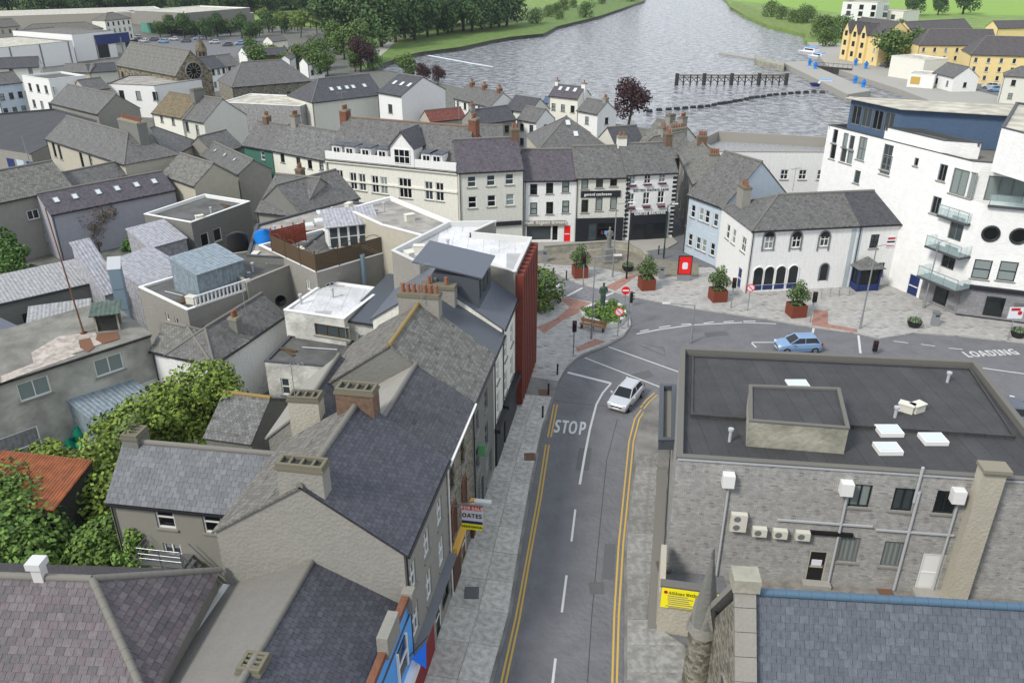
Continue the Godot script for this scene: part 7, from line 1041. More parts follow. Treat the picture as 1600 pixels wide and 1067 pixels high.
var tree_kinds := {}
func tree_kind(k: String, seed_: int, h: float, wid: float, count: int, leaf: float, dark: Color, light: Color, low := 0.38) -> void:
	var q := RandomNumberGenerator.new(); q.seed = seed_
	var bl := []
	for i in 11:
		var a := q.randf() * TAU; var e := q.randf()
		var rr := wid * 0.5 * sqrt(q.randf()) * 0.68
		bl.append([Vector3(cos(a) * rr, h * lerpf(low + 0.1, 0.84, e), sin(a) * rr), wid * q.randf_range(0.19, 0.29), 0.9])
	bl.append([Vector3(0, h * 0.62, 0), wid * 0.33])
	tree_kinds[k] = [crown(bl, count, leaf, seed_, dark, light), trunk_mesh(h, wid * 0.035, wid * 0.28, 6, seed_).mesh()]

func tree(called: String, label: String, k: String, x: float, z: float, s: float, group := "", turn := 0.0, y := 0.0, sy := 1.0) -> void:
	var o := thing(called, label, "tree", Vector3(x, y, z), turn, group)
	o.scale = Vector3(s, s * sy, s)
	obj("crown", tree_kinds[k][0], "leaf", o); obj("trunk", tree_kinds[k][1], "bark", o)

# ------------------------------------------------------------------ all materials
func materials() -> void:
	var mott := tex(noise_image(512, 0.012, 0.95, 1.0, 3)); var grain := tex(noise_image(256, 0.12, 0.85, 1.0, 4, 2))
	var spec := tex(noise_image(512, 0.25, 0.74, 1.06, 6, 3)); var blot := tex(noise_image(512, 0.018, 0.78, 1.06, 7, 5))
	var stain := tex(noise_image(512, 0.008, 0.74, 1.08, 9, 5))
	var bump := noise_image(256, 0.1, 0.0, 1.0, 11, 3); bump.bump_map_to_normal_map(4.0); var nb := tex(bump)
	var asph := noise_image(1024, 0.006, 0.92, 1.03, 13, 4); var sp2 := noise_image(1024, 0.4, 0.86, 1.04, 14, 2)
	for y in 1024:
		for x in 1024: var g := asph.get_pixel(x, y).r * sp2.get_pixel(x, y).r; asph.set_pixel(x, y, Color(g, g, g))
	var wv := tex(noise_image(512, 0.03, 0.55, 1.2, 15, 5))
	var mem := slate_image(512, 8, 2, 0.02, 0.14, 51)
	var fm := slate_image(512, 9, 1, 0.05, 0.22, 61)
	var sk0 := noise_image(512, 0.03, 0.0, 1.0, 23, 4); var sk := Image.create(512, 512, false, Image.FORMAT_RGB8)
	for y in 512:
		for x in 512: var g := 0.9 + 0.1 * minf(1.0, 0.35 + sk0.get_pixel((x * 3) % 512, int(y * 0.25) if y < 256 else int((511 - y) * 0.25)).r * 1.1); sk.set_pixel(x, y, Color(g, g, g))
	var streak := tex(sk)
	# plastered walls
	for e in [["white", 0.86, 0.86, 0.85], ["white_bright", 0.9, 0.9, 0.89], ["offwhite", 0.79, 0.79, 0.75], ["cream", 0.85, 0.845, 0.8], ["render_grey", 0.54, 0.53, 0.5], ["render_dark", 0.45, 0.45, 0.43], ["render_pale", 0.68, 0.66, 0.6], ["render_brown", 0.45, 0.44, 0.42], ["render_lavender", 0.62, 0.62, 0.65], ["render_black", 0.2, 0.2, 0.19], ["paint_paleblue", 0.7, 0.75, 0.79], ["paint_green", 0.24, 0.42, 0.37], ["yellow", 0.88, 0.79, 0.56], ["stone_pale", 0.52, 0.51, 0.48], ["paint_slateblue", 0.28, 0.36, 0.46], ["quoin_grey", 0.66, 0.7, 0.72]]:
		mat(e[0], Color(e[1], e[2], e[3]), 0.9, mott, 0.16, nb, 0.25)
	for e in ["white", "offwhite", "cream"]: M[e].albedo_texture = streak
	for e in [["white_dirty", 0.82, 0.82, 0.79], ["render_stain", 0.72, 0.71, 0.67], ["render_old", 0.62, 0.61, 0.55], ["felt_old", 0.36, 0.36, 0.35], ["felt_stain", 0.62, 0.6, 0.57], ["felt_patch", 0.5, 0.49, 0.46], ["membrane_old", 0.74, 0.72, 0.66], ["kerb", 0.5, 0.49, 0.47]]:
		mat(e[0], Color(e[1], e[2], e[3]), 0.9, stain, 0.09, nb, 0.2)
	mat("pebbledash", Color(0.6, 0.59, 0.55), 0.95, spec, 0.8, nb, 0.8)
	mat("felt", Color(0.27, 0.27, 0.275), 0.8, fm[0], 0.11); mat("membrane", Color(0.9, 0.9, 0.9), 0.6, mem[0], 0.1)
	mat("yard", Color(0.4, 0.4, 0.37), 0.95, blot, 0.07); mat("concrete", Color(0.6, 0.59, 0.56), 0.9, mott, 0.3, nb, 0.2); mat("concrete_b", Color(0.52, 0.5, 0.47), 0.92, blot, 0.13, nb, 0.2)
	for i in 4: mat("worn_%d" % i, Color(0.57, 0.565, 0.545) * (0.94 + 0.04 * i), 0.92, stain, 0.4, nb, 0.2)
	for i in 4: mat("slab_%d" % i, Color(0.73, 0.72, 0.69) * (0.95 + 0.03 * i), 0.9, blot, 0.25, nb, 0.15)
	mat("asphalt", Color(0.43, 0.43, 0.44), 0.9, tex(asph), 0.08, nb, 0.3); mat("asphalt_b", Color(0.42, 0.42, 0.42), 0.9, blot, 0.1)
	mat("gravel", Color(0.5, 0.49, 0.46), 0.95, spec, 1.0); mat("coping_gravel", Color(0.44, 0.43, 0.405), 0.95, spec, 0.9)
	mat("lawn", Color(0.36, 0.46, 0.17), 0.95, blot, 0.03); mat("lawn_b", Color(0.42, 0.5, 0.2), 0.95, blot, 0.025); mat("meadow", Color(0.45, 0.55, 0.24), 0.95, blot, 0.012); mat("field", Color(0.47, 0.6, 0.2), 0.95, mott, 0.02)
	# slates
	var s := slate_image(512, 16, 20, 0.1, 0.42, 2); var so := slate_image(512, 16, 20, 0.11, 0.45, 8, true, 1.0)
	for e in [["slate_grey_far", 0.44, 0.435, 0.425], ["slate_grey", 0.4, 0.42, 0.45], ["slate_dark", 0.32, 0.32, 0.34], ["slate_black", 0.2, 0.21, 0.24], ["slate_plum", 0.37, 0.345, 0.375], ["slate_purple", 0.3, 0.27, 0.29], ["slate_brown2", 0.36, 0.34, 0.34]]:
		mat(e[0], Color(e[1], e[2], e[3]), 0.7, s[0], 0.25, s[1], 0.7)
	for e in [["slate_lichen", 0.49, 0.485, 0.46], ["slate_old", 0.48, 0.48, 0.47], ["slate_brown", 0.48, 0.465, 0.435], ["slate_moss", 0.5, 0.45, 0.34], ["roof_red", 0.5, 0.28, 0.24]]:
		mat(e[0], Color(e[1], e[2], e[3]), 0.85, so[0], 0.25, so[1], 0.8)
	var sets := {"slate_p": [[0.37, 0.345, 0.355], [0.34, 0.315, 0.33], [0.4, 0.37, 0.38], [0.315, 0.295, 0.31], [0.37, 0.325, 0.34]], "slate_k": [[0.285, 0.29, 0.32], [0.265, 0.27, 0.3], [0.3, 0.305, 0.335], [0.25, 0.255, 0.285]], "slate_g": [[0.41, 0.42, 0.435], [0.39, 0.4, 0.415], [0.43, 0.44, 0.455], [0.375, 0.385, 0.4]], "slate_c": [[0.345, 0.37, 0.405], [0.325, 0.35, 0.385], [0.365, 0.39, 0.42], [0.335, 0.355, 0.39]]}
	for k in sets:
		for i in sets[k].size():
			var q: Array = sets[k][i]; mat("%s%d" % [k, i + 1], Color(q[0], q[1], q[2]), 0.65, blot, 0.5, nb, 0.4, 0.0, true)
	# masonry
	var br := slate_image(512, 12, 36, 0.05, 0.26, 21); mat("brick_paint", Color(0.71, 0.705, 0.69), 0.9, br[0], 0.36, br[1], 0.6); mat("brick_old", Color(0.5, 0.4, 0.33), 0.95, br[0], 0.5, br[1], 0.6); mat("brick_orange", Color(0.54, 0.35, 0.26), 0.9, br[0], 0.5, br[1], 0.4); mat("brick_red", Color(0.5, 0.21, 0.15), 0.85, br[0], 0.5, br[1], 0.3)
	var st := slate_image(512, 11, 18, 0.22, 0.3, 33, true, 1.0); mat("stone_wall", Color(0.55, 0.53, 0.47), 0.95, st[0], 0.4, st[1], 0.9); mat("stone_brown", Color(0.56, 0.52, 0.43), 0.95, st[0], 0.2, st[1], 0.5)
	var pv := slate_image(512, 10, 20, 0.035, 0.1, 41); mat("plaza", Color(0.72, 0.71, 0.69), 0.85, pv[0], 0.25, pv[1], 0.2); mat("setts", Color(0.52, 0.52, 0.53), 0.85, pv[0], 0.5, pv[1], 0.4); mat("plaza_brown", Color(0.56, 0.53, 0.47), 0.9, pv[0], 0.3, pv[1], 0.2); mat("red_pavers", Color(0.68, 0.51, 0.45), 0.9, pv[0], 0.4, pv[1], 0.2); mat("granite", Color(0.58, 0.58, 0.59), 0.5, pv[0], 0.12)
	# sheet metal
	var cor := Image.create(256, 64, false, Image.FORMAT_RGB8)
	for x in 256:
		for y in 64: var g := 0.5 + 0.5 * sin(TAU * x / 16.0); cor.set_pixel(x, y, Color(g, g, g))
	cor.bump_map_to_normal_map(6.0); var cn := tex(cor)
	for e in [["sheet_white", 0.64, 0.64, 0.66], ["sheet_grey", 0.6, 0.6, 0.6], ["sheet_blue", 0.52, 0.57, 0.6], ["sheet_green", 0.3, 0.36, 0.32], ["roller", 0.55, 0.55, 0.55]]:
		mat(e[0], Color(e[1], e[2], e[3]), 0.6, blot, 0.2, cn, 0.3)
	mat("rust", Color(0.54, 0.3, 0.16), 0.85, stain, 0.3, cn, 0.7)
	var seam := Image.create(256, 32, false, Image.FORMAT_RGB8)
	for x in 256:
		for y in 32: var g := 1.0 if x % 64 < 4 else 0.2; seam.set_pixel(x, y, Color(g, g, g))
	seam.bump_map_to_normal_map(6.0); mat("metal_seam", Color(0.34, 0.36, 0.4), 0.45, grain, 0.5, tex(seam), 1.0)
	mat("metal_dark", Color(0.3, 0.32, 0.35), 0.5, grain, 0.5)
	# plain paints
	for e in [["frame_white", 0.86, 0.86, 0.85, 0.5], ["frame_dark", 0.13, 0.14, 0.15, 0.5], ["frame_grey", 0.42, 0.43, 0.43, 0.5], ["frame_blue", 0.1, 0.17, 0.36, 0.5], ["frame_brown", 0.3, 0.25, 0.16, 0.6], ["sill", 0.5, 0.5, 0.47, 0.9], ["gutter", 0.12, 0.12, 0.13, 0.5], ["cap", 0.5, 0.48, 0.42, 0.95], ["clay", 0.52, 0.35, 0.26, 0.85], ["coping", 0.55, 0.54, 0.51, 0.9], ["coping_pale", 0.75, 0.75, 0.74, 0.8], ["coping_dark", 0.26, 0.27, 0.28, 0.7], ["ridge", 0.42, 0.41, 0.39, 0.9], ["ridge_stone", 0.44, 0.43, 0.4, 0.95], ["ridge_moss", 0.52, 0.44, 0.26, 0.95], ["ridge_red", 0.45, 0.37, 0.31, 0.9], ["ridge_blue", 0.27, 0.37, 0.45, 0.6], ["lead", 0.42, 0.43, 0.45, 0.6], ["paint_red", 0.48, 0.07, 0.1, 0.6], ["paint_red_bright", 0.85, 0.08, 0.06, 0.5], ["paint_blue", 0.32, 0.6, 0.86, 0.7], ["paint_blue_deep", 0.08, 0.16, 0.38, 0.6], ["paint_ochre", 0.85, 0.66, 0.3, 0.7], ["arch_brown", 0.3, 0.19, 0.13, 0.8], ["wood", 0.4, 0.26, 0.15, 0.8], ["shop_black", 0.1, 0.11, 0.14, 0.5], ["dark_paint", 0.07, 0.07, 0.08, 0.6], ["sign_white", 0.84, 0.84, 0.86, 0.6], ["sign_taupe", 0.5, 0.48, 0.43, 0.7], ["sign_green", 0.35, 0.6, 0.4, 0.6], ["sign_yellow", 0.95, 0.9, 0.05, 0.6], ["text_white", 0.88, 0.88, 0.86, 0.6], ["text_dark", 0.08, 0.08, 0.1, 0.6], ["text_red", 0.7, 0.1, 0.1, 0.6], ["text_orange", 0.85, 0.5, 0.25, 0.6], ["flower_box", 0.36, 0.14, 0.2, 0.9], ["pipe_grey", 0.66, 0.67, 0.68, 0.5], ["pipe_blue", 0.45, 0.52, 0.57, 0.5], ["ac_white", 0.78, 0.77, 0.72, 0.6], ["black_rubber", 0.05, 0.05, 0.055, 0.6], ["plastic_blue", 0.1, 0.5, 0.85, 0.4], ["pole_grey", 0.5, 0.51, 0.52, 0.5], ["pole_black", 0.06, 0.06, 0.07, 0.5], ["pole_green", 0.1, 0.22, 0.14, 0.5], ["corten", 0.43, 0.2, 0.12, 0.85], ["bronze", 0.22, 0.3, 0.26, 0.6], ["stone_statue", 0.46, 0.46, 0.45, 0.9], ["timber", 0.55, 0.4, 0.24, 0.8], ["fence_wood", 0.3, 0.24, 0.16, 0.9], ["fence_red", 0.5, 0.2, 0.12, 0.85], ["tyre", 0.04, 0.04, 0.04, 0.8], ["lamp_red", 0.6, 0.03, 0.03, 0.4], ["lamp_clear", 0.8, 0.82, 0.84, 0.15], ["foam", 0.86, 0.88, 0.9, 0.9], ["iron", 0.34, 0.34, 0.34, 0.8], ["iron_rust", 0.42, 0.29, 0.21, 0.9], ["bag_green", 0.08, 0.6, 0.48, 0.4], ["soil", 0.2, 0.15, 0.1, 0.95], ["flag_blue", 0.1, 0.42, 0.85, 0.8], ["glass_sky", 0.75, 0.78, 0.8, 0.15]]:
		mat(e[0], Color(e[1], e[2], e[3]), e[4])
	mat("asphalt_patch", Color(0.38, 0.38, 0.385), 0.9, spec, 0.5); mat("tar", Color(0.24, 0.24, 0.25), 0.8); mat("patch_pale", Color(0.7, 0.66, 0.62), 0.9, stain, 0.3)
	mat("moss_cap", Color(0.46, 0.44, 0.37), 0.95, spec, 1.5)
	mat("paint_white", Color(0.82, 0.82, 0.81), 0.8, spec, 0.7); mat("paint_yellow", Color(0.8, 0.66, 0.32), 0.8, spec, 0.7)
	mat("steel", Color(0.6, 0.61, 0.62), 0.35, null, 1.0, null, 1.0, 0.8)
	mat("glass", Color(0.06, 0.07, 0.08), 0.06); mat("glass_b", Color(0.11, 0.13, 0.14), 0.08); mat("glass_c", Color(0.24, 0.27, 0.28), 0.1); mat("glass_blind", Color(0.5, 0.54, 0.53), 0.15); mat("glass_green", Color(0.3, 0.55, 0.48), 0.15); mat("car_glass", Color(0.05, 0.06, 0.07), 0.04)
	var gp := mat("glass_pane", Color(0.75, 0.85, 0.85, 0.22), 0.03); gp.transparency = BaseMaterial3D.TRANSPARENCY_ALPHA
	for e in [["car_silver", 0.72, 0.73, 0.74], ["car_blue", 0.48, 0.6, 0.74], ["car_grey", 0.3, 0.33, 0.38]]:
		var m := mat(e[0], Color(e[1], e[2], e[3]), 0.35, null, 1.0, null, 1.0, 0.3); m.clearcoat_enabled = true; m.clearcoat = 0.8
	mat("bark", Color(0.25, 0.21, 0.17), 0.95, blot, 1.0)
	var lf := mat("leaf", Color(1, 1, 1), 0.8); lf.vertex_color_use_as_albedo = true; lf.backlight_enabled = true; lf.backlight = Color(0.12, 0.16, 0.05)
	var wim := noise_image(512, 0.025, 0.0, 1.0, 17, 5); wim.bump_map_to_normal_map(14.0)
	mat("water", Color(0.56, 0.57, 0.58), 0.18, wv, 0.02, tex(wim), 1.0)

# ------------------------------------------------------------------ street surface
func flags(pavement: Node3D, list: Array, y: float, mt := "") -> void:   # concrete flags, each given by its four corners
	var k := 0
	for c in list:
		var q := []
		for i in 4: q.append(Vector3(c[2 * i], y + 0.003 * (k % 3), c[2 * i + 1]))
		if (q[1] - q[0]).cross(q[2] - q[0]).y < 0: q.reverse()
		var m := MB.new(); m.slab(q, 0.03)
		obj("paving_slab", m, "%s_%d" % [mt if mt else "slab", (k * 7) % 4], pavement); k += 1

func mark(called: String, pts: Array, w: float, m: String, y: float) -> void:
	var k := MB.new(); ribbon(k, pts, w, y)
	tag(obj(called, k, m), "", "", "", "structure")

func road_text(s: String, x: float, z: float, turn: float, h: float, stretch: float) -> void:
	var t := text_mesh(s, h); t.depth = 0.006
	var o := obj("road_lettering", t, "paint_white")
	var b := Basis(Vector3.UP, -turn) * Basis(Vector3.RIGHT, -PI / 2)
	o.transform = Transform3D(Basis(b.x, b.y * stretch, b.z), Vector3(x, 0.014, z)); tag(o, "", "", "", "structure")

func cover(x: float, z: float, m: String, label: String) -> void:
	var o := thing("manhole_cover", label, "cover", Vector3(x, 0.135 if not "lane" in label and not "yard" in label else 0.012, z))
	obj("lid", box_mesh(Vector3(0.62, 0.02, 0.75)), m, o)
	var r := MB.new()
	for s in [-1, 1]: r.box(Vector3(s * 0.36, 0, 0), Vector3(0.08, 0.024, 0.9)); r.box(Vector3(0, 0, s * 0.42), Vector3(0.64, 0.024, 0.07))
	obj("rim", r, "iron", o)

func yard_kerb(p: Array) -> void: pass

# ------------------------------------------------------------------ pieces on buildings
func dormer(root: Node3D, x: float, z: float, w: float, d: float, y0: float, y1: float, m: String) -> void:
	var k := MB.new()
	k.box(Vector3(x, (y0 + y1) / 2, z - d / 2), Vector3(w, y1 - y0, d)); var o := obj("dormer", k, "metal_dark", root)
	var r := MB.new(); r.slab([Vector3(x - w / 2 - 0.2, y1 + 0.05, z + 0.3), Vector3(x + w / 2 + 0.2, y1 + 0.05, z + 0.3), Vector3(x + w / 2 + 0.2, y1 + 0.9, z - d - 1.2), Vector3(x - w / 2 - 0.2, y1 + 0.9, z - d - 1.2)], 0.1); obj("dormer_roof", r, m, o)
	for s in [-1, 0, 1]:
		var p := obj("pane", box_mesh(Vector3(0.95, 1.3, 0.05)), "glass_c", o); p.position = Vector3(x + s * 1.2, (y0 + y1) / 2 + 0.3, z + 0.03)

func attic(root: Node3D, w: float, he: float, us: Array) -> void:
	for u in us:
		var k := MB.new(); k.box(Vector3(u, he + 0.85, -0.7), Vector3(1.35, 1.7, 1.6)); var o := obj("dormer", k, "white", root)
		var f := obj("dormer_frame", frame_mesh(1.0, 1.35, 2, 2), "frame_white", o); f.position = Vector3(u, he + 0.2, 0.14)
		var p := obj("pane", box_mesh(Vector3(0.95, 1.3, 0.02)), "glass", o); p.position = Vector3(u, he + 0.87, 0.11)
		var r := MB.new(); r.box(Vector3(u, he + 1.76, -0.7), Vector3(1.65, 0.12, 1.95)); obj("dormer_roof", r, "slate_grey", o)
	var b := MB.new(); b.box(Vector3(w / 2, he + 0.45, 0.05), Vector3(w - 0.1, 0.9, 0.25)); obj("parapet", b, "white", root)

func pediment(root: Node3D, u: float, he: float) -> void:
	var k := MB.new(); k.box(Vector3(u, he + 1.1, -0.9), Vector3(3.0, 2.2, 2.3))
	k.poly([Vector3(u - 1.5, he + 2.2, 0.25), Vector3(u + 1.5, he + 2.2, 0.25), Vector3(u, he + 3.9, 0.25)])
	var o := obj("gabled_bay", k, "white", root)
	for s in [-1, 1]:
		var r := MB.new(); var q := [Vector3(u + s * 1.75, he + 2.1, 0.45), Vector3(u, he + 4.05, 0.45), Vector3(u, he + 4.05, -4.2), Vector3(u + s * 1.75, he + 2.1, -2.5)]
		if s < 0: q.reverse()
		r.slab(q, -0.12); obj("bay_roof", r, "slate_dark", o)
	var f := obj("bay_frame", frame_mesh(2.1, 1.7, 3, 2), "frame_white", o); f.position = Vector3(u, he + 0.3, 0.3)
	var p := obj("pane", box_mesh(Vector3(2.05, 1.65, 0.02)), "glass", o); p.position = Vector3(u, he + 1.15, 0.265)

func gables(root: Node3D, k: int, he: float) -> void:
	for i in k:
		var u := 2.5 + i * 4.6
		var m := MB.new(); m.box(Vector3(u, he / 2, 0.4), Vector3(3.4, he, 0.8))
		m.poly([Vector3(u - 1.7, he, 0.8), Vector3(u + 1.7, he, 0.8), Vector3(u, he + 3, 0.8)])
		var o := obj("gabled_bay", m, "yellow", root)
		for s in [-1, 1]:
			var r := MB.new(); var q := [Vector3(u + s * 1.9, he - 0.3, 1.0), Vector3(u, he + 3.1, 1.0), Vector3(u, he + 3.1, -4.0), Vector3(u + s * 1.9, he - 0.3, -1.0)]
			if s < 0: q.reverse()
			r.slab(q, -0.12); obj("bay_roof", r, "slate_brown2", o)
		for v in [1.5, 4.5, 7.3]:
			var p := obj("pane", box_mesh(Vector3(1.4, 1.5, 0.06)), "glass_b", o); p.position = Vector3(u, v + 0.7, 0.83)

func roof_vent(root: Node3D, x: float, y: float, z: float) -> void:
	var m := MB.new(); m.box(Vector3(0, 0.3, 0), Vector3(0.4, 0.9, 0.4)); m.box(Vector3(0, 0.8, 0), Vector3(0.6, 0.3, 0.6))
	var o := obj("roof_vent", m, "coping_pale", root); o.position = Vector3(x, y, z)

func flat_skylights(root: Node3D, at: Array) -> void:
	for p in at:
		var m := MB.new(); m.box(Vector3(0, 0.12, 0), Vector3(1.3, 0.26, 1.0))
		var o := obj("skylight", m, "frame_white", root); o.position = Vector3(p[0], p[1], p[2])
		var q := obj("pane", box_mesh(Vector3(1.1, 0.05, 0.8)), "glass_sky", o); q.position = Vector3(0, 0.27, 0)

func church_gable(root: Node3D, d: float, he: float, rise: float) -> void:   # raised stone coping of the left gable
	for s in [0, 1]:
		var a := Vector3(-0.1, he + 0.1, 0.3 if s == 0 else -d - 0.3); var b := Vector3(-0.1, he + rise + 0.35, -d / 2)
		var k := 9
		for i in k:
			var p := a.lerp(b, float(i) / k); var q := a.lerp(b, (i + 1.0) / k)
			var dir := (q - p).normalized()
			var m := MB.new(); m.box((p + q) / 2 + Vector3(0.2, 0.12, 0), Vector3(0.75, 0.24, (q - p).length() - 0.02), Basis(Vector3.RIGHT, dir.cross(Vector3.RIGHT), dir))
			obj("coping_stone", m, "stone_pale", root)
	var c := MB.new(); c.box(Vector3(0.1, he + rise + 0.65, -d / 2), Vector3(0.95, 0.55, 0.8)); obj("apex_stone", c, "render_old", root)

func pinnacle(x: float, z: float, y0: float, y1: float) -> void:
	var o := thing("stone_pinnacle", "slender dark stone pinnacle at the church corner by the yellow sign", "pinnacle", Vector3(x, 0, z), 0.4)
	var m := MB.new(); m.lathe(Vector3.ZERO, [[0.66, -0.1], [0.62, y0 - 0.6]], 8); obj("shaft", m, "stone_wall", o)
	var c := MB.new(); c.lathe(Vector3.ZERO, [[0.62, y0 - 0.6], [0.72, y0 - 0.45], [0.72, y0 - 0.2], [0.62, y0]], 8); obj("band", c, "render_grey", o)
	var s := MB.new(); s.lathe(Vector3.ZERO, [[0.62, y0], [0.06, y1]], 8); obj("spire", s, "render_dark", o)
	for i in 4:
		var a := PI / 2 * i + PI / 8; var g := MB.new(); var r := 0.55; var t := Vector3(-sin(a), 0, cos(a)); var n := Vector3(cos(a), 0, sin(a))
		g.slab([n * r - t * 0.25 + Vector3(0, y0, 0), n * r + t * 0.25 + Vector3(0, y0, 0), n * (r - 0.05) + Vector3(0, y0 + 1.3, 0)], -0.2); obj("gablet", g, "render_grey", o)
	var f := MB.new(); f.tube(Vector3(0, y1 - 0.1, 0), Vector3(0, y1 + 0.4, 0), 0.08, 0.03, 6); obj("finial", f, "iron", o)

func sign_wall(a: Array, b: Array) -> void:
	var A := Vector3(a[0], 0, a[1]); var B := Vector3(b[0], 0, b[1]); var U := (B - A).normalized(); var L := (B - A).length()
	var o := thing("boundary_wall", "low rendered wall carrying the yellow church notice", "wall", A, atan2(-U.z, U.x))
	var m := MB.new(); m.box(Vector3(L / 2, 1.5, -0.2), Vector3(L, 3.2, 0.35)); obj("wall", m, "render_pale", o)
	var m2 := MB.new(); m2.box(Vector3(0.1, 1.2, -2.3), Vector3(0.3, 2.3, 3.8)); obj("return_wall", m2, "render_pale", o)
	var k := MB.new(); k.box(Vector3(L / 2, 3.16, -0.2), Vector3(L + 0.1, 0.12, 0.5)); obj("coping", k, "coping_gravel", o)
	var s := thing("church_notice", "yellow church notice board with a round picture on the low wall", "sign", A + Vector3(0, 0.72, 0), atan2(-U.z, U.x))
	var p := obj("board", box_mesh(Vector3(2.9, 1.25, 0.06)), "sign_yellow", s); p.position = Vector3(1.5, 1.75, 0.05)
	var t := obj("lettering", text_mesh("Athlone Methodist Church", 0.18, true), "text_dark", s); t.position = Vector3(1.72, 2.12, 0.085); t.scale = Vector3(0.8, 1, 0.5)
	for r in [[0.85, 1.93, 1.0], [1.0, 1.8, 1.25], [0.9, 1.67, 1.05], [0.95, 1.54, 1.1], [1.05, 1.41, 1.3], [1.45, 1.26, 2.3], [1.2, 1.17, 1.5]]:
		var e := obj("lettering_strip", box_mesh(Vector3(r[2], 0.05, 0.01)), "sign_taupe", s); e.position = Vector3(r[0], r[1], 0.086)
	var g := MB.new(); g.tube(Vector3(2.35, 1.68, 0.08), Vector3(2.35, 1.68, 0.1), 0.3, 0.3, 18); obj("round_picture", g, "coping_pale", s)
	var h := MB.new(); h.tube(Vector3(0.25, 2.15, 0.08), Vector3(0.25, 2.15, 0.1), 0.1, 0.1, 12); obj("emblem", h, "text_red", s)

func porch(x: float, z: float, turn: float) -> void:
	var o := thing("entrance_porch", "navy blue timber porch with a hipped slate roof", "porch", Vector3(x, 0.1, z), turn)
	for s in [[-1.15, 0.65], [1.15, 0.65], [-1.15, -0.65], [1.15, -0.65]]:
		var p := obj("post", box_mesh(Vector3(0.16, 2.5, 0.16)), "frame_blue", o); p.position = Vector3(s[0], 1.25, s[1])
	var b := MB.new(); b.box(Vector3(0, 0.4, 0.65), Vector3(2.3, 0.7, 0.08)); b.box(Vector3(-1.15, 0.4, 0), Vector3(0.08, 0.7, 1.3)); b.box(Vector3(1.15, 0.4, 0), Vector3(0.08, 0.7, 1.3)); b.box(Vector3(0, 2.4, 0.65), Vector3(2.4, 0.2, 0.1)); obj("panelling", b, "frame_blue", o)
	var g := MB.new(); g.box(Vector3(0, 1.5, 0.6), Vector3(2.2, 1.6, 0.03)); g.box(Vector3(-1.1, 1.5, 0), Vector3(0.03, 1.6, 1.2)); g.box(Vector3(1.1, 1.5, 0), Vector3(0.03, 1.6, 1.2)); obj("glazing", g, "glass", o)
	var r := MB.new(); var t := Vector3(0, 3.5, -0.3); var c := [Vector3(-1.5, 2.5, 1.0), Vector3(1.5, 2.5, 1.0), Vector3(1.5, 2.5, -0.75), Vector3(-1.5, 2.5, -0.75)]
	for i in 4: r.slab([c[i], c[(i + 1) % 4], t], 0.08)
	obj("roof", r, "slate_old", o)

func balcony(root: Node3D, at: Array, turn: float, w: float, d: float, h: float) -> void:
	var o := obj("balcony", box_mesh(Vector3(w, 0.18, d)), "coping_dark", root)
	o.transform = Transform3D(Basis(Vector3.UP, turn), Vector3(at[0], at[1], at[2])); o.position += o.basis.z * (d / 2 + 0.01)
	var g := MB.new(); g.box(Vector3(0, 0.62, d / 2 - 0.04), Vector3(w - 0.04, 0.95, 0.02))
	for s in [-1, 1]: g.box(Vector3(s * (w / 2 - 0.04), 0.62, 0), Vector3(0.02, 0.95, d - 0.1))
	obj("glass_screen", g, "glass_pane", o)
	var r := MB.new(); r.tube(Vector3(-w / 2, 1.13, d / 2 - 0.04), Vector3(w / 2, 1.13, d / 2 - 0.04), 0.03, 0.03, 6)
	for i in 4: var x := -w / 2 + 0.05 + (w - 0.1) * i / 3.0; r.tube(Vector3(x, 0.05, d / 2 - 0.04), Vector3(x, 1.13, d / 2 - 0.04), 0.025, 0.025, 6)
	obj("handrail", r, "steel", o)

func fire_stair(root: Node3D, u: float, y: float) -> void:
	var o := obj("stair_landing", box_mesh(Vector3(2.4, 0.06, 1.1)), "steel", root); o.position = Vector3(u, y, 0.6)
	var r := MB.new()
	for h in [0.4, 0.7, 1.05]: r.tube(Vector3(-1.2, h, 0.52), Vector3(1.2, h, 0.52), 0.03, 0.03, 6); r.tube(Vector3(-1.2, h, 0.52), Vector3(-1.2, h, -0.5), 0.03, 0.03, 6)
	for x in [-1.2, 0.0, 1.2]: r.tube(Vector3(x, 0, 0.52), Vector3(x, 1.05, 0.52), 0.03, 0.03, 6); r.tube(Vector3(x, -y, 0.5), Vector3(x, 0, 0.5), 0.04, 0.04, 6)
	obj("guard_rail", r, "steel", o)
	for i in 10:
		var s := obj("step", box_mesh(Vector3(0.28, 0.04, 0.8)), "steel", o); s.position = Vector3(1.35 + i * 0.24, -0.1 - i * 0.29, 0.1)
	var q := MB.new()
	for s in [-0.32, 0.52]: q.tube(Vector3(1.2, 0.95, s), Vector3(3.7, -2.1, s), 0.03, 0.03, 6); q.tube(Vector3(1.2, 0, s), Vector3(3.7, -3.0, s), 0.05, 0.05, 6)
	for i in 5: q.tube(Vector3(1.3 + i * 0.6, -0.1 - i * 0.73, 0.52), Vector3(1.3 + i * 0.6, 0.85 - i * 0.73, 0.52), 0.02, 0.02, 6)
	obj("stair_rail", q, "steel", o)

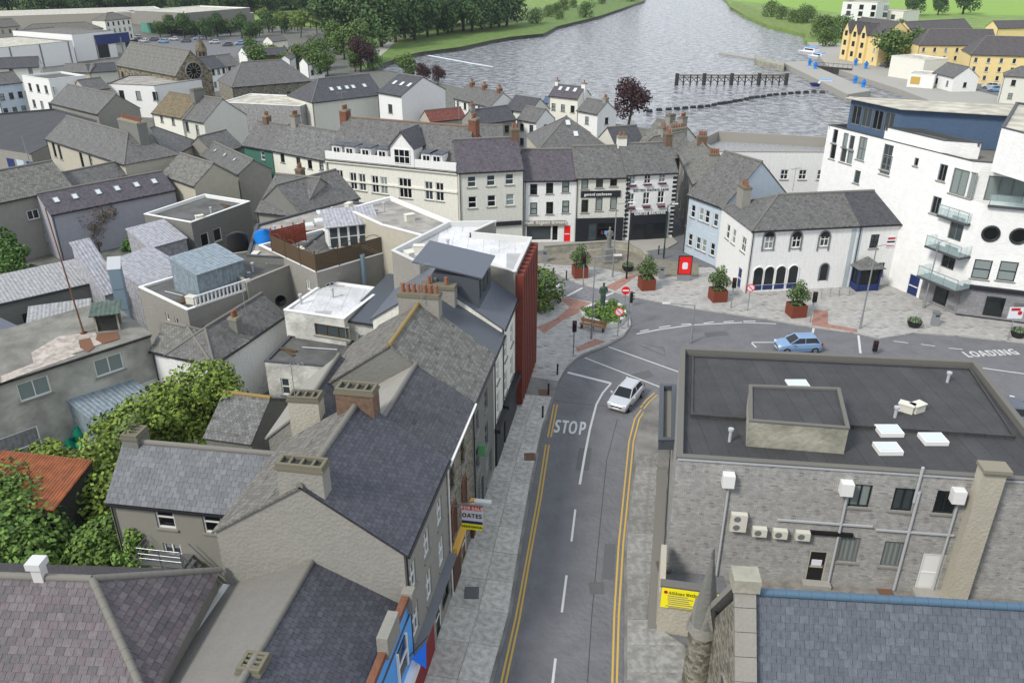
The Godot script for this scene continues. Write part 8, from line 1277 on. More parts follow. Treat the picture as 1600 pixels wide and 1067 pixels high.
func rose_window(root: Node3D, w: float, zc: float, y: float) -> void:
	var o := obj("rose_window", MB.new(), "stone_pale", root); var m := MB.new()
	for i in 24:
		var a := TAU * i / 24; var b := TAU * (i + 1) / 24
		m.tube(Vector3(0.1, sin(a) * 1.9, cos(a) * 1.9), Vector3(0.1, sin(b) * 1.9, cos(b) * 1.9), 0.2, 0.2, 6)
		if i % 2 == 0: m.tube(Vector3(0.12, sin(a) * 0.6, cos(a) * 0.6), Vector3(0.12, sin(a) * 1.8, cos(a) * 1.8), 0.07, 0.07, 5)
	o.mesh = m.mesh(); o.position = Vector3(w, y, -zc)
	var g := MB.new(); g.tube(Vector3(0.0, 0, 0), Vector3(0.06, 0, 0), 1.85, 1.85, 24); obj("pane", g, "glass", o)

func turret(x: float, z: float) -> void:
	var o := thing("bell_turret", "slim stone bell turret with a conical cap beside the far church", "tower", Vector3(x, 0, z))
	var m := MB.new(); m.lathe(Vector3.ZERO, [[1.5, -0.1], [1.3, 6.5], [1.3, 8.6]], 10); obj("shaft", m, "stone_brown", o)
	for i in 8:
		var a := TAU * i / 8; var p := obj("louvre", box_mesh(Vector3(0.5, 1.3, 0.12)), "dark_paint", o); p.transform = Transform3D(Basis(Vector3.UP, a), Vector3(sin(a) * 1.26, 7.7, cos(a) * 1.26))
	var c := MB.new(); c.lathe(Vector3.ZERO, [[1.55, 8.6], [1.55, 8.9], [1.0, 10.3], [0.12, 12.0]], 10); obj("cap", c, "stone_brown", o)
	var f := MB.new(); f.tube(Vector3(0, 12, 0), Vector3(0, 13, 0), 0.1, 0.05, 6); obj("finial", f, "iron", o)

# ------------------------------------------------------------------ roof clutter
func deck_fence(p: Array, y: float) -> void:
	var o := thing("deck_fence", "brown slatted timber fence with arched tops round the roof deck", "fence", Vector3(p[1][0], y, p[1][1]))
	for i in 2:
		var a := Vector3(p[i][0] - p[1][0], 0, p[i][1] - p[1][1]); var b := Vector3(p[i + 1][0] - p[1][0], 0, p[i + 1][1] - p[1][1])
		var U := (b - a).normalized(); var L := (b - a).length(); var k := maxi(1, int(L / 1.8)); var bs := Basis(U, Vector3.UP, U.cross(Vector3.UP))
		for j in k:
			for r in 8:
				var s := obj("slat", box_mesh(Vector3(snappedf(L / k - 0.1, 0.01), 0.16, 0.03)), "fence_wood", o); s.transform = Transform3D(bs, a + U * L * (j + 0.5) / k + Vector3(0, 0.2 + r * 0.18, 0))
			var q := obj("post", box_mesh(Vector3(0.1, 1.9, 0.1)), "fence_wood", o); q.position = a + U * L * j / k + Vector3(0, 0.95, 0)
			var m := MB.new()
			for t in 8:
				var x0 := -0.8 + 1.6 * t / 8; var x1 := -0.8 + 1.6 * (t + 1) / 8
				m.tube(Vector3(x0, 1.62 + 0.3 * (1 - x0 * x0 / 0.64), 0), Vector3(x1, 1.62 + 0.3 * (1 - x1 * x1 / 0.64), 0), 0.03, 0.03, 5)
			var e := obj("arched_top", m, "fence_wood", o); e.transform = Transform3D(bs, a + U * L * (j + 0.5) / k)

func red_fence(p: Array, y: float) -> void:
	var o := thing("red_fence", "red-brown slatted fence at the back of the roof deck", "fence", Vector3(p[0][0], y, p[0][1]))
	var b := Vector3(p[1][0] - p[0][0], 0, p[1][1] - p[0][1]); var U := b.normalized(); var L := b.length(); var bs := Basis(U, Vector3.UP, U.cross(Vector3.UP))
	for r in 9:
		var s := obj("slat", box_mesh(Vector3(L, 0.17, 0.03)), "fence_red", o); s.transform = Transform3D(bs, b / 2 + Vector3(0, 0.2 + r * 0.185, 0))
	for j in 4:
		var q := obj("post", box_mesh(Vector3(0.1, 2.0, 0.1)), "fence_red", o); q.position = U * L * j / 3.0 + Vector3(0, 1.0, 0)

func railing(called: String, label: String, p: Array, y: float, h: float, m: String) -> void:
	var o := thing(called, label, "railing", Vector3(p[0][0], y, p[0][1]))
	var b := Vector3(p[1][0] - p[0][0], 0, p[1][1] - p[0][1]); var U := b.normalized(); var L := b.length(); var bs := Basis(U, Vector3.UP, U.cross(Vector3.UP))
	for v in [0.1, h]:
		var r := obj("rail", box_mesh(Vector3(L, 0.08, 0.12)), m, o); r.transform = Transform3D(bs, b / 2 + Vector3(0, v, 0))
	for i in int(L / 0.35):
		var q := obj("baluster", box_mesh(Vector3(0.1, h - 0.1, 0.08)), m, o); q.transform = Transform3D(bs, U * (0.2 + i * 0.35) + Vector3(0, h / 2 + 0.05, 0))

func conservatory(x: float, z: float) -> void:
	var o := thing("conservatory", "small white-framed conservatory with a sheet roof on the deck", "conservatory", Vector3(x, 8.0, z), 0.35)
	for i in 5:
		var p := obj("window", frame_mesh(0.85, 2.0, 1, 2), "frame_white", o); p.position = Vector3(-1.7 + i * 0.86, 0, 1.2)
		var g := obj("pane", box_mesh(Vector3(0.8, 1.95, 0.02)), "glass_c", p); g.position = Vector3(0, 1.0, 0)
	for s in [-2.15, 2.15]:
		var e := obj("side_wall", box_mesh(Vector3(0.08, 2.1, 2.4)), "frame_white", o); e.position = Vector3(s, 1.05, 0)
	var r := MB.new(); r.slab([Vector3(-2.4, 2.05, 1.5), Vector3(2.4, 2.05, 1.5), Vector3(2.4, 2.9, -1.4), Vector3(-2.4, 2.9, -1.4)], 0.1); obj("roof", r, "sheet_white", o)

func roof_dome(x: float, z: float, y: float, label: String) -> void:
	var o := thing("roof_light", label, "skylight", Vector3(x, y, z), 0.4)
	obj("kerb", box_mesh(Vector3(1.5, 0.36, 1.1)), "frame_white", o)
	var m := MB.new(); m.slab([Vector3(-0.65, 0.2, 0.45), Vector3(0.65, 0.2, 0.45), Vector3(0.65, 0.34, 0), Vector3(-0.65, 0.34, 0)], 0.03); m.slab([Vector3(0.65, 0.2, -0.45), Vector3(-0.65, 0.2, -0.45), Vector3(-0.65, 0.34, 0), Vector3(0.65, 0.34, 0)], 0.03); obj("pane", m, "glass_sky", o)

func tank(x: float, z: float, y: float, r: float, m: String, label: String, h := 1.5) -> void:
	var o := thing("water_tank", label, "tank", Vector3(x, y, z))
	var k := MB.new(); k.lathe(Vector3.ZERO, [[r, 0.0], [r, h * 0.3], [r * 0.96, h * 0.32], [r, h * 0.36], [r, h * 0.65], [r * 0.96, h * 0.68], [r, h * 0.72], [r * 0.95, h * 0.9]], 24); obj("body", k, m, o)
	var c := MB.new(); c.lathe(Vector3.ZERO, [[r * 0.95, h * 0.9], [r * 0.6, h * 1.02], [r * 0.2, h * 1.06], [0.02, h * 1.07]], 24); obj("lid", c, m, o)

func duct(x: float, z: float) -> void:
	var o := thing("steel_duct", "silver rectangular air duct rising beside the plant enclosure", "duct", Vector3(x, 0, z), 0.25)
	for i in 4:
		var s := obj("duct_section", box_mesh(Vector3(0.95, 1.85, 0.95)), "pipe_blue", o); s.position = Vector3(0, 0.9 + i * 1.9, 0)
	var h := MB.new(); h.slab([Vector3(-0.55, 7.5, 0.5), Vector3(0.55, 7.5, 0.5), Vector3(0.55, 8.3, -0.6), Vector3(-0.55, 8.3, -0.6)], 0.15); obj("hood", h, "pipe_grey", o)

func vent_box(x: float, z: float, y: float) -> void:
	var o := thing("vent_housing", "dark vent housing with a corrugated cap on the patched roof", "vent", Vector3(x, y, z), 0.3)
	for s in [[-0.75, -0.6], [0.75, -0.6], [-0.75, 0.6], [0.75, 0.6]]:
		var p := obj("post", box_mesh(Vector3(0.12, 1.4, 0.12)), "render_old", o); p.position = Vector3(s[0], 0.7, s[1])
	var b := obj("housing", box_mesh(Vector3(1.4, 1.3, 1.15)), "render_black", o); b.position = Vector3(0, 0.65, 0)
	var c := MB.new(); c.slab([Vector3(-1.05, 1.4, 0.95), Vector3(1.05, 1.4, 0.95), Vector3(1.05, 1.75, -0.95), Vector3(-1.05, 1.75, -0.95)], 0.08); obj("cap", c, "sheet_green", o)

func mast(x: float, z: float, y: float, h: float, label: String) -> void:
	var o := thing("mast", label, "mast", Vector3(x, y, z)); o.rotation.z = 0.05
	var m := MB.new(); m.tube(Vector3.ZERO, Vector3(0, h, 0), 0.07, 0.04, 6); obj("pole", m, "iron_rust" if "rusty" in label else "pole_grey", o)
	var k := MB.new(); k.lathe(Vector3.ZERO, [[0.3, 0], [0.28, 0.1], [0.1, 0.2]], 8); obj("base", k, "iron_rust", o)

# ------------------------------------------------------------------ street furniture
func lamp(x: float, z: float, h: float, label: String, arm: float, m: String) -> void:
	var o := thing("street_lamp", label, "lamp post", Vector3(x, 0.1, z))
	var k := MB.new(); k.tube(Vector3.ZERO, Vector3(0, 1.4, 0), 0.11, 0.1, 8); k.tube(Vector3(0, 1.4, 0), Vector3(0, h, 0), 0.075, 0.05, 8); obj("column", k, m, o)
	var a := MB.new(); a.tube(Vector3(0, h - 0.05, 0), Vector3(arm, h + 0.15, 0), 0.04, 0.035, 6); obj("arm", a, m, o)
	var e := MB.new(); var s := signf(arm); e.loft([[Vector3(arm, h + 0.1, -0.1), Vector3(arm, h + 0.1, 0.1), Vector3(arm, h + 0.22, 0.08), Vector3(arm, h + 0.22, -0.08)], [Vector3(arm + s * 0.7, h + 0.14, -0.14), Vector3(arm + s * 0.7, h + 0.14, 0.14), Vector3(arm + s * 0.7, h + 0.22, 0.1), Vector3(arm + s * 0.7, h + 0.22, -0.1)]]); obj("lantern", e, "coping_pale", o)

func traffic_signal(x: float, z: float, h: float, label: String, turn: float) -> void:
	var o := thing("traffic_light", label, "traffic light", Vector3(x, 0.1, z), turn)
	var k := MB.new(); k.tube(Vector3.ZERO, Vector3(0, h - 0.1, 0), 0.06, 0.06, 8); obj("pole", k, "pole_grey", o)
	var b := obj("head", box_mesh(Vector3(0.36, 1.0, 0.25)), "pole_black", o); b.position = Vector3(0, h - 0.5, 0.15)
	for i in 3:
		var l := MB.new(); l.tube(Vector3(0, 0.3 - i * 0.3, 0.12), Vector3(0, 0.3 - i * 0.3, 0.14), 0.1, 0.1, 12); obj("lens", l, "lamp_red" if i == 0 else "frame_dark", b)
		var v := MB.new(); v.slab([Vector3(-0.13, 0.42 - i * 0.3, 0.12), Vector3(0.13, 0.42 - i * 0.3, 0.12), Vector3(0.13, 0.4 - i * 0.3, 0.3), Vector3(-0.13, 0.4 - i * 0.3, 0.3)], 0.02); obj("visor", v, "pole_black", b)

func road_sign(x: float, z: float, h: float, label: String, kind: String) -> void:
	var o := thing("road_sign", label, "sign", Vector3(x, 0.1, z))
	var k := MB.new(); k.tube(Vector3.ZERO, Vector3(0, h - 0.1, 0), 0.045, 0.045, 8); obj("pole", k, "pole_grey", o)
	if kind == "board":
		var b := obj("board", box_mesh(Vector3(1.3, 1.1, 0.04)), "sign_white", o); b.position = Vector3(0, h - 0.5, 0.06)
		var r := obj("red_panel", box_mesh(Vector3(0.8, 0.25, 0.02)), "text_red", o); r.position = Vector3(-0.1, h - 0.15, 0.09)
		var d := MB.new(); d.tube(Vector3(0.35, h - 0.5, 0.08), Vector3(0.35, h - 0.5, 0.1), 0.2, 0.2, 16); obj("ring", d, "text_red", o)
		return
	var d := MB.new(); d.tube(Vector3(0, h - 0.4, 0.06), Vector3(0, h - 0.4, 0.09), 0.42, 0.42, 20); obj("disc", d, "paint_red_bright", o)
	if kind == "noentry":
		var b := obj("bar", box_mesh(Vector3(0.62, 0.16, 0.01)), "sign_white", o); b.position = Vector3(0, h - 0.4, 0.1)
	else:
		var w := MB.new(); w.tube(Vector3(0, h - 0.4, 0.09), Vector3(0, h - 0.4, 0.1), 0.32, 0.32, 20); obj("field", w, "sign_white", o)
		var s := obj("slash", box_mesh(Vector3(0.6, 0.08, 0.01)), "paint_red_bright", o); s.transform = Transform3D(Basis(Vector3.BACK, -0.8), Vector3(0, h - 0.4, 0.11))

func bollard(x: float, z: float, label: String) -> void:
	var o := thing("bollard", label, "bollard", Vector3(x, 0.1, z))
	var m := MB.new(); m.lathe(Vector3.ZERO, [[0.09, 0], [0.075, 0.1], [0.07, 0.85]], 10); obj("shaft", m, "pole_black", o)
	var c := MB.new(); c.lathe(Vector3.ZERO, [[0.085, 0.85], [0.085, 0.95], [0.04, 1.0]], 10); obj("cap", c, "pole_black", o)

func hoop(x: float, z: float, label: String) -> void:
	var o := thing("bicycle_hoop", label, "bicycle stand", Vector3(x, 0.12, z), 1.2)
	var m := MB.new()
	for s in [-0.35, 0.35]: m.tube(Vector3(s, 0, 0), Vector3(s, 0.7, 0), 0.03, 0.03, 6)
	for i in 6:
		var a := PI * i / 6; var b := PI * (i + 1) / 6
		m.tube(Vector3(cos(a) * 0.35, 0.7 + sin(a) * 0.15, 0), Vector3(cos(b) * 0.35, 0.7 + sin(b) * 0.15, 0), 0.03, 0.03, 6)
	obj("tube", m, "steel", o)

func planter(x: float, z: float, label: String, i: int) -> void:
	var o := thing("planter", label, "planter", Vector3(x, 0.12, z), 0.15)
	var m := MB.new()
	for s in [[0, 0.72, 1.5, 0.06], [0, -0.72, 1.5, 0.06]]: m.box(Vector3(0, 0.6, s[1]), Vector3(1.5, 1.2, 0.06)); m.box(Vector3(s[1], 0.6, 0), Vector3(0.06, 1.2, 1.38))
	obj("box", m, "corten", o)
	var e := obj("earth", box_mesh(Vector3(1.38, 0.05, 1.38)), "soil", o); e.position = Vector3(0, 1.08, 0)
	var t := MB.new()
	for k in 5: var a := k * 1.3; t.tube(Vector3(0.1 * cos(a), 1.1, 0.1 * sin(a)), Vector3(0.5 * cos(a), 2.6, 0.5 * sin(a)), 0.03, 0.012, 5)
	obj("stems", t, "bark", o)
	obj("foliage", crown([[Vector3(0, 2.3, 0), 0.8, 1.1], [Vector3(0.5, 2.1, 0.2), 0.65, 1.0], [Vector3(-0.5, 2.2, -0.1), 0.65, 1.0], [Vector3(0.15, 3.0, -0.1), 0.55, 1.2], [Vector3(-0.2, 2.7, 0.3), 0.5, 1.1], [Vector3(0, 1.25, 0), 0.6, 0.35]], 1300, 0.22, 50 + i, Color(0.02, 0.05, 0.012), Color(0.13, 0.19, 0.06), 0.8), "leaf", o)

func tub(x: float, z: float, label: String) -> void:
	var o := thing("flower_tub", label, "flower tub", Vector3(x, 0.12, z))
	var m := MB.new(); m.lathe(Vector3.ZERO, [[0.45, 0], [0.62, 0.3], [0.66, 0.55], [0.6, 0.6]], 16); obj("pot", m, "black_rubber", o)
	obj("flowers", crown([[Vector3(0, 0.62, 0), 0.62, 0.5]], 500, 0.16, 71, Color(0.03, 0.07, 0.02), Color(0.2, 0.25, 0.15)), "leaf", o)

func bin(x: float, z: float, label: String) -> void:
	var o := thing("litter_bin", label, "bin", Vector3(x, 0.12, z))
	var b := obj("body", box_mesh(Vector3(0.55, 1.25, 0.5)), "pole_grey", o); b.position = Vector3(0, 0.62, 0)
	var t := obj("top", box_mesh(Vector3(0.62, 0.12, 0.58)), "frame_grey", o); t.position = Vector3(0, 1.3, 0)
	var s := obj("slot", box_mesh(Vector3(0.35, 0.15, 0.02)), "frame_dark", o); s.position = Vector3(0, 1.05, 0.26)

func ad_panel(x: float, z: float) -> void:
	var o := thing("poster_panel", "red advertising poster panel standing on the plaza", "sign", Vector3(x, 0.12, z), -0.05)
	var b := obj("frame", box_mesh(Vector3(1.45, 2.1, 0.22)), "frame_dark", o); b.position = Vector3(0, 1.75, 0)
	var p := obj("poster", box_mesh(Vector3(1.25, 1.9, 0.02)), "paint_red_bright", o); p.position = Vector3(0, 1.75, 0.12)
	var q := obj("foot", box_mesh(Vector3(1.4, 0.7, 0.2)), "pole_grey", o); q.position = Vector3(0, 0.35, 0)
	var m := MB.new(); m.lathe(Vector3(0, 1.35, 0.13), [[0.22, 0], [0.3, 0.1], [0.3, 0.6], [0.2, 0.75]], 10); var e := obj("printed_cup", m, "sign_white", o); e.scale = Vector3(1, 1, 0.08); e.position.z = 0.125

func statue(x: float, z: float, plinth: float, m: String, h: float, pw: float, label: String) -> void:
	var o := thing("statue", label, "statue", Vector3(x, 0.12, z), 0.3)
	var p := MB.new(); p.box(Vector3(0, plinth * 0.1, 0), Vector3(pw * 2.4, plinth * 0.2, pw * 2.4)); p.box(Vector3(0, plinth * 0.6, 0), Vector3(pw * 1.7, plinth * 0.8, pw * 1.7)); obj("plinth", p, "stone_statue", o)
	var rings := []; var s := h / 1.8
	for e in [[0.0, 0.2, 0.16, 0], [0.25, 0.17, 0.13, 0], [0.55, 0.19, 0.15, 0.01], [0.85, 0.2, 0.15, 0.02], [1.05, 0.18, 0.13, 0.02], [1.25, 0.23, 0.14, 0.02], [1.42, 0.25, 0.13, 0.02], [1.5, 0.12, 0.09, 0.03], [1.55, 0.06, 0.065, 0.03], [1.6, 0.075, 0.09, 0.05], [1.69, 0.085, 0.1, 0.06], [1.76, 0.075, 0.085, 0.05], [1.8, 0.02, 0.02, 0.05]]:
		var r := []
		for i in 12:
			var a := -TAU * i / 12; r.append(Vector3(cos(a) * e[1] * s, plinth + e[0] * s, (sin(a) * e[2] + e[3]) * s))
		rings.append(r)
	var f := MB.new(); f.loft(rings)
	for k in [-1, 1]:
		f.tube(Vector3(k * 0.22, 1.4, 0.02) * s + Vector3(0, plinth, 0), Vector3(k * 0.3, 1.1, 0.05) * s + Vector3(0, plinth, 0), 0.065 * s, 0.055 * s, 8)
		f.tube(Vector3(k * 0.3, 1.1, 0.05) * s + Vector3(0, plinth, 0), Vector3(k * 0.12, 1.0 + 0.1 * k, 0.2) * s + Vector3(0, plinth, 0), 0.055 * s, 0.04 * s, 8)
	obj("figure", f, m, o)

func flower_bed(p: Array) -> void:
	var c := Vector3.ZERO
	for q in p: c += Vector3(q[0], 0, q[1]) / p.size()
	var o := thing("flower_bed", "raised planted bed with a pale stone kerb round the bronze statue", "flower bed", c)
	var k := MB.new(); var bl := []
	for i in p.size():
		var a := Vector3(p[i][0], 0, p[i][1]) - c; var b := Vector3(p[(i + 1) % p.size()][0], 0, p[(i + 1) % p.size()][1]) - c; var U := (b - a).normalized()
		k.box((a + b) / 2 + Vector3(0, 0.35, 0), Vector3((b - a).length() + 0.2, 0.5, 0.35), Basis(U, Vector3.UP, U.cross(Vector3.UP)))
		for t in [0.35, 0.65, 0.85]: bl.append([a.lerp(Vector3.ZERO, 1.0 - t) + Vector3(0, 0.6, 0), 0.55, 0.5])
	obj("stone_kerb", k, "coping_pale", o)
	obj("planting", crown(bl, 4200, 0.2, 81, Color(0.02, 0.06, 0.01), Color(0.2, 0.32, 0.06)), "leaf", o)

func bench(a: Array, b: Array, label: String) -> void:
	var A := Vector3(a[0], 0.12, a[1]); var d := Vector3(b[0] - a[0], 0, b[1] - a[1]); var L := d.length()
	var o := thing("bench", label, "bench", A, atan2(-d.z, d.x))
	for i in 4:
		var s := obj("seat_slat", box_mesh(Vector3(L, 0.05, 0.1)), "timber", o); s.position = Vector3(L / 2, 0.46, 0.05 - i * 0.12)
	for i in 3:
		var s := obj("back_slat", box_mesh(Vector3(L, 0.1, 0.04)), "timber", o); s.position = Vector3(L / 2, 0.6 + i * 0.13, -0.42)
	for x in [0.2, L / 2, L - 0.2]:
		var g := MB.new(); g.box(Vector3(x, 0.22, -0.15), Vector3(0.08, 0.44, 0.5)); g.box(Vector3(x, 0.7, -0.46), Vector3(0.06, 0.6, 0.05)); obj("leg", g, "frame_dark", o)

func low_wall(p: Array) -> void:
	var o := thing("low_wall", "low curved stone wall along the lane side of the plaza", "wall", Vector3(p[0][0], 0, p[0][1]))
	for i in p.size() - 1:
		var a := Vector3(p[i][0] - p[0][0], 0, p[i][1] - p[0][1]); var b := Vector3(p[i + 1][0] - p[0][0], 0, p[i + 1][1] - p[0][1])
		obj("wall_length", panel_mesh(a, b, 0.9, 0.35), "render_old", o)
		var c := panel_mesh(a + Vector3(0, 0.9, 0), b + Vector3(0, 0.9, 0), 0.1, 0.45); obj("coping_stone", c, "coping", o)

func sale_board(x: float, z: float, turn: float) -> void:
	var o := thing("sale_board", "red, white and yellow for-sale board projecting over the pavement", "sign", Vector3(x, 0, z), turn)
	var s := obj("arm", box_mesh(Vector3(0.08, 0.08, 1.5)), "pole_grey", o); s.position = Vector3(0, 4.95, 0.75)
	for e in [[4.75, 0.3, "paint_red_bright", "FOR SALE", "text_white", 0.2], [4.25, 0.7, "sign_white", "OATES", "text_dark", 0.27], [3.8, 0.2, "paint_blue_deep", "", "", 0.1], [3.5, 0.4, "sign_yellow", "RESIDENTIAL", "text_dark", 0.14]]:
		var b := obj("panel", box_mesh(Vector3(0.05, e[1], 1.15)), e[2], o); b.position = Vector3(0, e[0], 0.85)
		if e[3]:
			var t := obj("lettering", text_mesh(e[3], e[5]), e[4], o); t.transform = Transform3D(Basis(Vector3.UP, -PI / 2), Vector3(-0.035, e[0], 0.85))
	var l := thing("wall_lamp", "bracket street lamp over the for-sale board", "lamp post", Vector3(x, 0, z), turn)
	var m := MB.new(); m.tube(Vector3(-0.6, 5.2, 0), Vector3(-0.6, 5.7, 1.2), 0.04, 0.04, 6); obj("arm", m, "pole_grey", l)
	var h := MB.new(); h.box(Vector3(-0.6, 5.7, 1.6), Vector3(0.3, 0.14, 0.9)); obj("lantern", h, "coping_pale", l)

func flag(x: float, z: float, turn: float) -> void:
	var o := thing("blue_banner", "small blue triangular banner between the blue shop and its neighbour", "banner", Vector3(x, 0, z), turn)
	var m := MB.new(); m.slab([Vector3(-0.3, 3.9, 0.3), Vector3(0.6, 4.1, 0.7), Vector3(0.1, 3.0, 0.8)], 0.02); obj("cloth", m, "flag_blue", o)
	var c := MB.new(); c.tube(Vector3(-0.5, 3.9, 0.0), Vector3(0.9, 4.15, 0.75), 0.02, 0.02, 5); obj("cord", c, "pole_black", o)

func rubbish_heap(x: float, z: float) -> void:
	var spots := [[0, 0, 0.5], [0.8, 0.1, 0.45], [-0.8, 0.2, 0.4], [0.4, 0.7, 0.4], [-0.4, 0.7, 0.42], [1.5, 0.3, 0.4], [0.2, 0.3, 0.45], [-1.4, 0.5, 0.35]]
	var words := ["at the back of", "right of centre in", "left of centre in", "front right of", "front left of", "rightmost in", "on top of", "leftmost in"]
	for i in spots.size():
		var s: Array = spots[i]; var o := thing("rubbish_bag", "green rubbish bag %s the yard heap" % words[i], "bag", Vector3(x + s[0], 0.7 if i == 6 else 0.0, z + s[1]), i * 1.1, "green rubbish bags")
		var m := MB.new(); var r: float = s[2]; m.lathe(Vector3.ZERO, [[r * 0.6, 0], [r, r * 0.4], [r * 0.95, r * 0.9], [r * 0.6, r * 1.35], [r * 0.15, r * 1.55]], 9); obj("sack", m, "bag_green", o)
		var k := MB.new(); k.lathe(Vector3(0, r * 1.5, 0), [[r * 0.12, 0], [r * 0.28, r * 0.3]], 7); obj("knot", k, "bag_green", o)

func ivy(called: String, label: String, bl: Array, count: int, leaf: float, seed_: int, dark: Color, light: Color) -> void:
	var c := Vector3(bl[0][0][0], 0, bl[0][0][2]); var blobs := []
	var r := RandomNumberGenerator.new(); r.seed = seed_
	for b in bl:
		var p := Vector3(b[0][0], b[0][1], b[0][2]) - c
		blobs.append([p, b[1], 0.9])
		for i in 4: blobs.append([p + Vector3(r.randfn(), r.randfn() * 0.5, r.randfn()) * b[1] * 0.55, b[1] * r.randf_range(0.3, 0.55), 0.9])
	var o := thing(called, label, "ivy" if "ivy" in label or "creeper" in label else "shrub", c)
	obj("foliage", crown(blobs, count, leaf, seed_, dark, light, 0.4), "leaf", o)
	var m := MB.new()
	for i in mini(6, bl.size()): var p: Vector3 = blobs[i * 5][0]; m.tube(Vector3(p.x, 0, p.z), p, 0.1, 0.04, 6)
	obj("stems", m, "bark", o)

# ------------------------------------------------------------------ cars and boats
func car(x: float, z: float, turn: float, paint: String, label: String, s := 1.0) -> void:   # nose towards -z
	var o := thing("car", label, "car", Vector3(x, 0.0, z), turn)
	var rings := []
	for e in [[-1.97, 0.3, 0.62, 0.62], [-1.9, 0.22, 0.72, 0.76], [-1.5, 0.2, 0.86, 0.84], [-0.95, 0.2, 0.95, 0.86], [0.0, 0.2, 0.96, 0.87], [1.2, 0.2, 0.99, 0.86], [1.75, 0.22, 0.98, 0.8], [1.95, 0.32, 0.85, 0.7]]:
		var hw: float = e[3]; var y0: float = e[1]; var y1: float = e[2]
		rings.append([Vector3(-hw * 0.9, y0, e[0]), Vector3(-hw, (y0 + y1) * 0.5, e[0]), Vector3(-hw * 0.95, y1 - 0.06, e[0]), Vector3(-hw * 0.8, y1, e[0]), Vector3(hw * 0.8, y1, e[0]), Vector3(hw * 0.95, y1 - 0.06, e[0]), Vector3(hw, (y0 + y1) * 0.5, e[0]), Vector3(hw * 0.9, y0, e[0])])
		rings[-1].reverse()
	var b := MB.new(); b.loft(rings); obj("body", b, paint, o)
	var g := MB.new()
	g.loft([[Vector3(-0.72, 0.93, -1.0), Vector3(0.72, 0.93, -1.0), Vector3(0.72, 0.93, 1.75), Vector3(-0.72, 0.93, 1.75)], [Vector3(-0.56, 1.42, -0.2), Vector3(0.56, 1.42, -0.2), Vector3(0.56, 1.42, 1.35), Vector3(-0.56, 1.42, 1.35)]])
	obj("windows", g, "car_glass", o)
	var r := MB.new(); r.loft([[Vector3(-0.58, 1.41, -0.25), Vector3(0.58, 1.41, -0.25), Vector3(0.58, 1.41, 1.42), Vector3(-0.58, 1.41, 1.42)], [Vector3(-0.48, 1.49, -0.05), Vector3(0.48, 1.49, -0.05), Vector3(0.48, 1.49, 1.25), Vector3(-0.48, 1.49, 1.25)]])
	for k in [-1, 1]:
		r.tube(Vector3(k * 0.7, 0.94, -0.98), Vector3(k * 0.56, 1.43, -0.2), 0.045, 0.045, 5); r.tube(Vector3(k * 0.72, 0.94, 1.7), Vector3(k * 0.56, 1.43, 1.35), 0.07, 0.06, 5); r.tube(Vector3(k * 0.73, 0.95, 0.35), Vector3(k * 0.58, 1.42, 0.35), 0.035, 0.035, 5)
	obj("roof", r, paint, o)
	for k in [-1, 1]:
		for zz in [-1.25, 1.25]:
			var w := MB.new(); w.tube(Vector3(k * 0.66, 0.31, zz), Vector3(k * 0.88, 0.31, zz), 0.31, 0.31, 18); var t := obj("wheel", w, "tyre", o)
			var q := MB.new(); q.tube(Vector3(k * 0.87, 0.31, zz), Vector3(k * 0.895, 0.31, zz), 0.2, 0.18, 14); obj("rim", q, "steel", t)
		var h := MB.new(); h.box(Vector3(k * 0.6, 0.68, -1.86), Vector3(0.32, 0.16, 0.2), Basis(Vector3.UP, -k * 0.35)); obj("headlight", h, "lamp_clear", o)
		var l := MB.new(); l.box(Vector3(k * 0.68, 0.85, 1.83), Vector3(0.2, 0.24, 0.16)); obj("tail_light", l, "lamp_red", o)
		var v := MB.new(); v.box(Vector3(k * 0.93, 0.98, -0.7), Vector3(0.2, 0.14, 0.1)); obj("mirror", v, paint, o)
	var p := obj("number_plate", box_mesh(Vector3(0.5, 0.11, 0.02)), "sign_white", o); p.position = Vector3(0, 0.42, -1.985)
	var gr := obj("grille", box_mesh(Vector3(0.9, 0.13, 0.04)), "frame_dark", o); gr.position = Vector3(0, 0.56, -1.955)

func boat(x: float, z: float, s: float, turn: float, label: String) -> void:
	var o := thing("boat", label, "boat", Vector3(x, -1.55, z), turn); o.scale = Vector3(s, s, s)
	var rings := []
	for e in [[-5.0, 0.9, 0.2], [-4.0, 0.6, 1.1], [-2.0, 0.3, 1.6], [2.0, 0.2, 1.6], [4.5, 0.3, 1.4]]:
		var r := [Vector3(-e[2] * 0.5, e[1] - 0.3, e[0]), Vector3(e[2] * 0.5, e[1] - 0.3, e[0]), Vector3(e[2], 1.4, e[0]), Vector3(-e[2], 1.4, e[0])]
		rings.append(r)
	var h := MB.new(); h.loft(rings); obj("hull", h, "sign_white" if "navy" not in label else "paint_blue_deep", o)
	var c := MB.new(); c.loft([[Vector3(-1.3, 1.4, -2.2), Vector3(1.3, 1.4, -2.2), Vector3(1.3, 1.4, 3.2), Vector3(-1.3, 1.4, 3.2)], [Vector3(-1.1, 2.7, -1.4), Vector3(1.1, 2.7, -1.4), Vector3(1.1, 2.7, 3.0), Vector3(-1.1, 2.7, 3.0)]]); obj("cabin", c, "sign_white", o)
	var w := MB.new(); w.box(Vector3(0, 2.15, 0.6), Vector3(2.52, 0.5, 3.8)); obj("windows", w, "glass", o)
	var k := MB.new(); k.box(Vector3(0, 2.76, 0.8), Vector3(2.4, 0.1, 4.6)); obj("roof", k, "paint_blue", o)

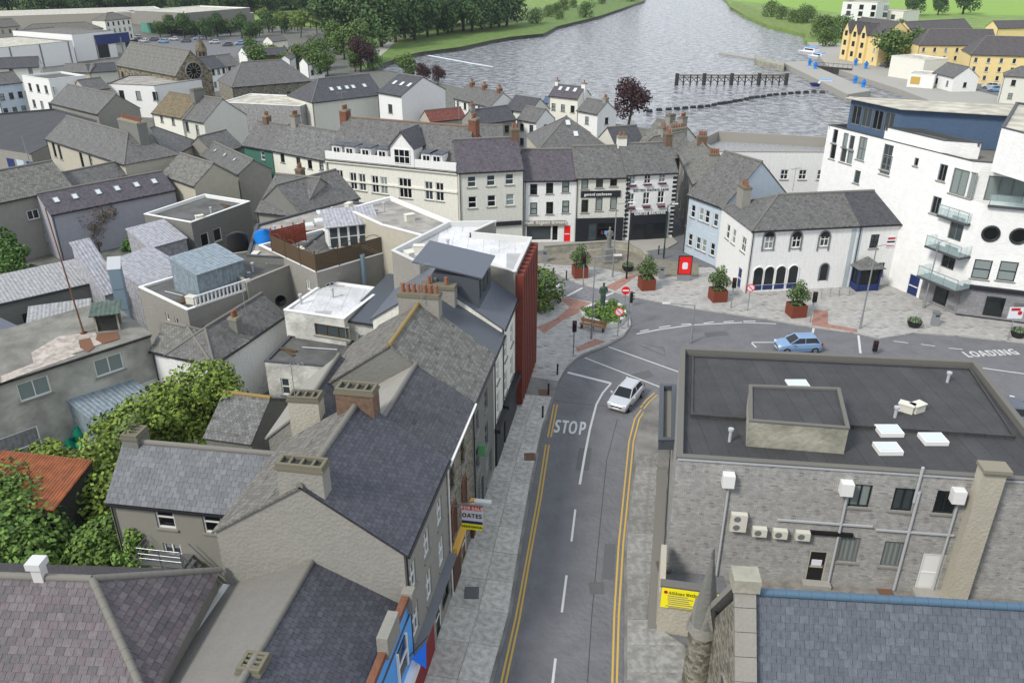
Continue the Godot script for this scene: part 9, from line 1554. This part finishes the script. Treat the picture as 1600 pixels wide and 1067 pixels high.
func jetty(a: Array, b: Array) -> void:
	var A := Vector3(a[0], -1.4, a[1]); var d := Vector3(b[0] - a[0], 0, b[1] - a[1]); var L := d.length(); var U := d.normalized()
	var o := thing("timber_jetty", "long dark timber jetty of posts and cross braces standing in the river", "jetty", A, atan2(-d.z, d.x))
	var k := 17
	for i in k:
		var x := L * i / (k - 1)
		var p := MB.new(); var big := i % 4 == 0; p.tube(Vector3(x, -1, 0), Vector3(x, 3.1 if big else 2.6, 0), 0.55 if big else 0.2, 0.5 if big else 0.2, 8); obj("pile", p, "render_black", o)
		if i < k - 1:
			var q := MB.new(); var x2 := L * (i + 1) / (k - 1); q.tube(Vector3(x, 0.6, 0), Vector3(x2, 2.3, 0), 0.08, 0.08, 5); q.tube(Vector3(x, 2.3, 0.1), Vector3(x2, 0.6, 0.1), 0.1, 0.1, 5); obj("cross_brace", q, "render_black", o)
	var t := MB.new(); t.box(Vector3(L / 2, 2.6, 0), Vector3(L, 0.25, 0.7)); obj("walkway", t, "fence_wood", o)
	var r := MB.new(); r.box(Vector3(L / 2, 2.1, 0.2), Vector3(L, 0.2, 0.15)); obj("rail", r, "fence_wood", o)

func buoys(p: Array) -> void:
	var w := ["nearest the cottages", "nearest the lock"]
	for i in p.size():
		var l := "black float of the boom, %s" % w[0] if i == 0 else "black float of the boom, %s" % w[1] if i == p.size() - 1 else "black boom float, number %d of the line counted from the cottages" % (i + 1)
		var j := mini(i + 1, p.size() - 1); var h := maxi(j - 1, 0); var o := thing("boom_float", l, "float", Vector3(p[i][0], -1.3, p[i][1]), atan2(-(p[j][1] - p[h][1]), p[j][0] - p[h][0]), "floats of the river boom")
		var m := MB.new(); m.tube(Vector3(-0.55, 0, 0), Vector3(0.55, 0, 0), 0.5, 0.5, 12); obj("drum", m, "black_rubber", o)
		var c := MB.new(); c.tube(Vector3(-0.9, 0, 0), Vector3(0.9, 0, 0), 0.06, 0.08, 5); obj("cable", c, "iron", o)

func lock_gate(a: Array, b: Array) -> void:
	var d := Vector3(b[0] - a[0], 0, b[1] - a[1]); var L := d.length()
	var o := thing("lock_gate", "black timber lock gate with a railed footbridge", "gate", Vector3(a[0], 0, a[1]), atan2(-d.z, d.x))
	for i in 2:
		var g := obj("gate_leaf", box_mesh(Vector3(L / 2 - 0.1, 3.0, 0.5)), "render_black", o); g.position = Vector3(L * (0.25 + 0.5 * i), -1.0, 0)
	var m := MB.new(); m.tube(Vector3(0, 1.5, 0), Vector3(L, 1.5, 0), 0.06, 0.06, 5)
	for i in 9: m.tube(Vector3(L * i / 8, 0.4, 0), Vector3(L * i / 8, 1.5, 0), 0.05, 0.05, 5)
	obj("handrail", m, "frame_dark", o)

func far_wood() -> void:
	var r := RandomNumberGenerator.new(); r.seed = 77
	for band in [["far_wood", "dark", -470.0, -600.0, -340.0, -40.0, 220], ["field_hedge", "mid", -610.0, -760.0, -100.0, 90.0, 60]]:
		for part in 2:
			var mm := MultiMesh.new(); mm.transform_format = MultiMesh.TRANSFORM_3D; mm.mesh = tree_kinds[band[1]][part]; mm.instance_count = band[6]
			var q := RandomNumberGenerator.new(); q.seed = 5
			for i in band[6]:
				var s := q.randf_range(0.8, 1.4)
				mm.set_instance_transform(i, Transform3D(Basis(Vector3.UP, q.randf() * TAU).scaled(Vector3(s, s * 0.9, s)), Vector3(q.randf_range(band[4], band[5]), 0, q.randf_range(band[3], band[2]))))
			var o := MultiMeshInstance3D.new(); o.multimesh = mm; o.material_override = M["leaf" if part == 0 else "bark"]; o.name = numbered(band[0] if part == 0 else band[0] + "_trunks"); add_child(o)
			tag(o, "distant belt of dark woodland behind the mall" if band[0] == "far_wood" else "far tree belt along the fields beyond the park", "wood", "", "stuff")
			if part: tag(o, "trunks under the " + ("distant belt of woodland" if band[0] == "far_wood" else "far tree belt"), "wood", "", "stuff")

func lead_strip(root: Node3D, p: Array) -> void:
	var m := MB.new(); var a := Vector3(p[0][0], p[0][1], p[0][2]); var b := Vector3(p[1][0], p[1][1], p[1][2])
	m.box((a + b) / 2, Vector3((b - a).length(), 0.05, 0.35)); obj("valley_flashing", m, "coping_pale", root)

func aerial(x: float, y: float, z: float, label: String) -> void:
	var o := thing("roof_aerial", label, "aerial", Vector3(x, y, z), 0.5)
	var m := MB.new(); m.tube(Vector3.ZERO, Vector3(0, 2.6, 0), 0.03, 0.02, 5); obj("pole", m, "pole_grey", o)
	var k := MB.new(); k.tube(Vector3(-0.7, 2.4, 0), Vector3(0.7, 2.4, 0), 0.015, 0.015, 4)
	for i in 7: k.tube(Vector3(-0.6 + i * 0.2, 2.4, -0.25), Vector3(-0.6 + i * 0.2, 2.4, 0.25), 0.012, 0.012, 4)
	obj("antenna", k, "pole_grey", o)

func dish(x: float, y: float, z: float, label: String) -> void:
	var o := thing("satellite_dish", label, "dish", Vector3(x, y, z))
	var m := MB.new()
	for i in 3: m.tube(Vector3(0, 0.02 * i * i, 0.05 * i * i), Vector3(0, 0.02 * (i + 1) * (i + 1), 0.05 * (i + 1) * (i + 1)), 0.02 + 0.15 * i, 0.02 + 0.15 * (i + 1), 14, false)
	obj("bowl", m, "frame_dark", o)
	var a := MB.new(); a.tube(Vector3(0, -0.8, -0.1), Vector3(0, 0.0, 0.0), 0.03, 0.03, 5); a.tube(Vector3(0, -0.1, 0.0), Vector3(0, 0.1, 0.75), 0.015, 0.015, 4); obj("bracket", a, "pole_grey", o)

func roof_patch(root: Node3D, pts: Array, m: String) -> void:
	var pv := PackedVector2Array()
	for q in pts: pv.append(Vector2(q[0], q[2]))
	var k := MB.new(); var tr := Geometry2D.triangulate_polygon(pv)
	for i in range(0, tr.size(), 3):
		var t := []
		for j in 3: var e: Array = pts[tr[i + j]]; t.append(Vector3(e[0], e[1], e[2]))
		if (t[1] - t[0]).cross(t[2] - t[0]).y < 0: t.reverse()
		k.slab(t, 0.006)
	obj("roof_patch", k, m, root)

func stand(x: float, z: float, label: String) -> void:
	var o := thing("lockside_stand", label, "stand", Vector3(x, 0.1, z))
	var b := obj("post", box_mesh(Vector3(0.7, 1.2, 0.7)), "plastic_blue", o); b.position = Vector3(0, 0.6, 0)
	var m := MB.new(); m.lathe(Vector3.ZERO, [[1.0, 1.2], [0.05, 2.1]], 4); obj("cap", m, "plastic_blue", o)

func roof_bits(root: Node3D, list: Array) -> void:                       # fixed roof clutter: 0 pipe, 1 plant box, 2 boards, 3 conduit
	for e in list:
		var m := MB.new(); var at := Vector3(e[0], e[1], e[2]); var t: float = e[0] * 1.7
		match int(e[3]):
			0: m.lathe(Vector3.ZERO, [[0.09, 0], [0.09, 0.7], [0.16, 0.72], [0.16, 0.85]], 8)
			1: m.box(Vector3(0, 0.3, 0), Vector3(0.8, 0.6, 0.5)); m.box(Vector3(0, 0.62, 0), Vector3(0.9, 0.05, 0.6))
			2: m.box(Vector3(0, 0.05, 0), Vector3(1.9, 0.06, 0.3)); m.box(Vector3(0.2, 0.11, 0.1), Vector3(1.5, 0.05, 0.25), Basis(Vector3.UP, 0.5))
			3: m.tube(Vector3(-1.4, 0.08, 0), Vector3(1.4, 0.08, 0.2), 0.05, 0.05, 6)
		var o := obj(["vent_pipe", "plant_box", "loose_boards", "conduit"][int(e[3])], m, ["pipe_grey", "ac_white", "fence_wood", "pipe_grey"][int(e[3])], root)
		o.transform = Transform3D(Basis(Vector3.UP, t), at)
